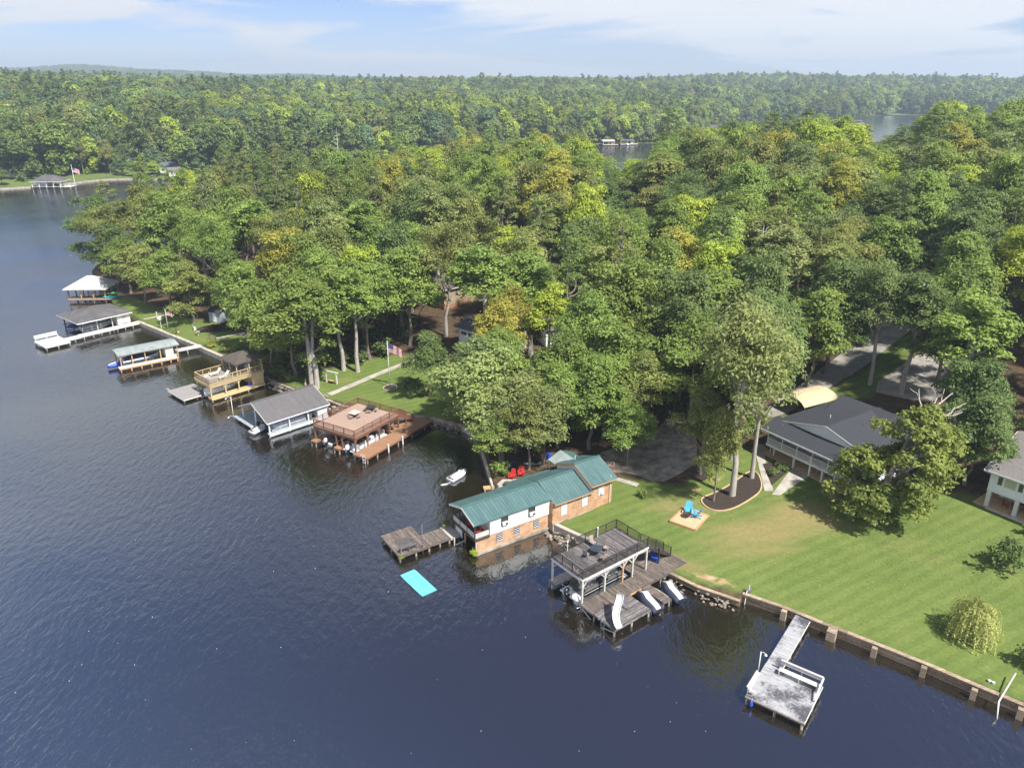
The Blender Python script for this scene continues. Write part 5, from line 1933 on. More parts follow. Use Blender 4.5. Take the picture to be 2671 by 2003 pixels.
jetski('jet ski with blue and white cover at the mouth of the flat roofed dock', FD(-1.6, 2.0, .25), FT, True, 'blue', 'gel')
g_ = thing('gangway', 'narrow white gangway from the flat roofed dock to the seawall', 'gangway', FD(9.6, 2.4, 0), FT)
planks(g_, 0, 5.3, -.65, .65, .95, 'v', .17, 'whitewood', .012)
for v in (-.67, .67):
    beam(g_, 'gangway_beam', (0, v, .86), (5.3, v, .86), .06, 'whitewood', .18)
pilings(g_, [(.2, -.5), (.2, .5), (2.6, -.5), (2.6, .5)], .8)

# ------------------------------------------------------------------ hip roofed boathouse with long white walkway
HO, HT = (-86.6, 145.1), R(50.5)
def HD(u, v, z=0): return (*local(HO, HT, u, v), z)


def hip(parent, u0, u1, v0, v1, ze, zr, mat, inset, trim, t=.12, name='roof_slope'):
    vm = (v0 + v1) / 2
    a, b_, c, e = (u0, v0, ze), (u1, v0, ze), (u1, v1, ze), (u0, v1, ze)
    r0, r1 = (u0 + inset, vm, zr), (u1 - inset, vm, zr)
    for poly in ((a, b_, r1, r0), (b_, c, r1), (c, e, r0, r1), (e, a, r0)):
        MB().slab(poly, t).build(name, mat, parent)
    for p, q in ((a, b_), (b_, c), (c, e), (e, a)):
        MB().beam((p[0], p[1], ze - .13), (q[0], q[1], ze - .13), .06, .2).build('eave_board', trim, parent)


d = thing('boathouse', 'wide hip roofed grey boathouse with long white walkway to shore', 'boathouse', (*HO, 0), HT)
hip(d, -.2, 10.8, -.1, 10.0, 2.95, 4.6, 'hip', 4.6, 'white')
for u in (.8, 3.8, 6.8, 9.9):
    for v in (.8, 5.0, 9.2):
        post(d, u, v, -1.5, 2.9, .2, 'darkwood' if u < 1 else 'offwhite')
for v in (.8, 5.0, 9.2):
    MB().beam((.8, v, 2.7), (9.9, v, 2.7), .12, .25).build('top_beam', 'offwhite', d)
MB().bb((7.8, .5, .8), (10.4, 3.6, 2.85)).build('storage_room', 'cream', d)
MB().bb((8.8, .46, .85), (9.6, .5, 2.6)).build('storage_door', 'offwhite', d)
planks(d, -.6, 12.4, -1.7, -.1, .8, 'v', .18, 'whitewood', .012)
planks(d, -3.3, -.6, -2.0, -.4, .8, 'v', .18, 'whitewood', .012)
planks(d, -7.8, -3.3, -3.4, 2.0, .8, 'v', .18, 'whitewood', .012)
planks(d, .6, 9.9, 4.6, 5.4, .8, 'v', .18, 'greyplat', .012)
planks(d, .6, 9.9, 9.0, 9.8, .8, 'v', .18, 'greyplat', .012)
planks(d, 7.6, 10.2, -.1, 9.0, .79, 'v', .18, 'greyplat', .012)
for r_ in ((-.62, 12.42, -1.72, -.08), (-7.82, -3.28, -3.42, 2.02), (-3.3, -.6, -2.02, -.38)):
    fascia(d, *r_, .74, .25, 'whitewood')
pilings(d, [(-7.6, -3.3), (-7.6, -.7), (-7.6, 1.9), (-5.5, -3.3), (-3.4, -3.3), (-3.4, 1.9), (-1.8, -1.9), (0, -1.6), (1.8, -1.6), (3.4, -1.6), (5, -1.6), (6.6, -1.6), (8.2, -1.6), (9.8, -1.6), (11.4, -1.6)], .7, .12)
for u in (.8, 2.6, 4.4):
    MB().beam((u, .6, .8), (u, .6, 1.8), .06).build('rail_post', 'offwhite', d)
b = thing('bench', 'white slatted bench along the back of the white dock platform', 'bench', HD(-5.5, 2.2, .8), HT)
for i in range(3):
    MB().bb((-2.1, -.5 + i * .16, .42), (2.1, -.37 + i * .16, .46)).build('seat_slat', 'white', b)
for i in range(3):
    MB().bb((-2.1, .04, .55 + i * .16), (2.1, .08, .68 + i * .16)).build('back_slat', 'white', b)
for u in (-2, 0, 2):
    MB().bb((u - .05, -.45, 0), (u + .05, -.37, .42)).build('leg', 'white', b)
    MB().bb((u - .05, .0, 0), (u + .05, .1, 1.0)).build('bench_post', 'white', b)
runabout('white motor boat in the hip roofed boathouse', HD(1.2, 2.6, .45), HT, 6.2, 2.2, .8, 'gel', 'seat', 'black', None)
jetski('blue covered jet ski in the outer slip of the hip roofed boathouse', HD(.4, 7.0, .4), HT, True, 'blue', 'navy')

# ------------------------------------------------------------------ far white roofed dock under the trees
XO, XT = (-103.0, 171.0), R(2)
d = thing('boathouse', 'open boathouse with white hip roof and brown posts under the left trees', 'boathouse', (*XO, 0), XT)
hip(d, -.6, 9.2, -.6, 7.2, 3.3, 5.6, 'whiteroof', 4.2, 'offwhite')
for u in (.2, 3.0, 5.8, 8.5):
    for v in (.1, 3.4, 6.6):
        post(d, u, v, -1.5, 3.25, .2, 'newwood' if u > 2 else 'darkwood')
for v in (.1, 6.6):
    MB().beam((.2, v, 3.1), (8.5, v, 3.1), .12, .25).build('top_beam', 'newwood', d)
    MB().beam((3.0, v, 1.9), (8.5, v, 1.9), .08, .12).build('hand_rail', 'newwood', d)
planks(d, 0, 11.2, -.2, 1.6, 1.0, 'v', .2, 'greywood2', .012)
planks(d, 5.8, 9, 1.6, 6.6, 1.0, 'v', .2, 'greywood2', .012)
fascia(d, -.02, 11.2, -.22, 1.62, .95, .3, 'newwood')
pilings(d, [(.2, 0), (3, 0), (5.8, 0), (8.5, 0), (10.8, 0)], .9)
kayak('turquoise kayak lying on the white roofed dock', (-93.4, 171.3, 1.02), R(4), 'kcyan')
kayak('second turquoise kayak beside the first near the shore', (-92.6, 172.2, 1.02), R(12), 'kcyan')
kayak('green kayak racked above the turquoise ones', (-93.8, 172.6, 1.75), R(8), 'kgreen', .4)
t = thing('kayak_rack', 'timber kayak rack on the white roofed dock', 'rack', (-93.8, 172.7, 1.0))
for x in (-1, 1):
    MB().bb((x - .05, -.4, 0), (x + .05, -.3, 1.2)).build('rack_post', 'newwood', t)
    MB().bb((x - .05, -.4, .66), (x + .05, .4, .74)).build('rack_arm', 'newwood', t)


# ------------------------------------------------------------------ houses
def gable_ends(parent, pts, mat, t=.1, name='gable_wall'):
    b = MB()
    P = [Vector(p) for p in pts]
    n = (P[1] - P[0]).cross(P[2] - P[0]).normalized() * t
    k = len(P)
    b.add(P + [p + n for p in P], [tuple(range(k)), tuple(range(2 * k - 1, k - 1, -1))] + [(i, i + k, (i + 1) % k + k, (i + 1) % k) for i in range(k)])
    return b.build(name, mat, parent)


# white porch house
PO, PT = (33.3, 89.1), R(-57.5)
def PH(u, v, z=0): return (*local(PO, PT, u, v), z)


d = thing('house', 'white house with dark shingle roof and long raised front porch', 'house', (*PO, 0), PT)
G, F_, E_ = 2.1, 4.1, 5.95
MB().bb((.3, 2.5, G - .6), (12.9, 12.5, F_)).build('lower_wall', 'bluewhite', d)
MB().bb((0, 2.4, F_), (13.2, 12.8, 6.5)).build('upper_wall', 'whitesid', d)
MB().bb((-.1, 0, F_ - .28), (13.2, 2.4, F_)).build('porch_floor', 'bluewhite', d)
MB().bb((-.14, -.06, F_ - .32), (13.2, 0, F_ + .02)).build('porch_fascia', 'white', d)
for u in (.6, 4.2, 6.6, 8.4, 10.1, 11.9):
    post(d, u, .16 if u > 1 else .9, G - .5, F_ - .28, .22, 'white', 'porch_post')
for u in (0, 2.25, 4.5, 6.75, 9.0, 11.2, 13.1):
    post(d, u, .05, F_, E_, .11, 'white', 'porch_post')
railing(d, [(0, .05, F_), (13.1, .05, F_)], .82, 'white', .15, .05, .06, 2.25, (.09, .06), low=.08)
railing(d, [(0, 2.3, F_), (0, .05, F_)], .82, 'white', .15, .05, .06, 2.25, (.09, .06), low=.08)
MB().beam((0, .05, E_), (13.1, .05, E_), .12, .2).build('porch_beam', 'white', d)
MB().slab([(-1.0, -.45, 5.98), (14.0, -.45, 5.98), (14.0, 2.7, 7.0), (-1.0, 2.7, 7.0)], .12).build('porch_roof', 'shdark', d)
MB().beam((-1.0, -.48, 5.9), (14.0, -.48, 5.9), .06, .2).build('gutter', 'white', d)
# main roof with front gable
MB().slab([(-1.0, 2.2, 6.45), (6.5, 2.2, 8.45), (6.5, 13.2, 8.45), (-1.0, 13.2, 6.45)], .14).build('roof_slope', 'shdark', d)
MB().slab([(14.0, 2.2, 6.45), (14.0, 13.2, 6.45), (6.5, 13.2, 8.45), (6.5, 2.2, 8.45)], .14).build('roof_slope', 'shdark', d)
gable_ends(d, [(.2, 2.38, 6.6), (12.8, 2.38, 6.6), (6.5, 2.38, 8.28)], 'whitesid')
for s in (0, 1):
    MB().beam((-.9 if s == 0 else 13.9, 2.16, 6.42), (6.5, 2.16, 8.4), .06, .2).build('gable_trim', 'white', d)
MB().slab([(1.5, 8.2, 6.95), (14, 8.2, 6.95), (14, 12.2, 8.75), (1.5, 12.2, 8.75)], .14).build('roof_slope', 'shdark', d)
MB().slab([(1.5, 16.2, 6.95), (1.5, 12.2, 8.75), (14, 12.2, 8.75), (14, 16.2, 6.95)], .14).build('roof_slope', 'shdark', d)
MB().bb((2.0, 8.6, F_), (13.2, 15.8, 6.9)).build('rear_wall', 'whitesid', d)
MB().tube([(4.4, 6.0, 7.7), (4.4, 6.0, 8.3)], .06, 8).build('roof_vent', 'white', d)
for u in (1.6, 6.0, 8.6, 11.0):
    window(d, (u, 2.39, 5.05), (0, -1), 1.0, 1.2, 'white', 'glass', (1, 2))
window(d, (3.8, 2.39, 4.95), (0, -1), .95, 1.7, 'white', 'glass')
for u in (5.2, 9.4):
    window(d, (u, 2.49, 3.0), (0, -1), 1.3, 1.3, 'white', 'glass', (2, 1))
MB().tube([(-.15, .3, F_ - .35), (-.15, 1.0, F_ - .9), (-.15, 1.0, G)], .05, 6).build('downpipe', 'white', d)
o = MB().box((0, 0, .45), (1.5, .9, .9)).lathe([(.5, .9), (.45, 1.1), (.2, 1.2)], 10).build('grill', 'black')
o.location = PH(10.7, 1.6, gz(*PH(10.7, 1.6)[:2]) + .08)
o.rotation_euler = (0, 0, PT)
tag(o, 'black covered grill under the porch of the white house', 'grill')
o = MB().box((0, 0, .55), (1.1, .6, .06)).box((-.45, 0, .27), (.08, .5, .55)).box((.45, 0, .27), (.08, .5, .55)).build('garden_bench', 'offwhite')
o.location = PH(7.2, 1.6, gz(*PH(7.2, 1.6)[:2]) + .08)
o.rotation_euler = (0, 0, PT)
tag(o, 'small pale table under the porch of the white house', 'table')

# right hand house at the edge of the frame
QO, QT = (54.45, 76.25), R(-52)
def QH(u, v, z=0): return (*local(QO, QT, u, v), z)


d = thing('house', 'white house on square posts at the right edge with grey shingle roof', 'house', (*QO, 0), QT)
MB().bb((0, 0, 4.6), (12, 14, 7.0)).build('upper_wall', 'whitesid', d)
for i in range(13):
    MB().bb((-.03, -.03, 4.62 + i * .18), (12, -.005, 4.775 + i * .18)).build('siding_board', 'whitesid', d)
MB().bb((-.05, -.06, 4.45), (12, 0.0, 4.62)).build('band_board', 'white', d)
MB().bb((.4, 3.2, 1.5), (12, 13.8, 4.6)).build('lower_wall', 'whitesid', d)
for u in (.2, 3.1, 6.1, 9.1):
    post(d, u, .25, 1.4, 4.5, .42, 'white', 'porch_post')
MB().slab([(-.6, -.6, 7.05), (12.6, -.6, 7.05), (12.6, 7.2, 9.55), (-.6, 7.2, 9.55)], .15).build('roof_slope', 'shgrey', d)
MB().slab([(-.6, 15, 7.05), (-.6, 7.2, 9.55), (12.6, 7.2, 9.55), (12.6, 15, 7.05)], .15).build('roof_slope', 'shgrey', d)
MB().beam((-.6, -.63, 6.97), (12.6, -.63, 6.97), .06, .2).build('gutter', 'white', d)
for v in (-.6, 15):
    MB().beam((-.63, v, 6.95), (-.63, 7.2, 9.45), .06, .2).build('gable_trim', 'white', d)
gable_ends(d, [(.02, 0, 7.0), (.02, 14, 7.0), (.02, 7.2, 9.35)], 'whitesid')
window(d, (1.05, -.03, 6.15), (0, -1), .5, 1.2, 'white', 'glass')
window(d, (2.1, -.03, 6.15), (0, -1), 1.15, 1.2, 'white', 'blind')
window(d, (3.15, -.03, 6.15), (0, -1), .5, 1.2, 'white', 'glass')
for u in (2.6, 4.6, 6.6):
    window(d, (u, 3.2, 3.2), (0, -1), 1.2, 1.3, 'white', 'glass', (2, 1))
MB().bb((.9, 3.12, 2.2), (1.9, 3.2, 4.3)).build('door', 'offwhite', d)
t = round_table('round table on the patio under the right hand house', QH(2.6, 1.5, gz(*QH(2.6, 1.5)[:2]) + .06), .45, .7, 'red', 'bronze')
for i, (u, v) in enumerate(((1.8, 1.2), (3.5, 1.7))):
    patio_chair(['dark red chair left of the table under the right hand house', 'dark red chair right of the table under the right hand house'][i],
                QH(u, v, gz(*QH(u, v)[:2]) + .06), QT + R(180 * i), 'bronze', 'red')
t = thing('step_edge', 'low pale timber step along the patio of the right hand house', 'step', QH(.4, -.3, gz(*QH(2, -.3)[:2])), QT)
MB().bb((0, -.1, -.1), (8, .1, .16)).build('step_board', 'offwhite', t)

# brown stucco house in the wood
NO, NT = (-14.2, 154.0), R(44.5)
d = thing('house', 'tall brown stucco house glimpsed between the trees', 'house', (*NO, 0), NT)
g0 = gz(-11, 157)
MB().bb((0, 0, g0 - 1), (8.2, 8, 7.6)).build('wall', 'stucco', d)
MB().bb((-.05, -.05, g0 - 1), (8.25, 8.05, g0 + .5)).build('foundation', 'clay', d)
MB().slab([(-.5, -.5, 7.55), (8.7, -.5, 7.55), (8.7, 4, 9.6), (-.5, 4, 9.6)], .15).build('roof_slope', 'shbrown', d)
MB().slab([(-.5, 8.5, 7.55), (-.5, 4, 9.6), (8.7, 4, 9.6), (8.7, 8.5, 7.55)], .15).build('roof_slope', 'shbrown', d)
MB().beam((-.5, -.52, 7.47), (8.7, -.52, 7.47), .05, .18).build('gutter', 'offwhite', d)
gable_ends(d, [(0, 0, 7.6), (0, 8, 7.6), (0, 4, 9.5)], 'stucco')
window(d, (3.4, -.01, 6.4), (0, -1), .8, 1.6, 'white', 'glass', (1, 2))
window(d, (5.1, -.01, 6.7), (0, -1), .8, 1.1, 'white', 'glass', (1, 2))
window(d, (7.0, -.01, 6.95), (0, -1), 1.0, .8, 'white', 'glass', (2, 1))

# blue-grey roofed house
KO, KT = (-10.2, 132.8), R(-42.5)
d = thing('house', 'white house with blue grey shingle roof behind the yellowing tree', 'house', (*KO, 0), KT)
g0 = gz(-6, 133)
MB().bb((.4, .4, g0 - 1), (10, 8, 6.1)).build('wall', 'whitesid', d)
for i in range(12):
    MB().bb((.38, .37, g0 + .2 + i * .28), (10, .396, g0 + .45 + i * .28)).build('siding_board', 'whitesid', d)
MB().slab([(-.3, -.2, 6.1), (10.4, -.2, 6.1), (10.4, 3.0, 7.2), (-.3, 3.0, 7.2)], .12).build('roof_slope', 'shblue', d)
MB().slab([(-.3, 8.6, 6.1), (-.3, 3.0, 7.2), (10.4, 3.0, 7.2), (10.4, 8.6, 6.1)], .12).build('roof_slope', 'shblue', d)
MB().beam((-.3, -.23, 6.02), (10.4, -.23, 6.02), .06, .18).build('gutter', 'white', d)
for v in (-.2, 8.6):
    MB().beam((-.33, v, 6.02), (-.33, 3.0, 7.12), .05, .16).build('gable_trim', 'white', d)
gable_ends(d, [(.42, .4, 6.05), (.42, 8, 6.05), (.42, 3.0, 7.05)], 'whitesid')
MB().slab([(3.5, 1.4, 6.6), (6.5, 1.4, 6.6), (6.5, 3.2, 7.6), (3.5, 3.2, 7.6)], .1).build('dormer_roof', 'shblue', d)
for u in (1.6, 3.4):
    window(d, (u, .37, 5.2), (0, -1), 1.4, .7, 'white', 'glass', (2, 1))
MB().tube([(.35, .3, 5.9), (.35, .3, g0)], .05, 6).build('downpipe', 'white', d)

# pale house and drive glimpsed through the crowns
d = thing('house', 'white house half hidden by trees beyond the blue grey roof', 'house', (6.2, 131.5, 0), R(20))
g0 = gz(8, 134)
MB().bb((0, 0, g0 - 1), (8, 7, g0 + 3.2)).build('wall', 'whitesid', d)
MB().slab([(-.4, -.4, g0 + 3.2), (8.4, -.4, g0 + 3.2), (8.4, 3.5, g0 + 4.8), (-.4, 3.5, g0 + 4.8)], .12).build('roof_slope', 'shgrey', d)
MB().slab([(-.4, 7.4, g0 + 3.2), (-.4, 3.5, g0 + 4.8), (8.4, 3.5, g0 + 4.8), (8.4, 7.4, g0 + 3.2)], .12).build('roof_slope', 'shgrey', d)
gable_ends(d, [(0, 0, g0 + 3.2), (0, 7, g0 + 3.2), (0, 3.5, g0 + 4.65)], 'whitesid')
for u in (1.6, 4.2, 6.6):
    window(d, (u, -.01, g0 + 1.8), (0, -1), 1.1, 1.3, 'white', 'glass', (2, 1))

# small garden shed behind the left lawn
d = thing('garden_shed', 'small pale green shed under the trees behind the left lawn', 'shed', (-63.2, 152.2, gz(-62, 153)), R(-25))
MB().bb((0, 0, -.3), (3.2, 2.6, 2.1)).build('wall', 'bluegrey', d)
MB().slab([(-.25, -.25, 2.1), (3.45, -.25, 2.1), (3.45, 1.3, 2.9), (-.25, 1.3, 2.9)], .08).build('roof_slope', 'shdark', d)
MB().slab([(-.25, 2.85, 2.1), (-.25, 1.3, 2.9), (3.45, 1.3, 2.9), (3.45, 2.85, 2.1)], .08).build('roof_slope', 'shdark', d)
MB().bb((1.1, -.04, 0), (2.0, 0, 1.9)).build('door', 'whitesid', d)

# tan canopy carport behind the porch house
d = thing('carport', 'tan arched canopy carport behind the dark roofed house', 'carport', (41.4, 98.5, 0), R(28))
g0 = gz(45, 100)
zc = 5.0
secs = []
for x in (0, 3.5, 7.0):
    top = [(x, y, zc + .95 * math.sin(math.pi * (y + .15) / 5.3) ** .8 if 0 < y < 5 else zc) for y in (0, .6, 1.3, 2.5, 3.7, 4.4, 5)]
    secs.append(top + [(a_, b_, c_ - .05) for a_, b_, c_ in top[::-1]])
MB().loft(secs).build('canopy', 'tancanvas', d)
for x in (.1, 3.5, 6.9):
    for y in (.05, 4.95):
        MB().tube([(x, y, g0 - .5), (x, y, zc)], .04, 6).build('canopy_leg', 'steel', d)

# ------------------------------------------------------------------ fire pit and lawn furniture
FPO, FPT = (18.0, 74.6), R(-37)
zf = max(gz(18, 74.7), gz(20.2, 72.8), gz(22.5, 76.2), gz(19.8, 77.5)) + .05
d = thing('fire_pit_pad', 'square sandy fire pit pad framed by pale timbers on the lawn', 'patio', (*FPO, zf), FPT)
MB().bb((.1, .1, -.6), (3.0, 3.6, -.02)).build('pad_fill', 'sand', d)
for a_, b_ in (((0, 0), (3.1, 0)), ((3.1, 0), (3.1, 3.7)), ((3.1, 3.7), (0, 3.7)), ((0, 3.7), (0, 0))):
    MB().beam((*a_, -.2), (*b_, -.2), .16, .46).build('pad_timber', 'newwood', d)
def FPp(u, v): return local(FPO, FPT, u, v)


adirondack('sky blue adirondack chair behind the fire pit', (*FPp(.9, 3.0), zf), FPT + R(-70), 'sky', s=1.1)
adirondack('sky blue adirondack chair right of the fire pit', (*FPp(2.3, 2.6), zf), FPT + R(-165), 'sky', s=1.1)
d = thing('fire_pit', 'round dark metal fire pit between the blue chairs', 'fire pit', (*FPp(1.2, 1.9), zf))
MB().lathe([(.2, .18), (.42, .3), (.5, .42), (.46, .42), (.36, .32), (.1, .26)], 14).build('fire_bowl', 'bronze', d, True)
for a in range(3):
    MB().beam((.3 * math.cos(a * 2.1), .3 * math.sin(a * 2.1), .3), (.45 * math.cos(a * 2.1), .45 * math.sin(a * 2.1), 0), .04).build('leg', 'bronze', d)
MB().lathe([(.12, .26), (.2, .34), (.05, .40)], 8).build('ash_heap', 'mulch', d)

d = thing('utility_lid', 'round green utility lid in the lawn by the big tree', 'lid', (38.6, 75.6, gz(38.6, 75.6)))
MB().lathe([(.34, -.1), (.36, .1), (.3, .16), (.05, .18)], 14).build('lid', 'greenish', d)

# posts and pipes on the right seawall
d = thing('dock_pump', 'white pump and pipe on the corner of the timber seawall', 'pump', (23.2, 62.0, .95))
MB().box((.25, .2, .2), (.5, .3, .35)).build('pump_body', 'steel', d)
MB().tube([(0, 0, .3), (-.1, -.2, .1), (-.25, -.5, -1.2)], .04, 6).build('suction_pipe', 'white', d)
MB().tube([(.3, .3, .3), (.3, .3, .7)], .05, 6).build('pump_pipe', 'white', d)
d = thing('water_pipe', 'long white pipe leaning over the seawall at the right edge', 'pipe', (39.4, 47.6, 0))
MB().tube([(-.2, -.8, -.6), (0, -.2, .9), (.15, .1, 1.15), (3.0, 2.7, 1.7)], .06, 8).build('pipe', 'white', d, True)
MB().tube([(1.6, 1.4, .6), (1.6, 1.4, 1.42)], .04, 6).build('pipe_prop', 'steel', d)
for i, (x, y) in enumerate(((40.3, 50.2), (40.5, 50.0))):
    o = MB().lathe([(.02, 0), (.14, .02), (.15, .2), (.05, .24)], 8).build('flower_pot', 'offwhite')
    o.location = (x, y, gz(x, y))
    tag(o, ['white pot at the lawn edge left of the leaning pipe', 'white pot nearest the leaning pipe at the lawn edge'][i], 'pot')

# ------------------------------------------------------------------ red dock lawn
zf = gz(-20, 115.4)
d = thing('flagpole', 'tall white flagpole with striped flag on the lawn behind the red dock', 'flagpole', (-20, 115.4, zf), R(-20))
MB().tube([(0, 0, 0), (0, 0, 8.0)], [.07, .04], 8).build('pole', 'white', d, True)
MB().lathe([(.02, 8.0), (.08, 8.06), (.02, 8.14)], 8).build('finial', 'white', d)
us_flag(d, 2.5, 1.55, 7.7, .45)
d = thing('swing_frame', 'white timber garden swing frame on the lawn', 'swing', (-31.1, 118.4, gz(-30, 118)), R(-27.6))
for x in (0, 2.2):
    MB().bb((x - .09, -.09, -.3), (x + .09, .09, 2.0)).build('swing_post', 'white', d)
MB().bb((-.5, -.09, 1.95), (2.6, .09, 2.12)).build('swing_beam', 'white', d)
MB().bb((.5, -.25, .45), (1.7, .25, .5)).build('swing_seat', 'newwood', d)
for x in (.6, 1.6):
    MB().tube([(x, 0, .5), (x, 0, 1.95)], .015, 5).build('swing_rope', 'steel', d)
d = thing('fire_bowl', 'small clay chimenea beside the twin trunk on the shore', 'fire bowl', (-34.2, 116.9, gz(-34.2, 117)))
MB().lathe([(.2, 0), (.26, .05), (.32, .35), (.2, .6), (.09, .75), (.09, 1.3), (.12, 1.32)], 12).build('clay_body', 'stucco', d, True)
d = thing('garden_steps', 'small concrete steps from the path down to the wall', 'steps', (-30.4, 112.3, .2), R(48))
for i in range(3):
    MB().bb((-.3 + i * .35, -.6, -.4), (.05 + i * .35, .6, .45 + i * .16)).build('step', 'oldconcrete', d)

# ------------------------------------------------------------------ left garden
zf = gz(-69.3, 146.2)
d = thing('flagpole', 'short white flagpole with small drooping flag on the left lawn', 'flagpole', (-69.3, 146.2, zf), R(10))
MB().tube([(0, 0, 0), (0, 0, 4.8)], [.05, .035], 8).build('pole', 'white', d, True)
us_flag(d, 1.2, .8, 4.3, .6)
d = thing('birdhouse_post', 'white birdhouse on a post beside the small flagpole', 'birdhouse', (-71.7, 148.4, gz(-71.7, 148.4)))
MB().tube([(0, 0, 0), (0, 0, 1.9)], .05, 8).build('post', 'white', d)
MB().bb((-.22, -.2, 1.9), (.22, .2, 2.3)).build('box', 'white', d)
MB().add([(-.28, -.26, 2.3), (.28, -.26, 2.3), (.28, .26, 2.3), (-.28, .26, 2.3), (-.28, 0, 2.55), (.28, 0, 2.55)], [(0, 1, 5, 4), (2, 3, 4, 5), (0, 4, 3), (1, 2, 5), (3, 2, 1, 0)]).build('roof', 'white', d)
d = thing('marker_post', 'plain white post beside the walkway landing', 'post', (-75.2, 154.6, gz(-75.2, 154.6)))
MB().tube([(0, 0, 0), (0, 0, 1.6)], .09, 8).build('post', 'white', d)
MB().lathe([(.1, 1.6), (.12, 1.64), (.02, 1.72)], 8).build('post_cap', 'white', d)
d = thing('garden_bench', 'white garden bench on the left lawn by the planting bed', 'bench', (-64.6, 147.3, gz(-64.6, 147.3)), R(-60))
for i in range(3):
    MB().bb((-.7, -.05 + i * .14, .42), (.7, .06 + i * .14, .46)).build('seat_slat', 'white', d)
    MB().bb((-.7, -.1, .55 + i * .14), (.7, -.06, .66 + i * .14)).build('back_slat', 'white', d)
for x in (-.6, .6):
    MB().bb((x - .05, -.08, 0), (x + .05, .36, .42)).build('leg', 'white', d)
d = thing('bird_bath', 'pale round bird bath in the left garden', 'bird bath', (-62.4, 143.8, gz(-62.4, 143.8)))
MB().lathe([(.22, 0), (.12, .1), (.09, .6), (.35, .72), (.42, .82), (.36, .8), (.05, .74)], 14).build('basin', 'concrete', d, True)
d = thing('timber_gate', 'weathered timber rail gate at the head of the left garden path', 'gate', (-59.2, 141.0, gz(-59.2, 141)), R(-40))
for x in (0, 2.6):
    MB().bb((x - .08, -.08, 0), (x + .08, .08, 1.2)).build('gate_post', 'wallcap', d)
MB().bb((-.2, -.06, 1.1), (2.8, .06, 1.22)).build('gate_rail', 'wallcap', d)
MB().bb((0, -.04, .5), (2.6, .04, .6)).build('gate_rail', 'wallcap', d)
d = thing('banner_post', 'thin pole with small pale banner above the tan dock shrubs', 'banner', (-50.2, 134.6, gz(-50.2, 134.6)))
MB().tube([(0, 0, 0), (0, 0, 3.4)], .035, 6).build('pole', 'white', d)
MB().add([(.03, 0, 3.35), (1.3, .1, 3.0), (1.25, .1, 2.6), (.03, 0, 2.8), (.03, .03, 3.35), (1.3, .13, 3.0), (1.25, .13, 2.6), (.03, .03, 2.8)], [(0, 1, 2, 3), (7, 6, 5, 4), (0, 4, 5, 1), (2, 6, 7, 3)]).build('banner', 'bluegrey', d)
o = MB().lathe([(.1, 0), (.4, .02), (.5, .3), (.4, .5), (.3, .5)], 12).build('planter', 'sand')
o.location = (-67.2, 145.2, gz(-67.2, 145.2))
tag(o, 'squat pale planter at the seawall below the left lawn', 'planter')

# ------------------------------------------------------------------ cove yard behind the boathouse
zf = gz(1, 86) + .05
adirondack('red chair on the boathouse patio nearest the cove', (.1, 85.6, gz(.1, 85.6) + .06), R(-120), 'red')
adirondack('second red chair on the boathouse patio by the trees', (1.2, 86.3, gz(1.2, 86.3) + .06), R(-100), 'red')
kayak('blue kayak propped on its side beneath the shore trees', (-.8, 87.6, gz(-.8, 87.6) + .5), R(60), 'blue', R(60))
kayak('pale blue kayak lying under the trees behind the boathouse', (3.1, 88.8, gz(3.1, 88.8) + .05), R(10), 'bluegrey')
o = MB().lathe([(.2, 0), (.3, .05), (.32, .8), (.3, .85), (.05, .9)], 12).build('plastic_barrel', 'blue')
o.location = (4.9, 90.1, gz(4.9, 90.1))
tag(o, 'blue plastic barrel beside the small porch roof', 'barrel')
o = MB().lathe([(.25, 0), (.45, .05), (.5, .3), (.42, .42), (.3, .4), (.1, .3)], 14).build('planter', 'darkwood')
o.location = (-.6, 83.6, gz(-.6, 83.6) + .05)
tag(o, 'round dark planter on the concrete patio by the cove', 'planter')
d = thing('boat_step', 'short timber boarding step at the edge of the cove patio', 'step', (-2.7, 83.8, .3), R(10))
MB().bb((-.9, -.35, .1), (.2, .35, .3)).build('step_board', 'newwood', d)
MB().bb((-.8, -.3, -1.5), (-.65, .3, .1)).build('step_post', 'newwood', d)
d = thing('hose_reel', 'white garden hose hung on a post by the driveway', 'hose', (12.8, 86.0, gz(12.8, 86)))
MB().tube([(0, 0, 0), (0, 0, 1.1)], .05, 6).build('post', 'red', d)
MB().tube([(.28 * math.cos(a * .55), 0, 1.2 + .28 * math.sin(a * .55)) for a in range(11)], .035, 6).build('hose', 'white', d)

# ------------------------------------------------------------------ far shore buildings
d = thing('boathouse', 'far white boathouse with grey hip roof across the lake', 'boathouse', (-228.6, 371.0, 0), R(3))
hip(d, -.8, 13.8, -.8, 9.5, 3.3, 5.9, 'hip', 5, 'white')
for u in (0, 3.2, 6.5, 9.8, 13):
    for v in (0, 8.8):
        post(d, u, v, -1.5, 3.2, .35, 'white')
MB().bb((0, 3, .7), (5.5, 8.8, 3.2)).build('closed_bay', 'whitesid', d)
planks(d, -.3, 18, -.6, .8, .8, 'u', .35, 'whitewood')
planks(d, 13.2, 18.2, .8, 6, .8, 'u', .5, 'whitewood')
pilings(d, [(0, -.4), (6.5, -.4), (13, -.4), (17.8, -.4), (17.8, 5)], .7, .16)
runabout('far small white boat in the boathouse across the lake', (-220, 374, .2), R(95), 5.5, 2.1, .8, 'gel', 'navy', 'navy', None)
d = thing('flagpole', 'far white flagpole with pale flag beside the boathouse across the lake', 'flagpole', (-214, 381.5, .6))
MB().tube([(0, 0, 0), (0, 0, 9.5)], [.16, .12], 8).build('pole', 'white', d)
us_flag(d, 3.4, 2.2, 8, .5)


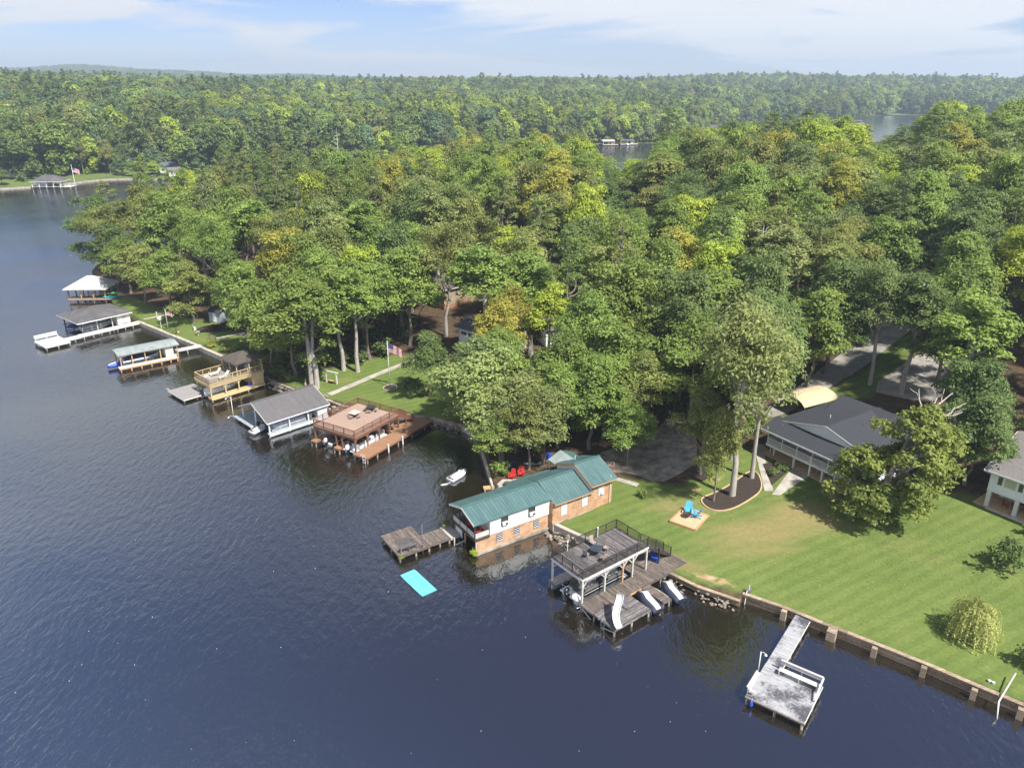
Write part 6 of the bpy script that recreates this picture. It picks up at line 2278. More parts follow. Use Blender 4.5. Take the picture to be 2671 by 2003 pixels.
def far_house(label, x, y, rz, L, W, H, wall, roof, z=None):
    g_ = gz(x, y) if z is None else z
    d = thing('house', label, 'house', (x, y, g_), R(rz))
    MB().bb((0, 0, -1), (L, W, H)).build('wall', wall, d)
    MB().slab([(-.5, -.5, H), (L + .5, -.5, H), (L + .5, W / 2, H + W * .28), (-.5, W / 2, H + W * .28)], .2).build('roof_slope', roof, d)
    MB().slab([(-.5, W + .5, H), (-.5, W / 2, H + W * .28), (L + .5, W / 2, H + W * .28), (L + .5, W + .5, H)], .2).build('roof_slope', roof, d)
    for s in (0, L):
        gable_ends(d, [(s, 0, H), (s, W, H), (s, W / 2, H + W * .27)], wall)
    n = max(2, int(L / 3))
    for i in range(n):
        window(d, ((i + .5) * L / n, -.01, H * .55), (0, -1), 1.2, 1.4, 'white', 'glass', (2, 1), .12, .1)
    return d


far_house('far white house with grey roof above the shore across the lake', -191, 425, 10, 8, 7, 3.4, 'bluewhite', 'shblue')
far_house('far pale house half hidden by trees on the opposite shore', -212, 434, -5, 12, 9, 4.5, 'offwhite', 'shgrey')
far_house('far white lakeside cottage by the opposite shore corner', -181, 413, 30, 6, 5, 3, 'whitesid', 'shgrey')
far_house('far grey roofed house at the left edge of the opposite shore', -262, 398, 5, 12, 8, 4, 'bluewhite', 'shblue')
far_house('distant white house among pines across the middle water', -158, 505, 10, 14, 8, 6, 'whitesid', 'whiteroof')
far_house('distant brick house above the far right bay', 520, 1215, -20, 20, 12, 9, 'brick', 'shgrey')
far_house('distant white two storey house on the far right bay', 572, 1235, -10, 16, 10, 10, 'whitesid', 'shgrey')
far_house('distant grey house by the far right bay', 408, 1052, -15, 13, 10, 7, 'bluewhite', 'shgrey')
far_house('distant long white building behind the far right trees', 780, 1300, 0, 30, 12, 5, 'whitesid', 'whiteroof')
far_house('distant grey roofed house among the far centre trees', 176, 748, -20, 14, 10, 6, 'offwhite', 'hip')


def far_dock(label, x, y, rz, roof, L=9, W=7):
    d = thing('boathouse', label, 'boathouse', (x, y, 0), R(rz))
    MB().slab([(-.6, -.6, 3.4), (L + .6, -.6, 3.4), (L + .6, W / 2, 4.4), (-.6, W / 2, 4.4)], .2).build('roof_slope', roof, d)
    MB().slab([(-.6, W + .6, 3.4), (-.6, W / 2, 4.4), (L + .6, W / 2, 4.4), (L + .6, W + .6, 3.4)], .2).build('roof_slope', roof, d)
    for u in (0, L / 2, L):
        for v in (0, W):
            post(d, u, v, -1, 3.4, .4, 'newwood')
    MB().bb((-.5, -1.2, .6), (L + 3, .4, 1.0)).build('walkway', 'whitewood', d)
    MB().bb((L - 2.5, .4, .6), (L, W, 3.3)).build('storage_room', 'newwood' if roof != 'hip' else 'offwhite', d)
    return d


far_dock('distant rust coloured boathouse across the middle water', 72, 626, 10, 'whiteroof')
far_dock('distant grey roofed boathouse beside the rust coloured one', 86.5, 631, 12, 'hip', 11, 8)
far_dock('distant blue grey boathouse on the far right bay', 398, 945, -10, 'hip', 14, 10)
runabout('distant white boat beside the grey roofed boathouse', (92, 629, .1), R(100), 6, 2.2, .9, 'gel', 'gel', 'navy', None)


# ------------------------------------------------------------------ foliage
def leaf_mesh(name, C, N, S, shade, mat, rng, slim=.55):
    """many small folded leaf sprays: centres, normals, sizes"""
    n = len(C)
    r = rng.normal(size=(n, 3))
    T = np.cross(N, r)
    T /= np.linalg.norm(T, axis=1, keepdims=True) + 1e-9
    B = np.cross(N, T)
    s = S[:, None]
    V = np.empty((n, 4, 3))
    V[:, 0] = C - T * s - N * s * .22
    V[:, 1] = C + B * s * slim + N * s * .08
    V[:, 2] = C + T * s - N * s * .22
    V[:, 3] = C - B * s * slim + N * s * .08
    me = bpy.data.meshes.new(name)
    me.vertices.add(4 * n)
    me.vertices.foreach_set('co', V.ravel())
    me.loops.add(4 * n)
    me.loops.foreach_set('vertex_index', np.arange(4 * n, dtype=np.int32))
    me.polygons.add(n)
    me.polygons.foreach_set('loop_start', np.arange(0, 4 * n, 4, dtype=np.int32))
    me.update(calc_edges=True)
    a = me.attributes.new('shade', 'FLOAT', 'FACE')
    a.data.foreach_set('value', np.clip(shade, 0, 1).astype(np.float32))
    me.materials.append(M[mat])
    me.validate()
    return me


def lobes_to_leaves(lobes, per, size, rng, squash=.8, under=-.45, fill=.18, tuft=.8):
    """every lobe is a cluster of small flattened leaf tufts plus a loose shell"""
    C, N, S, H = [], [], [], []
    for (x, y, z, r) in lobes:
        k = int(per * r * r)
        nt_ = max(6, int(9 * r / 1.6))
        tb = rng.normal(size=(nt_, 3))
        tb /= np.linalg.norm(tb, axis=1, keepdims=True)
        tb[:, 2] = np.where(tb[:, 2] < under, -tb[:, 2], tb[:, 2])
        tr = r * rng.uniform(.55, 1.0, nt_)
        tsh = rng.normal(0, .09, nt_)
        kt = int(k * tuft)
        ti = rng.integers(0, nt_, kt)
        g = rng.normal(size=(kt, 3)) * np.array([.27, .27, .12]) * r
        g[:, 2] -= .55 * (g[:, 0] ** 2 + g[:, 1] ** 2) / max(r, .3)
        c1 = tb[ti] * tr[ti][:, None] * np.array([1, 1, squash]) + g
        n1_ = tb[ti] * .45 + np.array([0, 0, .75]) + g / r * .9 + rng.normal(0, .38, (kt, 3))
        ks = k - kt
        d = rng.normal(size=(ks, 3))
        d /= np.linalg.norm(d, axis=1, keepdims=True)
        d[:, 2] = np.where(d[:, 2] < under, -d[:, 2], d[:, 2])
        c2 = d * (r * rng.uniform(.35, .95, ks))[:, None] * np.array([1, 1, squash])
        n2_ = d * .7 + rng.normal(0, .6, (ks, 3)) + np.array([0, 0, .3])
        c = np.vstack([c1, c2]) + np.array([x, y, z])
        nn = np.vstack([n1_, n2_])
        nn /= np.linalg.norm(nn, axis=1, keepdims=True)
        C.append(c)
        N.append(nn)
        S.append(size * rng.uniform(.6, 1.3, k))
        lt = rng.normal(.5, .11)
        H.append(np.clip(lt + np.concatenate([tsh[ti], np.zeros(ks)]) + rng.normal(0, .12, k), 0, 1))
    return np.vstack(C), np.vstack(N), np.concatenate(S), np.concatenate(H)


def limb(b, p, q, r0, r1, rng, n=4, sag=.08):
    p, q = np.array(p, float), np.array(q, float)
    pts = [p + (q - p) * i / n + (rng.normal(0, .04, 3) * np.linalg.norm(q - p) if 0 < i < n else 0) for i in range(n + 1)]
    for i, t in enumerate(pts):
        t[2] -= sag * np.linalg.norm(q - p) * math.sin(math.pi * i / n) * .5
    b.tube([tuple(t) for t in pts], [r0 + (r1 - r0) * i / n for i in range(n + 1)], 6, False)


def make_tree(seed, H, Rr, cb, kind='round', bark='bark', per=46, size=.36, nl=34, trunk_r=.34, sub='leaf', limbs=9, lean=0):
    rng = np.random.default_rng(seed)
    lobes = []
    cz, hz = (cb + H) / 2, (H - cb) / 2
    if kind in ('round', 'sparse', 'tall'):
        for i in range(nl):
            d = rng.normal(size=3)
            d /= np.linalg.norm(d)
            d[2] = abs(d[2]) * .9 - .42 if rng.random() < .8 else d[2]
            f = rng.uniform(.45, .88)
            ex = 1.0 + .25 * math.sin(3 * math.atan2(d[1], d[0]) + seed)
            r = Rr * rng.uniform(.22, .38)
            z = cz + d[2] * f * hz * 1.15
            nar = 1 - .35 * max(0, (z - cz) / hz)
            lobes.append((d[0] * f * Rr * ex * nar, d[1] * f * Rr * ex * nar, min(z, H - r * .7), r))
        for k in range(max(3, nl // 9)):
            lobes.append((rng.normal(0, Rr * .15), rng.normal(0, Rr * .15), cz + hz * (.1 + .65 * k / max(3, nl // 9)), Rr * .40))
    elif kind == 'pine':
        n = nl
        for i in range(n):
            f = (i + .5) / n
            z = cb + (H - cb) * f
            rr = Rr * (1 - f) ** .6 * rng.uniform(.45, 1.0) + .2
            a = i * 2.4 + rng.uniform(-.5, .5)
            lobes.append((rr * math.cos(a), rr * math.sin(a), z + rng.uniform(-.3, .3), rng.uniform(.75, 1.35) * (1.1 - .4 * f)))
    b = MB()
    top = cz + hz * .55
    pts = [(0, 0, -.8), (0, 0, .15), (rng.normal(0, .1), rng.normal(0, .1), cb * .5), (rng.normal(0, .25) + lean * cb, rng.normal(0, .25), cb), (rng.normal(0, .4) + lean * cb, rng.normal(0, .4), (cb + top) / 2), (lobes[-1][0] * .5, lobes[-1][1] * .5, top)]
    b.tube(pts, [trunk_r * 1.45, trunk_r * 1.15, trunk_r * .92, trunk_r * .75, trunk_r * .45, trunk_r * .12], 8, False)
    order = rng.permutation(len(lobes))[:limbs + (6 if kind == 'sparse' else 0)]
    for i in order:
        x, y, z, r = lobes[i]
        zb = min(max(cb * .9, z - math.hypot(x, y) * rng.uniform(.6, 1.1)), top * .95)
        f = np.clip((zb - cb) / max(top - cb, .1), 0, 1)
        sx, sy = pts[3][0] * (1 - f) + pts[5][0] * f, pts[3][1] * (1 - f) + pts[5][1] * f
        limb(b, (sx, sy, zb), (x, y, z + r * .3), trunk_r * .42, trunk_r * .1, rng)
    tm = b.mesh('trunk', bark, True)
    if kind == 'pine':
        C, N, S, Hh = lobes_to_leaves(lobes, per, size, rng, .5, -.5, .25)
    else:
        C, N, S, Hh = lobes_to_leaves(lobes, per, size, rng, .82, -.35, .2)
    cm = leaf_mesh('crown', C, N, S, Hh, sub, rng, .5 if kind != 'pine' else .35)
    return tm, cm


def tree_proto(name, label, tm, cm):
    t = thing(name, label, 'tree')
    for n_, me in (('trunk', tm), ('crown', cm)):
        o = bpy.data.objects.new(n_, me)
        COL.objects.link(o)
        o.parent = t
    return t


PROTO = {}
for i in range(5):
    PROTO['R%d' % i] = make_tree(10 + i, 20, 6.0, 3.4, per=92, size=.27, nl=46)
for i in range(2):
    PROTO['T%d' % i] = make_tree(30 + i, 24, 4.6, 7.5, 'tall', 'palebark', per=92, size=.26, nl=40, trunk_r=.36)
for i in range(2):
    PROTO['S%d' % i] = make_tree(40 + i, 22, 6.6, 7.5, 'sparse', 'palebark', per=62, size=.24, nl=36, trunk_r=.38, limbs=14)
for i in range(3):
    PROTO['P%d' % i] = make_tree(50 + i, 23, 4.2, 6.0, 'pine', 'bark', per=130, size=.23, nl=42, trunk_r=.3, limbs=16)

GREENS = {'mid': (0.2373, 0.3232, 0.0782),
          'deep': (0.1629, 0.2298, 0.0752),
          'olive': (0.271, 0.306, 0.0912),
          'lime': (0.3917, 0.4848, 0.0738),
          'yellow': (0.36, 0.37, 0.075),
          'pale': (0.27, 0.325, 0.115),
          'gold': (0.38, 0.36, 0.08),
          'pine': (0.1821, 0.2542, 0.0825),
          'blue': (0.1653, 0.2542, 0.1217),
          'leafy': (0.2383, 0.3247, 0.0783)}
first_used = {}
TREES = []


def put_tree(kind, x, y, h, rs, col, label, group=None, rz=None, z=None, name='tree'):
    tm, cm = PROTO[kind]
    base = {'R': (20, 6.0), 'T': (24, 4.6), 'S': (22, 6.6), 'P': (23, 4.2)}[kind[0]]
    z0 = gz(x, y) if z is None else z
    t = thing(name, label, 'tree', (x, y, z0), RNG.uniform(0, 6.28) if rz is None else rz, group)
    sx = rs / base[1]
    t.scale = (sx, sx * RNG.uniform(.92, 1.08), h / base[0])
    for n_, me in (('trunk', tm), ('crown', cm)):
        o = bpy.data.objects.new(n_, me)
        COL.objects.link(o)
        o.parent = t
        if n_ == 'crown':
            c = GREENS[col] if isinstance(col, str) else col
            j = RNG.uniform(.86, 1.14)
            o.color = (c[0] * j * RNG.uniform(.94, 1.06), c[1] * j, c[2] * j, 1)
    TREES.append((x, y, rs))
    return t


# trees one can pick out ---------------------------------------------------
hero = [
    ('T0', -32.9, 116.2, 21, 6.2, 'leafy', 'tall tree with pale bare trunk, left of a twin pair behind the gabled boathouse'),
    ('T1', -32.1, 115.9, 20, 5.6, 'leafy', 'tall tree with pale bare trunk, right of a twin pair behind the gabled boathouse'),
    ('R0', -36.8, 120.5, 16, 6.4, 'leafy', 'bushy bright green tree at the shore left of the twin trunks'),
    ('R1', -42.5, 126.5, 17, 6.0, 'leafy', 'broad tree leaning out behind the tan dock gazebo'),
    ('T1', -29.2, 123.2, 20, 5.0, 'leafy', 'tall tree at the wood edge behind the garden swing'),
    ('T0', -26.6, 122.4, 20, 4.8, 'leafy', 'straight trunked tree at the wood edge left of the concrete path'),
    ('R2', -25.4, 127.5, 19, 5.6, 'leafy', 'dense tree over the head of the concrete path'),
    ('R3', -13.0, 111.6, 11.5, 3.6, 'deep', 'dark slender tree with two trunks on the lawn right of the flagpole'),
    ('R4', -4.6, 96.6, 16, 7.4, 'pale', 'broad pale green tree leaning over the cove'),
    ('R2', -1.5, 101.5, 15.5, 5.4, 'leafy', 'leafy tree on the bank behind the cove'),
    ('R1', -90.5, 175.5, 15, 5.6, 'leafy', 'leafy tree overhanging the white roofed dock'),
    ('R3', -97.5, 184, 16, 6.4, 'deep', 'dark broad tree at the tip beyond the white roofed dock'),
    ('R2', -83, 166.5, 14, 5.0, 'olive', 'olive tree above the landing of the white walkway'),
    ('R0', -66.2, 151.6, 14, 5.0, 'olive', 'grey trunked tree beside the pale green shed'),
    ('R4', -74, 159.5, 15, 5.4, 'leafy', 'spreading tree behind the birdhouse post'),
    ('R1', -57.5, 152.5, 16, 5.6, 'mid', 'dense tree behind the rusty bushes'),
    ('R2', -47, 133.5, 13, 5.2, 'leafy', 'low branching tree behind the gazebo shrubs'),
    ('R3', -52, 143, 16, 5.6, 'leafy', 'bright tree behind the left garden path'),
    ('R4', -3.3, 93.2, 11.5, 5.0, 'pale', 'low pale tree drooping over the cove water'),
    ('R2', -5.2, 99.2, 11, 4.6, 'leafy', 'low green tree on the bank right of the red dock'),
    ('R1', -1.6, 88.4, 8, 3.2, 'leafy', 'small tree at the cove edge in front of the kayaks'),
    ('R0', -8.2, 106.0, 7.5, 3.2, 'leafy', 'rounded tree above the stone wall right of the red dock'),
    ('R3', 61.5, 98.5, 18, 5.6, 'deep', 'dark tree over the near corner of the parking apron'),
    ('R3', 49.5, 112, 20, 6.2, 'deep', 'broad dark tree left of the far driveway'),
    ('R1', 64.5, 107, 19, 5.6, 'mid', 'green tree at the right of the parking apron'),
    ('R2', 71, 117.5, 20, 6, 'mid', 'green tree between apron and far driveway'),
    ('R0', 45.5, 108.5, 17, 5, 'leafy', 'leafy tree just behind the tan carport'),
    ('R3', -1.2, 90.3, 10.5, 3.8, 'pale', 'small pale tree at the cove edge beside the kayaks'),
    ('R2', 6.2, 93.2, 12.5, 4.4, 'leafy', 'leafy tree between the boathouse porch and the wood'),
    ('R4', 12.8, 96.2, 13.5, 4.6, 'leafy', 'bright tree left of the old driveway'),
    ('R0', .6, 92.5, 12.5, 5.0, 'pale', 'light green tree just behind the boathouse patio'),
    ('R1', 2.2, 87.6, 11.5, 3.6, 'olive', 'grey trunked tree beside the boathouse lean to'),
    ('R3', 4.2, 88.6, 12, 4.0, 'pale', 'pale leafed tree over the small porch roof'),
    ('R4', -2.0, 113.5, 17, 4.4, 'yellow', 'yellowing tree in front of the blue grey roofed house'),
    ('R1', .2, 119, 17, 4.2, 'gold', 'golden tinged tree above the blue grey roof'),
    ('T0', 5.8, 113, 19.5, 4.2, 'lime', 'tall yellow green tree behind the cove trees'),
    ('R0', 10.4, 92.5, 14.5, 5.0, 'leafy', 'full green tree above the end of the boathouse'),
    ('R2', 14.9, 87.6, 9.5, 3.4, 'leafy', 'leafy tree hanging over the boathouse drive'),
    ('R1', 7.5, 99, 16, 5.4, 'leafy', 'round bright tree behind the boathouse'),
    ('R3', 24.0, 78.8, 13, 2.5, 'olive', 'narrow leafy tree in the front of the mulch bed'),
    ('S0', 26.5, 79.9, 26, 6.2, 'pale', 'tall pale trunked tree with open crown in the mulch bed'),
    ('S1', 29.9, 83.6, 24, 4.8, 'pale', 'tall pale leaning tree at the right end of the mulch bed'),
    ('R4', 23.8, 84.9, 12.5, 3.4, 'olive', 'small crowned tree in its own mulch ring'),
    ('T1', 28.7, 88.3, 21, 4.8, 'mid', 'tall trunk behind the mulch bed trees'),
    ('R2', 34.5, 99.5, 19.5, 6.4, 'deep', 'big dark tree above the tan carport'),
    ('S1', 54.6, 107.6, 21, 5.4, 'deep', 'bare trunked tree between the two driveways'),
    ('T0', 57.8, 104.2, 20, 5.0, 'deep', 'dark trunked tree at the edge of the parking apron'),
    ('T1', 58.8, 92.2, 22, 5.6, 'mid', 'stout trunked tall tree behind the big lawn tree'),
    ('R0', 54.6, 80.6, 13, 4.2, 'deep', 'dark dense tree beside the right hand house'),
    ('R3', 57.5, 86, 15, 4.8, 'deep', 'dark tree behind the right hand house roof'),
    ('S0', -12.6, 138.2, 23.5, 6.4, 'olive', 'tall tree with bare pale forked limbs beside the brown house'),
    ('R2', -19, 134, 20, 6.2, 'leafy', 'dense bright tree left of the brown house'),
    ('R0', 15, 99.5, 17, 6.0, 'mid', 'rounded tree at the back of the old driveway'),
    ('R4', 17.6, 94.6, 13.5, 4.2, 'olive', 'thin leafed olive tree over the old driveway'),
    ('R1', 25, 97.5, 18, 5.6, 'mid', 'green tree behind the old driveway'),
]
for k in hero:
    put_tree(k[0], k[1], k[2], k[3], k[4], k[5], k[6])

# the big lawn tree: wide crown leaning right, pale bare limbs through the top
rng = np.random.default_rng(77)
lobes = []
for i in range(125):
    a, f = rng.uniform(0, 6.28), rng.uniform(.2, 1) ** .6
    z = rng.uniform(1.6, 13.5)
    wz = math.sin(math.pi * min(1, (z + 1.5) / 15)) ** .7
    lobes.append((.2 + .26 * z + 6.2 * f * wz * math.cos(a), .7 + 5.0 * f * wz * math.sin(a), z, rng.uniform(.8, 1.5)))
C, N, S, Hh = lobes_to_leaves(lobes, 105, .24, rng, .8, -.5, .2)
t = thing('tree', 'large spreading yellow green tree standing on the right lawn', 'tree', (40.6, 73.4, gz(40.6, 73.4)))
o = bpy.data.objects.new('crown', leaf_mesh('crown', C, N, S, Hh, 'leaf', rng))
COL.objects.link(o)
o.parent = t
o.color = (.24, .29, .07, 1)
b = MB()
b.tube([(0, 0, -.8), (0, 0, .2), (.1, .1, 2), (.6, .3, 5), (1.8, .8, 8), (3.0, 1.4, 11)], [.62, .5, .42, .36, .26, .1], 9, False)
for i in rng.permutation(125)[:16]:
    x, y, z, r = lobes[i]
    zb = max(1.6, z - 3)
    limb(b, (.24 * zb, .12 * zb, zb), (x, y, z), .16, .05, rng)
b.build('trunk', 'bark', t, True)
b = MB()
for (p, q, r0) in (((2.6, 1.2, 10), (5.5, 2.5, 14.2), .17), ((4.0, 1.9, 12), (3.4, 2.6, 15.3), .11), ((4.4, 2.0, 12.4), (7.4, 3.0, 14.6), .12), ((3.4, 1.5, 11), (8.6, 2.4, 12.6), .13), ((6.6, 2.2, 12.2), (9.4, 3.4, 13.2), .07),
                   ((5.2, 2.4, 13.6), (5.0, 2.8, 15.4), .06), ((7.0, 2.1, 12.2), (8.2, 1.4, 13.4), .06), ((3.6, 2.4, 14.2), (2.6, 2.9, 15.2), .05), ((6.2, 2.7, 13.8), (6.6, 3.4, 15.0), .05)):
    limb(b, p, q, r0, r0 * .35, rng, 5, -.1)
b.build('bare_limbs', 'barewood', t, True)
TREES.append((42, 74.5, 7))

# weeping shrub, low dark tree and shrubs
rng = np.random.default_rng(5)
C, N, S, Hh = [], [], [], []
for i in range(300):
    a = rng.uniform(0, 6.28)
    r0, zt = rng.uniform(.1, 1.3), rng.uniform(2.0, 3.9)
    zt -= r0 * .35
    x, y = r0 * math.cos(a), r0 * math.sin(a)
    out = rng.uniform(.5, 1.5)
    ln = rng.uniform(1.3, 3.1)
    n = 15
    lt = rng.normal(.5, .15)
    for j in range(n):
        f = j / (n - 1)
        xx = x + math.cos(a) * out * (1 - (1 - f) ** 2)
        yy = y + math.sin(a) * out * (1 - (1 - f) ** 2)
        zz = max(.05, zt + .25 * math.sin(f * 3.1) - ln * f ** 1.6)
        C.append((xx + rng.normal(0, .03), yy + rng.normal(0, .03), zz))
        nn = np.array([math.cos(a), math.sin(a), .5]) + rng.normal(0, .5, 3)
        N.append(nn / np.linalg.norm(nn))
        S.append(rng.uniform(.10, .19))
        Hh.append(lt + rng.normal(0, .1))
t = thing('weeping_tree', 'small weeping yellow green tree alone on the right lawn', 'tree', (41.6, 55.6, gz(41.6, 55.6)))
o = bpy.data.objects.new('crown', leaf_mesh('crown', np.array(C), np.array(N), np.array(S), np.array(Hh), 'leaf', rng, .35))
COL.objects.link(o)
o.parent = t
o.color = (.44, .47, .16, 1)
b = MB()
b.tube([(0, 0, -.3), (.05, 0, 1), (0, .1, 2.2), (.1, 0, 3.1)], [.12, .1, .07, .03], 7, False)
for i in range(9):
    a = i * .7
    limb(b, (0, 0, 1.4 + .12 * i), (1.1 * math.cos(a), 1.1 * math.sin(a), 2.9), .05, .015, rng)
b.build('trunk', 'bark', t, True)


def shrub_mesh(seed, Rr, Hh_, size, per=240):
    rng = np.random.default_rng(seed)
    lobes = [(rng.normal(0, Rr * .4), rng.normal(0, Rr * .4), rng.uniform(.35, .8) * Hh_ * .8, Rr * rng.uniform(.35, .55)) for _ in range(11)]
    C, N, S, H2 = lobes_to_leaves(lobes, per, size, rng, .9, -.8, .2)
    C[:, 2] = np.maximum(C[:, 2], .03)
    return leaf_mesh('crown', C, N, S, H2, 'leaf', rng)


SH = [shrub_mesh(60 + i, 1.0, 1.6, .13) for i in range(4)]
b = MB()
for i in range(5):
    b.tube([(.1 * math.cos(i * 1.3), .1 * math.sin(i * 1.3), -.2), (.35 * math.cos(i * 1.3), .35 * math.sin(i * 1.3), .9)], [.04, .015], 5, False)
STEM = b.mesh('stem', 'bark')


def shrub(x, y, s, h, col, label, group=None):
    t = thing('shrub', label, 'shrub', (x, y, gz(x, y)), RNG.uniform(0, 6), group)
    t.scale = (s, s * RNG.uniform(.85, 1.15), h / 1.6)
    for n_, me in (('stem', STEM), ('crown', RNG.choice(SH))):
        o = bpy.data.objects.new(n_, me)
        COL.objects.link(o)
        o.parent = t
        if n_ == 'crown':
            c = GREENS[col] if isinstance(col, str) else col
            o.color = (*c, 1)


shrub(50.4, 65.2, 1.9, 4.2, 'deep', 'dark green bushy small tree at the right edge of the lawn')
shrub(56.8, 70.2, 1.2, 1.8, 'deep', 'low dark shrub at the corner of the right hand house')
shrub(45.3, 51.6, 1.5, 2.6, 'deep', 'dark shrub at the bottom right corner of the lawn')
shrub(32.8, 84.2, .85, 1.0, 'deep', 'rounded clipped shrub on the left of the porch bed')
shrub(34.2, 85.6, .8, 1.0, 'deep', 'rounded clipped shrub on the right of the porch bed')
shrub(-1.7, 86.2, 1.3, 2.4, 'leafy', 'bright green shrub at the cove corner of the patio')
shrub(-15.3, 112.4, 1.7, 2.4, 'deep', 'large dark shrub under the two trunked lawn tree')
shrub(-16.6, 114.8, 1.3, 2.6, 'deep', 'dark shrub left of the two trunked lawn tree')
shrub(15.7, 79.9, .7, 1.3, 'mid', 'small green shrub at the boathouse end wall')
shrub(-53.5, 134.2, 1.6, 1.7, 'olive', 'olive shrub on the seawall left of the gazebo')
shrub(-51.0, 133.6, 1.9, 2.4, 'mid', 'big green shrub behind the gazebo')
shrub(-48.6, 131.2, 1.8, 2.2, 'deep', 'dark green shrub right behind the gazebo roof')
shrub(-57.0, 137.2, 1.4, 1.2, 'yellow', 'yellowish low shrub at the end of the pale seawall')
shrub(-67.4, 145.0, .8, 1.2, 'mid', 'small flowering shrub at the foot of the small flagpole')
shrub(-60.2, 147.6, 1.5, 1.2, (.13, .07, .03), 'rusty brown bush in the left planting bed')
shrub(-57.2, 147.4, 1.4, 1.2, (.11, .06, .028), 'second rusty brown bush at the back of the planting bed')
shrub(-61.9, 145.9, 1.1, .8, (.10, .075, .03), 'low brown bush in front of the planting bed')
shrub(58.5, 121.0, 1.4, 2.2, 'deep', 'round dark shrub on the grass between the driveways')
shrub(31.6, 93.5, 1.3, 2.6, 'pale', 'pale flowering shrub left of the porch house')
shrub(33.8, 95.6, 1.7, 3.2, 'mid', 'tall green shrub beside the porch house wall')
shrub(-40.5, 121.8, 1.5, 2.0, 'mid', 'green shrub hanging over the wall right of the gazebo')
shrub(-38.0, 119.6, 1.3, 1.6, 'leafy', 'low leafy shrub at the wall by the twin trunks')
for i, (x, y, s, h) in enumerate(((-36.5, 122.6, 2.2, 3.4), (-33.2, 120.6, 1.7, 2.6), (-40.8, 125.5, 2.2, 3.2), (-27.5, 126.6, 2.0, 3.2), (-23.6, 129.6, 2.2, 3.4), (-30.6, 125.8, 2.2, 3.6))):
    shrub(x, y, s, h, 'deep', ['dark thicket bush behind the twin trunks', 'dark bush right of the twin trunks', 'dark bush at the wood edge above the gazebo', 'dark bush left of the concrete path head', 'dark bush at the head of the concrete path', 'tall dark bush between the wood edge trunks'][i])
shrub(-252, 372, 2.6, 2.8, (.06, .05, .03), 'far dark rounded shrub on the lawn across the lake')

# plants by the boathouse dock
for i, (u, v, z, s, c, lb) in enumerate(((-.6, 5.6, .75, .5, 'pale', 'pale leafy plant on the landing of the boathouse dock'), (-.35, -.2, .2, .5, 'lime', 'bright fern like weed at the boathouse water corner'),
                                         (-7.4, 3.2, .3, .35, 'olive', 'tuft of weeds at the corner piling of the boathouse dock'))):
    t = thing('plant', lb, 'plant', BH(u, v, z), 0)
    t.scale = (s, s, s)
    o = bpy.data.objects.new('leaves', SH[i])
    COL.objects.link(o)
    o.parent = t
    o.color = (*GREENS[c], 1)

# wood on the peninsula -----------------------------------------------------
rng = np.random.default_rng(21)
cand = []
for x in np.arange(-120, 260, 2.0):
    for y in np.arange(80, 330, 2.0):
        cand.append((x + rng.uniform(-1, 1), y + rng.uniform(-1, 1)))
P = np.array(cand)
ok = inside(P, SHORE) & (seg_dist(P, SHORE) > 2.0) & (np.abs(P[:, 0]) < P[:, 1] * .72 + 10)
for Lp in LAWN:
    ok &= ~(inside(P, Lp) | (seg_dist(P, Lp) < 1.0))
for (cx, cy, cr) in CLEAR:
    ok &= np.hypot(P[:, 0] - cx, P[:, 1] - cy) > cr
for path, wd in (([(36, 101), (56, 114), (78, 136)], 4.5), ([(-20, 200), (-8, 192), (6, 172)], 4)):
    for a_, b_ in zip(path[:-1], path[1:]):
        a_, b_ = np.array(a_), np.array(b_)
        tt = np.clip(((P - a_) @ (b_ - a_)) / ((b_ - a_) @ (b_ - a_)), 0, 1)
        q = P - (a_ + tt[:, None] * (b_ - a_))
        ok &= np.hypot(q[:, 0], q[:, 1]) > wd
# keep the gap through which the cove behind shows
ang = P[:, 0] / P[:, 1]
ok &= ~((np.abs(ang - .139) < .022) & (P[:, 1] > 205))
P = P[ok]
P = P[np.argsort(P[:, 1] + rng.uniform(-3, 3, len(P)))]
placed = [(x, y, r * .55) for x, y, r in TREES]
wood = []
for x, y in P:
    fd = math.hypot(x, y)
    sp = 6.0 + fd * .0165
    if all((x - a) ** 2 + (y - b_) ** 2 > (sp * .62 + r) ** 2 for a, b_, r in placed):
        placed.append((x, y, sp * .38))
        wood.append((x, y, sp))


def zone(x, y):
    if x < -75:
        return 'on the wooded point at the left'
    if x < -38:
        return 'in the wood behind the left garden'
    if x < -8:
        return 'in the wood behind the red dock lawn'
    if x < 22:
        return 'in the wood behind the green roofed boathouse'
    if x < 60:
        return 'in the wood behind the white porch house'
    return 'on the wooded rise at the right'


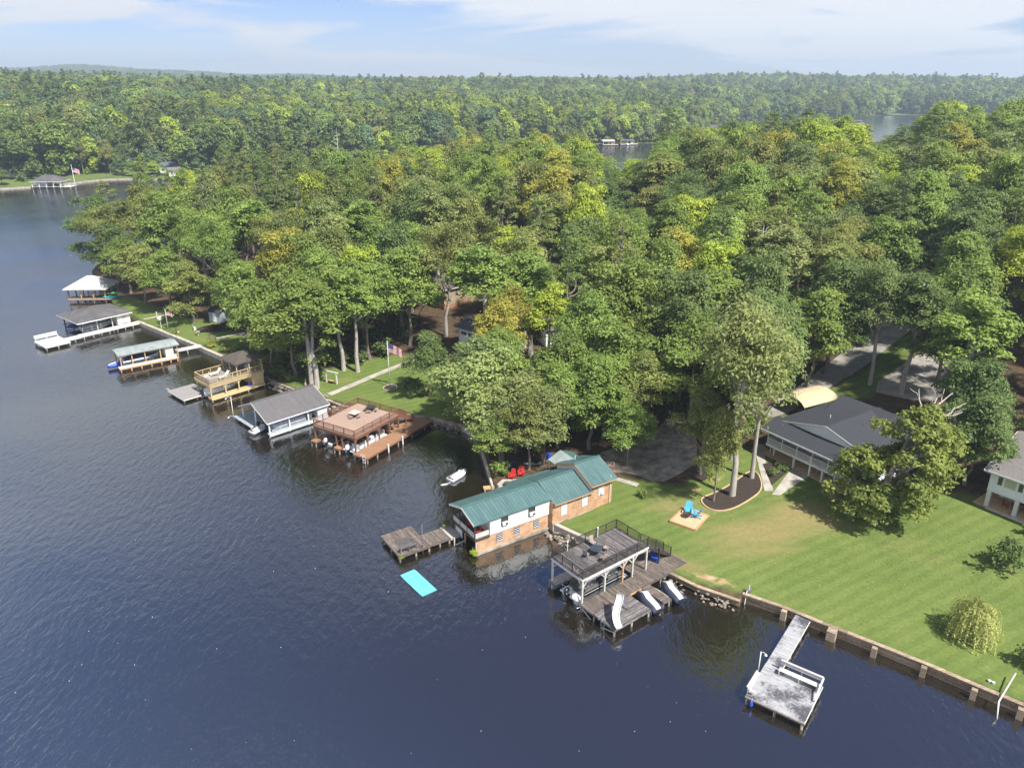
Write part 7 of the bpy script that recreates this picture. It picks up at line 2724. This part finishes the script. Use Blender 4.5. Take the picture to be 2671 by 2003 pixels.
NAMES = {'mid': 'mid green', 'deep': 'dark green', 'olive': 'olive green', 'lime': 'yellow green', 'yellow': 'yellowing', 'pale': 'pale green', 'gold': 'golden', 'pine': 'dark', 'blue': 'bluish green', 'leafy': 'bright green'}
cnt = 0
BACK = []
wood.sort(key=lambda q: math.hypot(q[0], q[1]))
for x, y, sp in wood:
    left = 1 / (1 + math.exp((x + 55) / 10))
    r = RNG.random()
    if RNG.random() < .12 + .5 * left * (1 if y > 170 else .4):
        kind, col = 'P%d' % RNG.randrange(3), RNG.choice(['pine', 'pine', 'mid', 'olive'])
    else:
        kind = RNG.choice(['R0', 'R1', 'R2', 'R3', 'R4', 'R0', 'R2', 'T0', 'S0'])
        col = RNG.choices(['mid', 'deep', 'olive', 'leafy', 'lime', 'pale', 'yellow', 'gold'], [22, 15, 19, 20, 11, 8, 4, 1.2])[0]
    dsh = float(seg_dist(np.array([[x, y]]), SHORE)[0])
    back = min(1, max(0, (y - 130) / 120))
    h = RNG.uniform(19, 24) + 5.0 * back
    if dsh < 8:
        h *= .85
    if abs(x / y - .139) < .045 and y > 150:
        h *= .66
    if abs(x / y - .48) < .04 and y > 140:
        h *= .74
    rs = sp * RNG.uniform(.62, .82)
    if kind[0] == 'P':
        rs *= .78
        h += 1.5
    nm = 'pine_tree' if kind[0] == 'P' else 'tree'
    lb = ('tall %s pine %s' if kind[0] == 'P' else '%s broadleaf tree %s' if kind[0] != 'S' else '%s open crowned tree %s') % (NAMES[col], zone(x, y))
    if cnt < 222:
        put_tree(kind, x, y, h, rs, col, lb, lb.replace('tall ', '') + ' (wood)', name=nm)
    else:
        base = {'R': (20, 6.0), 'T': (24, 4.6), 'S': (22, 6.6), 'P': (23, 4.2)}[kind[0]]
        j = RNG.uniform(.86, 1.14)
        BACK.append((x, y, gz(x, y), list(PROTO).index(kind), rs / base[1], h / base[0], [v * j for v in GREENS[col]] + [1]))
    cnt += 1
print('WOOD', cnt)

# individual trees along the opposite shore
rng2 = random.Random(4)
far_ind = 0
for i in range(60):
    x = rng2.uniform(-330, -150)
    y0 = np.interp(x, [-330, -242, -214, -184, -150], [352, 367, 398, 405, 425])
    dy = rng2.uniform(16, 52) if x < -195 else rng2.uniform(10, 45)
    y = y0 + dy
    if any((x - a) ** 2 + (y - b_) ** 2 < 64 for a, b_, r in placed) or abs(x + 191) < 9 and y < 440 or abs(x + 255) < 9 and y < 400 or -229 < x < -211 and y < 402:
        continue
    placed.append((x, y, 3))
    kind = rng2.choice(['R0', 'R1', 'R3', 'P0', 'P1', 'T0'])
    col = rng2.choice(['mid', 'deep', 'blue', 'olive', 'leafy']) if kind[0] != 'P' else 'pine'
    lb = '%s %s on the shore across the lake at the left' % (NAMES[col], 'pine' if kind[0] == 'P' else 'broadleaf tree')
    put_tree(kind, x, y, rng2.uniform(14, 21), rng2.uniform(4, 6), col, lb, lb + ' (far shore)', name='pine_tree' if kind[0] == 'P' else 'tree')
    far_ind += 1
for (x, y, h, r, c, lb) in ((-188, 412, 9, 4.0, 'lime', 'small yellow green tree beside the far white cottage'), (-200, 413, 9, 3.4, 'mid', 'small round tree on the far lawn by the water'), (-207, 415, 8.5, 3.2, 'blue', 'bluish small tree on the far lawn'), (-246, 376, 9, 4, 'mid', 'slender tree on the far lawn left of the boathouse')):
    put_tree('R1', x, y, h, r, c, lb)
    placed.append((x, y, r))
print('FAR IND', far_ind)

# bare snags in the far wood
for i, (x, y, h, lb) in enumerate(((-97, 440, 24, 'bare pale dead tree standing above the wood across the water'), (12, 312, 0, ''), (-172, 440, 22, 'bare white dead trunk behind the far small trees'), (43, 131, 20, 'bare dead tree with curved limbs in the wood behind the carport'))):
    if not h:
        continue
    rg = np.random.default_rng(i + 90)
    t = thing('dead_tree', lb, 'dead tree', (x, y, gz(x, y)))
    b = MB()
    b.tube([(0, 0, -.5), (.1, 0, h * .4), (.3, .2, h * .8), (.3, .3, h)], [.35, .28, .16, .04], 7, False)
    b.build('trunk', 'barewood', t, True)
    b = MB()
    for k in range(12):
        z = h * rg.uniform(.45, .95)
        a = rg.uniform(0, 6.28)
        l = rg.uniform(1, 3)
        limb(b, (.2, .1, z), (l * math.cos(a), l * math.sin(a), z + l * .5), .07, .02, rg)
    b.build('bare_limbs', 'barewood', t, True)

# ------------------------------------------------------------------ far woods (uncountable): one object of instanced crowns
far_col = bpy.data.collections.new('far_tree_shapes')
for i in range(6):
    rg = np.random.default_rng(200 + i)
    lob = []
    pine = i >= 4
    H_, R_ = (20, 4.0) if pine else (18, 5.6)
    if pine:
        for k in range(14):
            f = (k + .5) / 14
            rr = R_ * (1 - f) ** .6 * rg.uniform(.5, 1)
            a = k * 2.4
            lob.append((rr * math.cos(a), rr * math.sin(a), 5 + 15 * f, 1.5 * (1.1 - .4 * f)))
    else:
        for k in range(18):
            d_ = rg.normal(size=3)
            d_ /= np.linalg.norm(d_)
            lob.append((d_[0] * R_ * .62, d_[1] * R_ * .62, 11 + abs(d_[2]) * 6.0 - (3.5 if rg.random() < .3 else 1), R_ * rg.uniform(.36, .52)))
    for k in range(6):
        lob.append((rg.normal(0, 2.6), rg.normal(0, 2.6), rg.uniform(1, 7), rg.uniform(1.3, 2.1)))
    C, N, S, Hh = lobes_to_leaves(lob, 24 if not pine else 30, .58 if not pine else .55, rg, .85, -.35, .1)
    me = leaf_mesh('far_crown', C, N, S, Hh, 'leafi', rg)
    o = bpy.data.objects.new('far_crown', me)
    far_col.objects.link(o)
patch_col = bpy.data.collections.new('far_patch_shapes')
for i in range(4):
    rg = np.random.default_rng(300 + i)
    lob = []
    for k in range(46):
        x, y = rg.uniform(-32, 32, 2)
        h = rg.uniform(13, 21)
        for q in range(3):
            lob.append((x + rg.normal(0, 1.6), y + rg.normal(0, 1.6), h - rg.uniform(0, 4), rg.uniform(2.2, 3.6)))
    C, N, S, Hh = lobes_to_leaves(lob, 3.2, 1.5, rg, .85, -.1, .05)
    o = bpy.data.objects.new('far_patch', leaf_mesh('far_patch', C, N, S, Hh, 'leafi', rg))
    patch_col.objects.link(o)


def instancer(name, pts, cols, rots, scs, idx, coll):
    me = bpy.data.meshes.new(name)
    me.vertices.add(len(pts))
    me.vertices.foreach_set('co', np.array(pts, np.float32).ravel())
    for nm, tp, arr in (('tint', 'FLOAT_COLOR', cols), ('rot', 'FLOAT_VECTOR', rots), ('scl', 'FLOAT_VECTOR', scs), ('idx', 'INT', idx)):
        a = me.attributes.new(nm, tp, 'POINT')
        key = {'FLOAT_COLOR': 'color', 'FLOAT_VECTOR': 'vector', 'INT': 'value'}[tp]
        a.data.foreach_set(key, np.array(arr, np.int32 if tp == 'INT' else np.float32).ravel())
    me.update()
    ob = bpy.data.objects.new(name, me)
    COL.objects.link(ob)
    ng = bpy.data.node_groups.new(name + '_nodes', 'GeometryNodeTree')
    ng.interface.new_socket('Geometry', in_out='INPUT', socket_type='NodeSocketGeometry')
    ng.interface.new_socket('Geometry', in_out='OUTPUT', socket_type='NodeSocketGeometry')
    gi, go = ng.nodes.new('NodeGroupInput'), ng.nodes.new('NodeGroupOutput')
    ip = ng.nodes.new('GeometryNodeInstanceOnPoints')
    ci = ng.nodes.new('GeometryNodeCollectionInfo')
    ci.inputs['Collection'].default_value = coll
    ci.inputs['Separate Children'].default_value = True
    ci.inputs['Reset Children'].default_value = True
    ip.inputs['Pick Instance'].default_value = True

    def na(nm, tp):
        n = ng.nodes.new('GeometryNodeInputNamedAttribute')
        n.data_type = tp
        n.inputs['Name'].default_value = nm
        return n.outputs['Attribute']
    k = ng.links.new
    k(gi.outputs[0], ip.inputs['Points'])
    k(ci.outputs[0], ip.inputs['Instance'])
    k(na('idx', 'INT'), ip.inputs['Instance Index'])
    k(na('rot', 'FLOAT_VECTOR'), ip.inputs['Rotation'])
    k(na('scl', 'FLOAT_VECTOR'), ip.inputs['Scale'])
    k(ip.outputs[0], go.inputs[0])
    md = ob.modifiers.new('scatter', 'NODES')
    md.node_group = ng
    ob['kind'] = 'stuff'
    return ob


def tintc(n, rg, pine):
    base = np.array([GREENS[c] for c in ('mid', 'deep', 'olive', 'blue', 'pale', 'leafy', 'lime')])
    pr = np.array([.30, .18, .16, .12, .08, .08, .08])
    c = base[rg.choice(7, n, p=pr)]
    c = np.where(pine[:, None], np.array(GREENS['pine']) * .9, c) * rg.uniform(.78, 1.1, (n, 1))
    return np.hstack([c, np.ones((n, 1))])


# the back of the near wood, beyond the trees that can be told apart
back_col = bpy.data.collections.new('back_tree_shapes')
for i, (k, (tm, cm)) in enumerate(PROTO.items()):
    nv, nt_ = len(cm.vertices), len(tm.vertices)
    vc, vt = np.empty(nv * 3), np.empty(nt_ * 3)
    cm.vertices.foreach_get('co', vc)
    tm.vertices.foreach_get('co', vt)
    lc, lt_ = np.empty(len(cm.loops), np.int32), np.empty(len(tm.loops), np.int32)
    cm.loops.foreach_get('vertex_index', lc)
    tm.loops.foreach_get('vertex_index', lt_)
    sc_, st_ = np.empty(len(cm.polygons), np.int32), np.empty(len(tm.polygons), np.int32)
    cm.polygons.foreach_get('loop_start', sc_)
    tm.polygons.foreach_get('loop_start', st_)
    sh = np.empty(len(cm.polygons), np.float32)
    cm.attributes['shade'].data.foreach_get('value', sh)
    me = bpy.data.meshes.new('back_tree')
    me.vertices.add(nv + nt_)
    me.vertices.foreach_set('co', np.concatenate([vc, vt]))
    me.loops.add(len(lc) + len(lt_))
    me.loops.foreach_set('vertex_index', np.concatenate([lc, lt_ + nv]))
    me.polygons.add(len(sc_) + len(st_))
    me.polygons.foreach_set('loop_start', np.concatenate([sc_, st_ + len(lc)]))
    me.polygons.foreach_set('material_index', np.concatenate([np.zeros(len(sc_), np.int32), np.ones(len(st_), np.int32)]))
    me.update(calc_edges=True)
    at = me.attributes.new('shade', 'FLOAT', 'FACE')
    at.data.foreach_set('value', np.concatenate([sh, np.zeros(len(st_), np.float32)]))
    me.materials.append(M['leafi'])
    me.materials.append(tm.materials[0])
    back_col.objects.link(bpy.data.objects.new('back_tree_%02d' % i, me))
rg = np.random.default_rng(18)
if BACK:
    bw = instancer('back_wood', [(q[0], q[1], q[2]) for q in BACK], [q[6] for q in BACK], [(0, 0, rg.uniform(0, 6.28)) for q in BACK], [(q[4], q[4], q[5]) for q in BACK], [q[3] for q in BACK], back_col)
    bw['label'] = 'rear part of the near wood where crowns merge into one canopy'
    bw['category'] = 'wood'
print('BACK', len(BACK))
rg = np.random.default_rng(8)
pts_ = []
r_ = 365.0
while r_ < 2000:
    sp = 8.4 if r_ < 900 else 8.4 + (r_ - 900) * .006
    n = int(2 * R(41) * r_ / sp)
    a = np.linspace(-R(41), R(41), n) + rg.uniform(-.5, .5, n) * sp / r_
    rr = r_ + rg.uniform(-.6, .6, n) * sp
    pts_.append(np.column_stack([rr * np.sin(a), rr * np.cos(a)]))
    r_ += sp
P = np.vstack(pts_)
P = P[inside(P, FAR)]
dS = seg_dist(P, FAR)
keep = dS > 1.2
keep &= ~((P[:, 0] < -195) & (P[:, 0] > -420) & (dS < 20))
keep &= ~((P[:, 0] < -150) & (P[:, 0] >= -195) & (dS < 9))
for (cx, cy, cr) in ((-191, 427, 10), (-212, 436, 8), (-181, 413, 7), (-262, 400, 9), (-158, 505, 10), (520, 1215, 22), (572, 1235, 18), (408, 1052, 14), (780, 1300, 30), (176, 748, 12), (515, 1185, 20), (575, 1195, 20), (75, 634, 7)):
    keep &= np.hypot(P[:, 0] - cx, P[:, 1] - cy) > cr
pl = np.array([(a, b_) for a, b_, r in placed if b_ > 340])
for a, b_ in pl:
    keep &= np.hypot(P[:, 0] - a, P[:, 1] - b_) > 4
P = P[keep]
n = len(P)
pz = far_z(P)
pine = rg.random(n) < .2 + .2 * np.sin(P[:, 0] * .02) * np.cos(P[:, 1] * .015)
idx = np.where(pine, rg.integers(4, 6, n), rg.integers(0, 4, n))
sc = rg.uniform(.75, 1.6, (n, 1)) * np.array([[1, 1, 1.05]]) * np.where(np.hypot(P[:, 0], P[:, 1]) > 1200, 1.2, 1)[:, None]
rot = np.zeros((n, 3))
rot[:, 2] = rg.uniform(0, 6.28, n)
cl = tintc(n, rg, pine)
patch = 1 + .28 * np.sin(P[:, 0] * .031 + 2 * np.sin(P[:, 1] * .011)) * np.cos(P[:, 1] * .024)
cl[:, :3] *= patch[:, None]
lf = (P[:, 1] > 560) & (P[:, 1] < 900) & (P[:, 0] < 100) & (P[:, 0] > -260) & (rg.random(n) < .35)
cl[lf, :3] = np.array(GREENS['lime']) * rg.uniform(.7, .95, (int(lf.sum()), 1))
fw = instancer('far_wood', np.column_stack([P, pz - .6]), cl, rot, sc, idx, far_col)
print('FARWOOD', n)
pts_ = []
r_ = 1990.0
while r_ < 5200:
    sp = 46
    n = int(2 * R(41) * r_ / sp)
    a = np.linspace(-R(41), R(41), n) + rg.uniform(-.4, .4, n) * sp / r_
    pts_.append(np.column_stack([r_ * np.sin(a), r_ * np.cos(a)]))
    r_ += sp
P = np.vstack(pts_)
P = P[inside(P, FAR)]
P = P[seg_dist(P, FAR) > 30]
n = len(P)
pine = rg.random(n) < .45
rot = np.zeros((n, 3))
rot[:, 2] = rg.uniform(0, 6.28, n)
sc = np.ones((n, 3)) * rg.uniform(.9, 1.25, (n, 1))
cl = tintc(n, rg, pine)
cl[:, :3] = cl[:, :3] * .5 + np.array(GREENS['mid']) * .42
fr = instancer('far_wood', np.column_stack([P, far_z(P) - 1]), cl, rot, sc, rg.integers(0, 4, n), patch_col)
print('PATCH', n)
fw['label'] = 'dense mixed wood covering the shores beyond the lake'
fr['label'] = 'distant wooded hills along the horizon'
fw['category'] = fr['category'] = 'wood'

# undergrowth inside the near wood
rg = np.random.default_rng(14)
C, N, S, Hh = [], [], [], []
for x, y, sp in wood:
    if y > 175:
        continue
    for k in range(5):
        xx, yy = x + rg.normal(0, 3), y + rg.normal(0, 3)
        if not inside(np.array([[xx, yy]]), SHORE)[0] or any(inside(np.array([[xx, yy]]), Lp)[0] for Lp in LAWN) or any(math.hypot(xx - a, yy - b_) < c_ for a, b_, c_ in CLEAR):
            continue
        z = gz(xx, yy)
        m_ = 70
        d_ = rg.normal(size=(m_, 3))
        d_ /= np.linalg.norm(d_, axis=1, keepdims=True)
        d_[:, 2] = abs(d_[:, 2])
        s_ = rg.uniform(.8, 2.4)
        C.append(d_ * s_ * rg.uniform(.6, 1, (m_, 1)) + np.array([xx, yy, z]))
        nn = d_ + rg.normal(0, .5, (m_, 3))
        N.append(nn / np.linalg.norm(nn, axis=1, keepdims=True))
        S.append(rg.uniform(.18, .36, m_))
        Hh.append(np.full(m_, rg.uniform(.25, .6)) + rg.normal(0, .1, m_))
if C:
    o = bpy.data.objects.new('undergrowth', leaf_mesh('undergrowth', np.vstack(C), np.vstack(N), np.concatenate(S), np.concatenate(Hh), 'leaf', rg))
    COL.objects.link(o)
    o.color = (*GREENS['deep'], 1)
    o['kind'] = 'stuff'
    o['label'] = 'low green undergrowth on the floor of the wood'
    o['category'] = 'undergrowth'

# fallen leaves on the right lawn, flecks of litter in the beds
C, N, S, Hh = [], [], [], []
for i in range(1700):
    if rg.random() < .75:
        x, y = rg.normal(47, 6.5), rg.normal(67, 4.5)
    else:
        x, y = rg.uniform(20, 58), rg.uniform(52, 82)
    p = np.array([[x, y]])
    if not inside(p, LAWN[0])[0] or x > 62:
        continue
    C.append((x, y, gz(x, y) + .05))
    nn = np.array([0, 0, 1]) + rg.normal(0, .25, 3)
    N.append(nn / np.linalg.norm(nn))
    S.append(rg.uniform(.04, .085))
    Hh.append(rg.uniform(.2, 1))
o = bpy.data.objects.new('fallen_leaves', leaf_mesh('fallen_leaves', np.array(C), np.array(N), np.array(S), np.array(Hh), 'leaf', rg, .7))
COL.objects.link(o)
o.color = (.34, .33, .16, 1)
o['kind'] = 'stuff'
o['label'] = 'pale fallen leaves scattered over the right lawn'
o['category'] = 'leaves'

# pale flecks drifting on the open water
C = [(rg.uniform(-45, 20), rg.uniform(42, 75), .02) for i in range(50)]
C = [c for c in C if not inside(np.array([[c[0], c[1]]]), SHORE)[0]]
n = len(C)
o = bpy.data.objects.new('floating_flecks', leaf_mesh('floating_flecks', np.array(C), np.tile([0., 0, 1], (n, 1)), rg.uniform(.02, .045, n), rg.uniform(.5, 1, n), 'leaf', rg, .8))
COL.objects.link(o)
o.color = (.7, .7, .68, 1)
o['kind'] = 'stuff'
o['label'] = 'tiny pale flecks drifting on the open water'
o['category'] = 'flecks'

# ------------------------------------------------------------------ air
hz = MB().bb((-5950, -450, -4), (5950, 5950, 165)).build('haze', 'white')
hz.data.materials.clear()
hm = bpy.data.materials.new('haze_air')
hm.use_nodes = True
for n_ in list(hm.node_tree.nodes):
    hm.node_tree.nodes.remove(n_)
ho = hm.node_tree.nodes.new('ShaderNodeOutputMaterial')
pv = hm.node_tree.nodes.new('ShaderNodeVolumePrincipled')
pv.inputs['Color'].default_value = (.68, .83, 1.0, 1)
pv.inputs['Density'].default_value = .00025
pv.inputs['Anisotropy'].default_value = .2
hm.node_tree.links.new(pv.outputs[0], ho.inputs['Volume'])
hz.data.materials.append(hm)
hz['kind'] = 'stuff'
hz['label'] = 'thin blue summer haze over the lake and hills'
hz['category'] = 'haze'
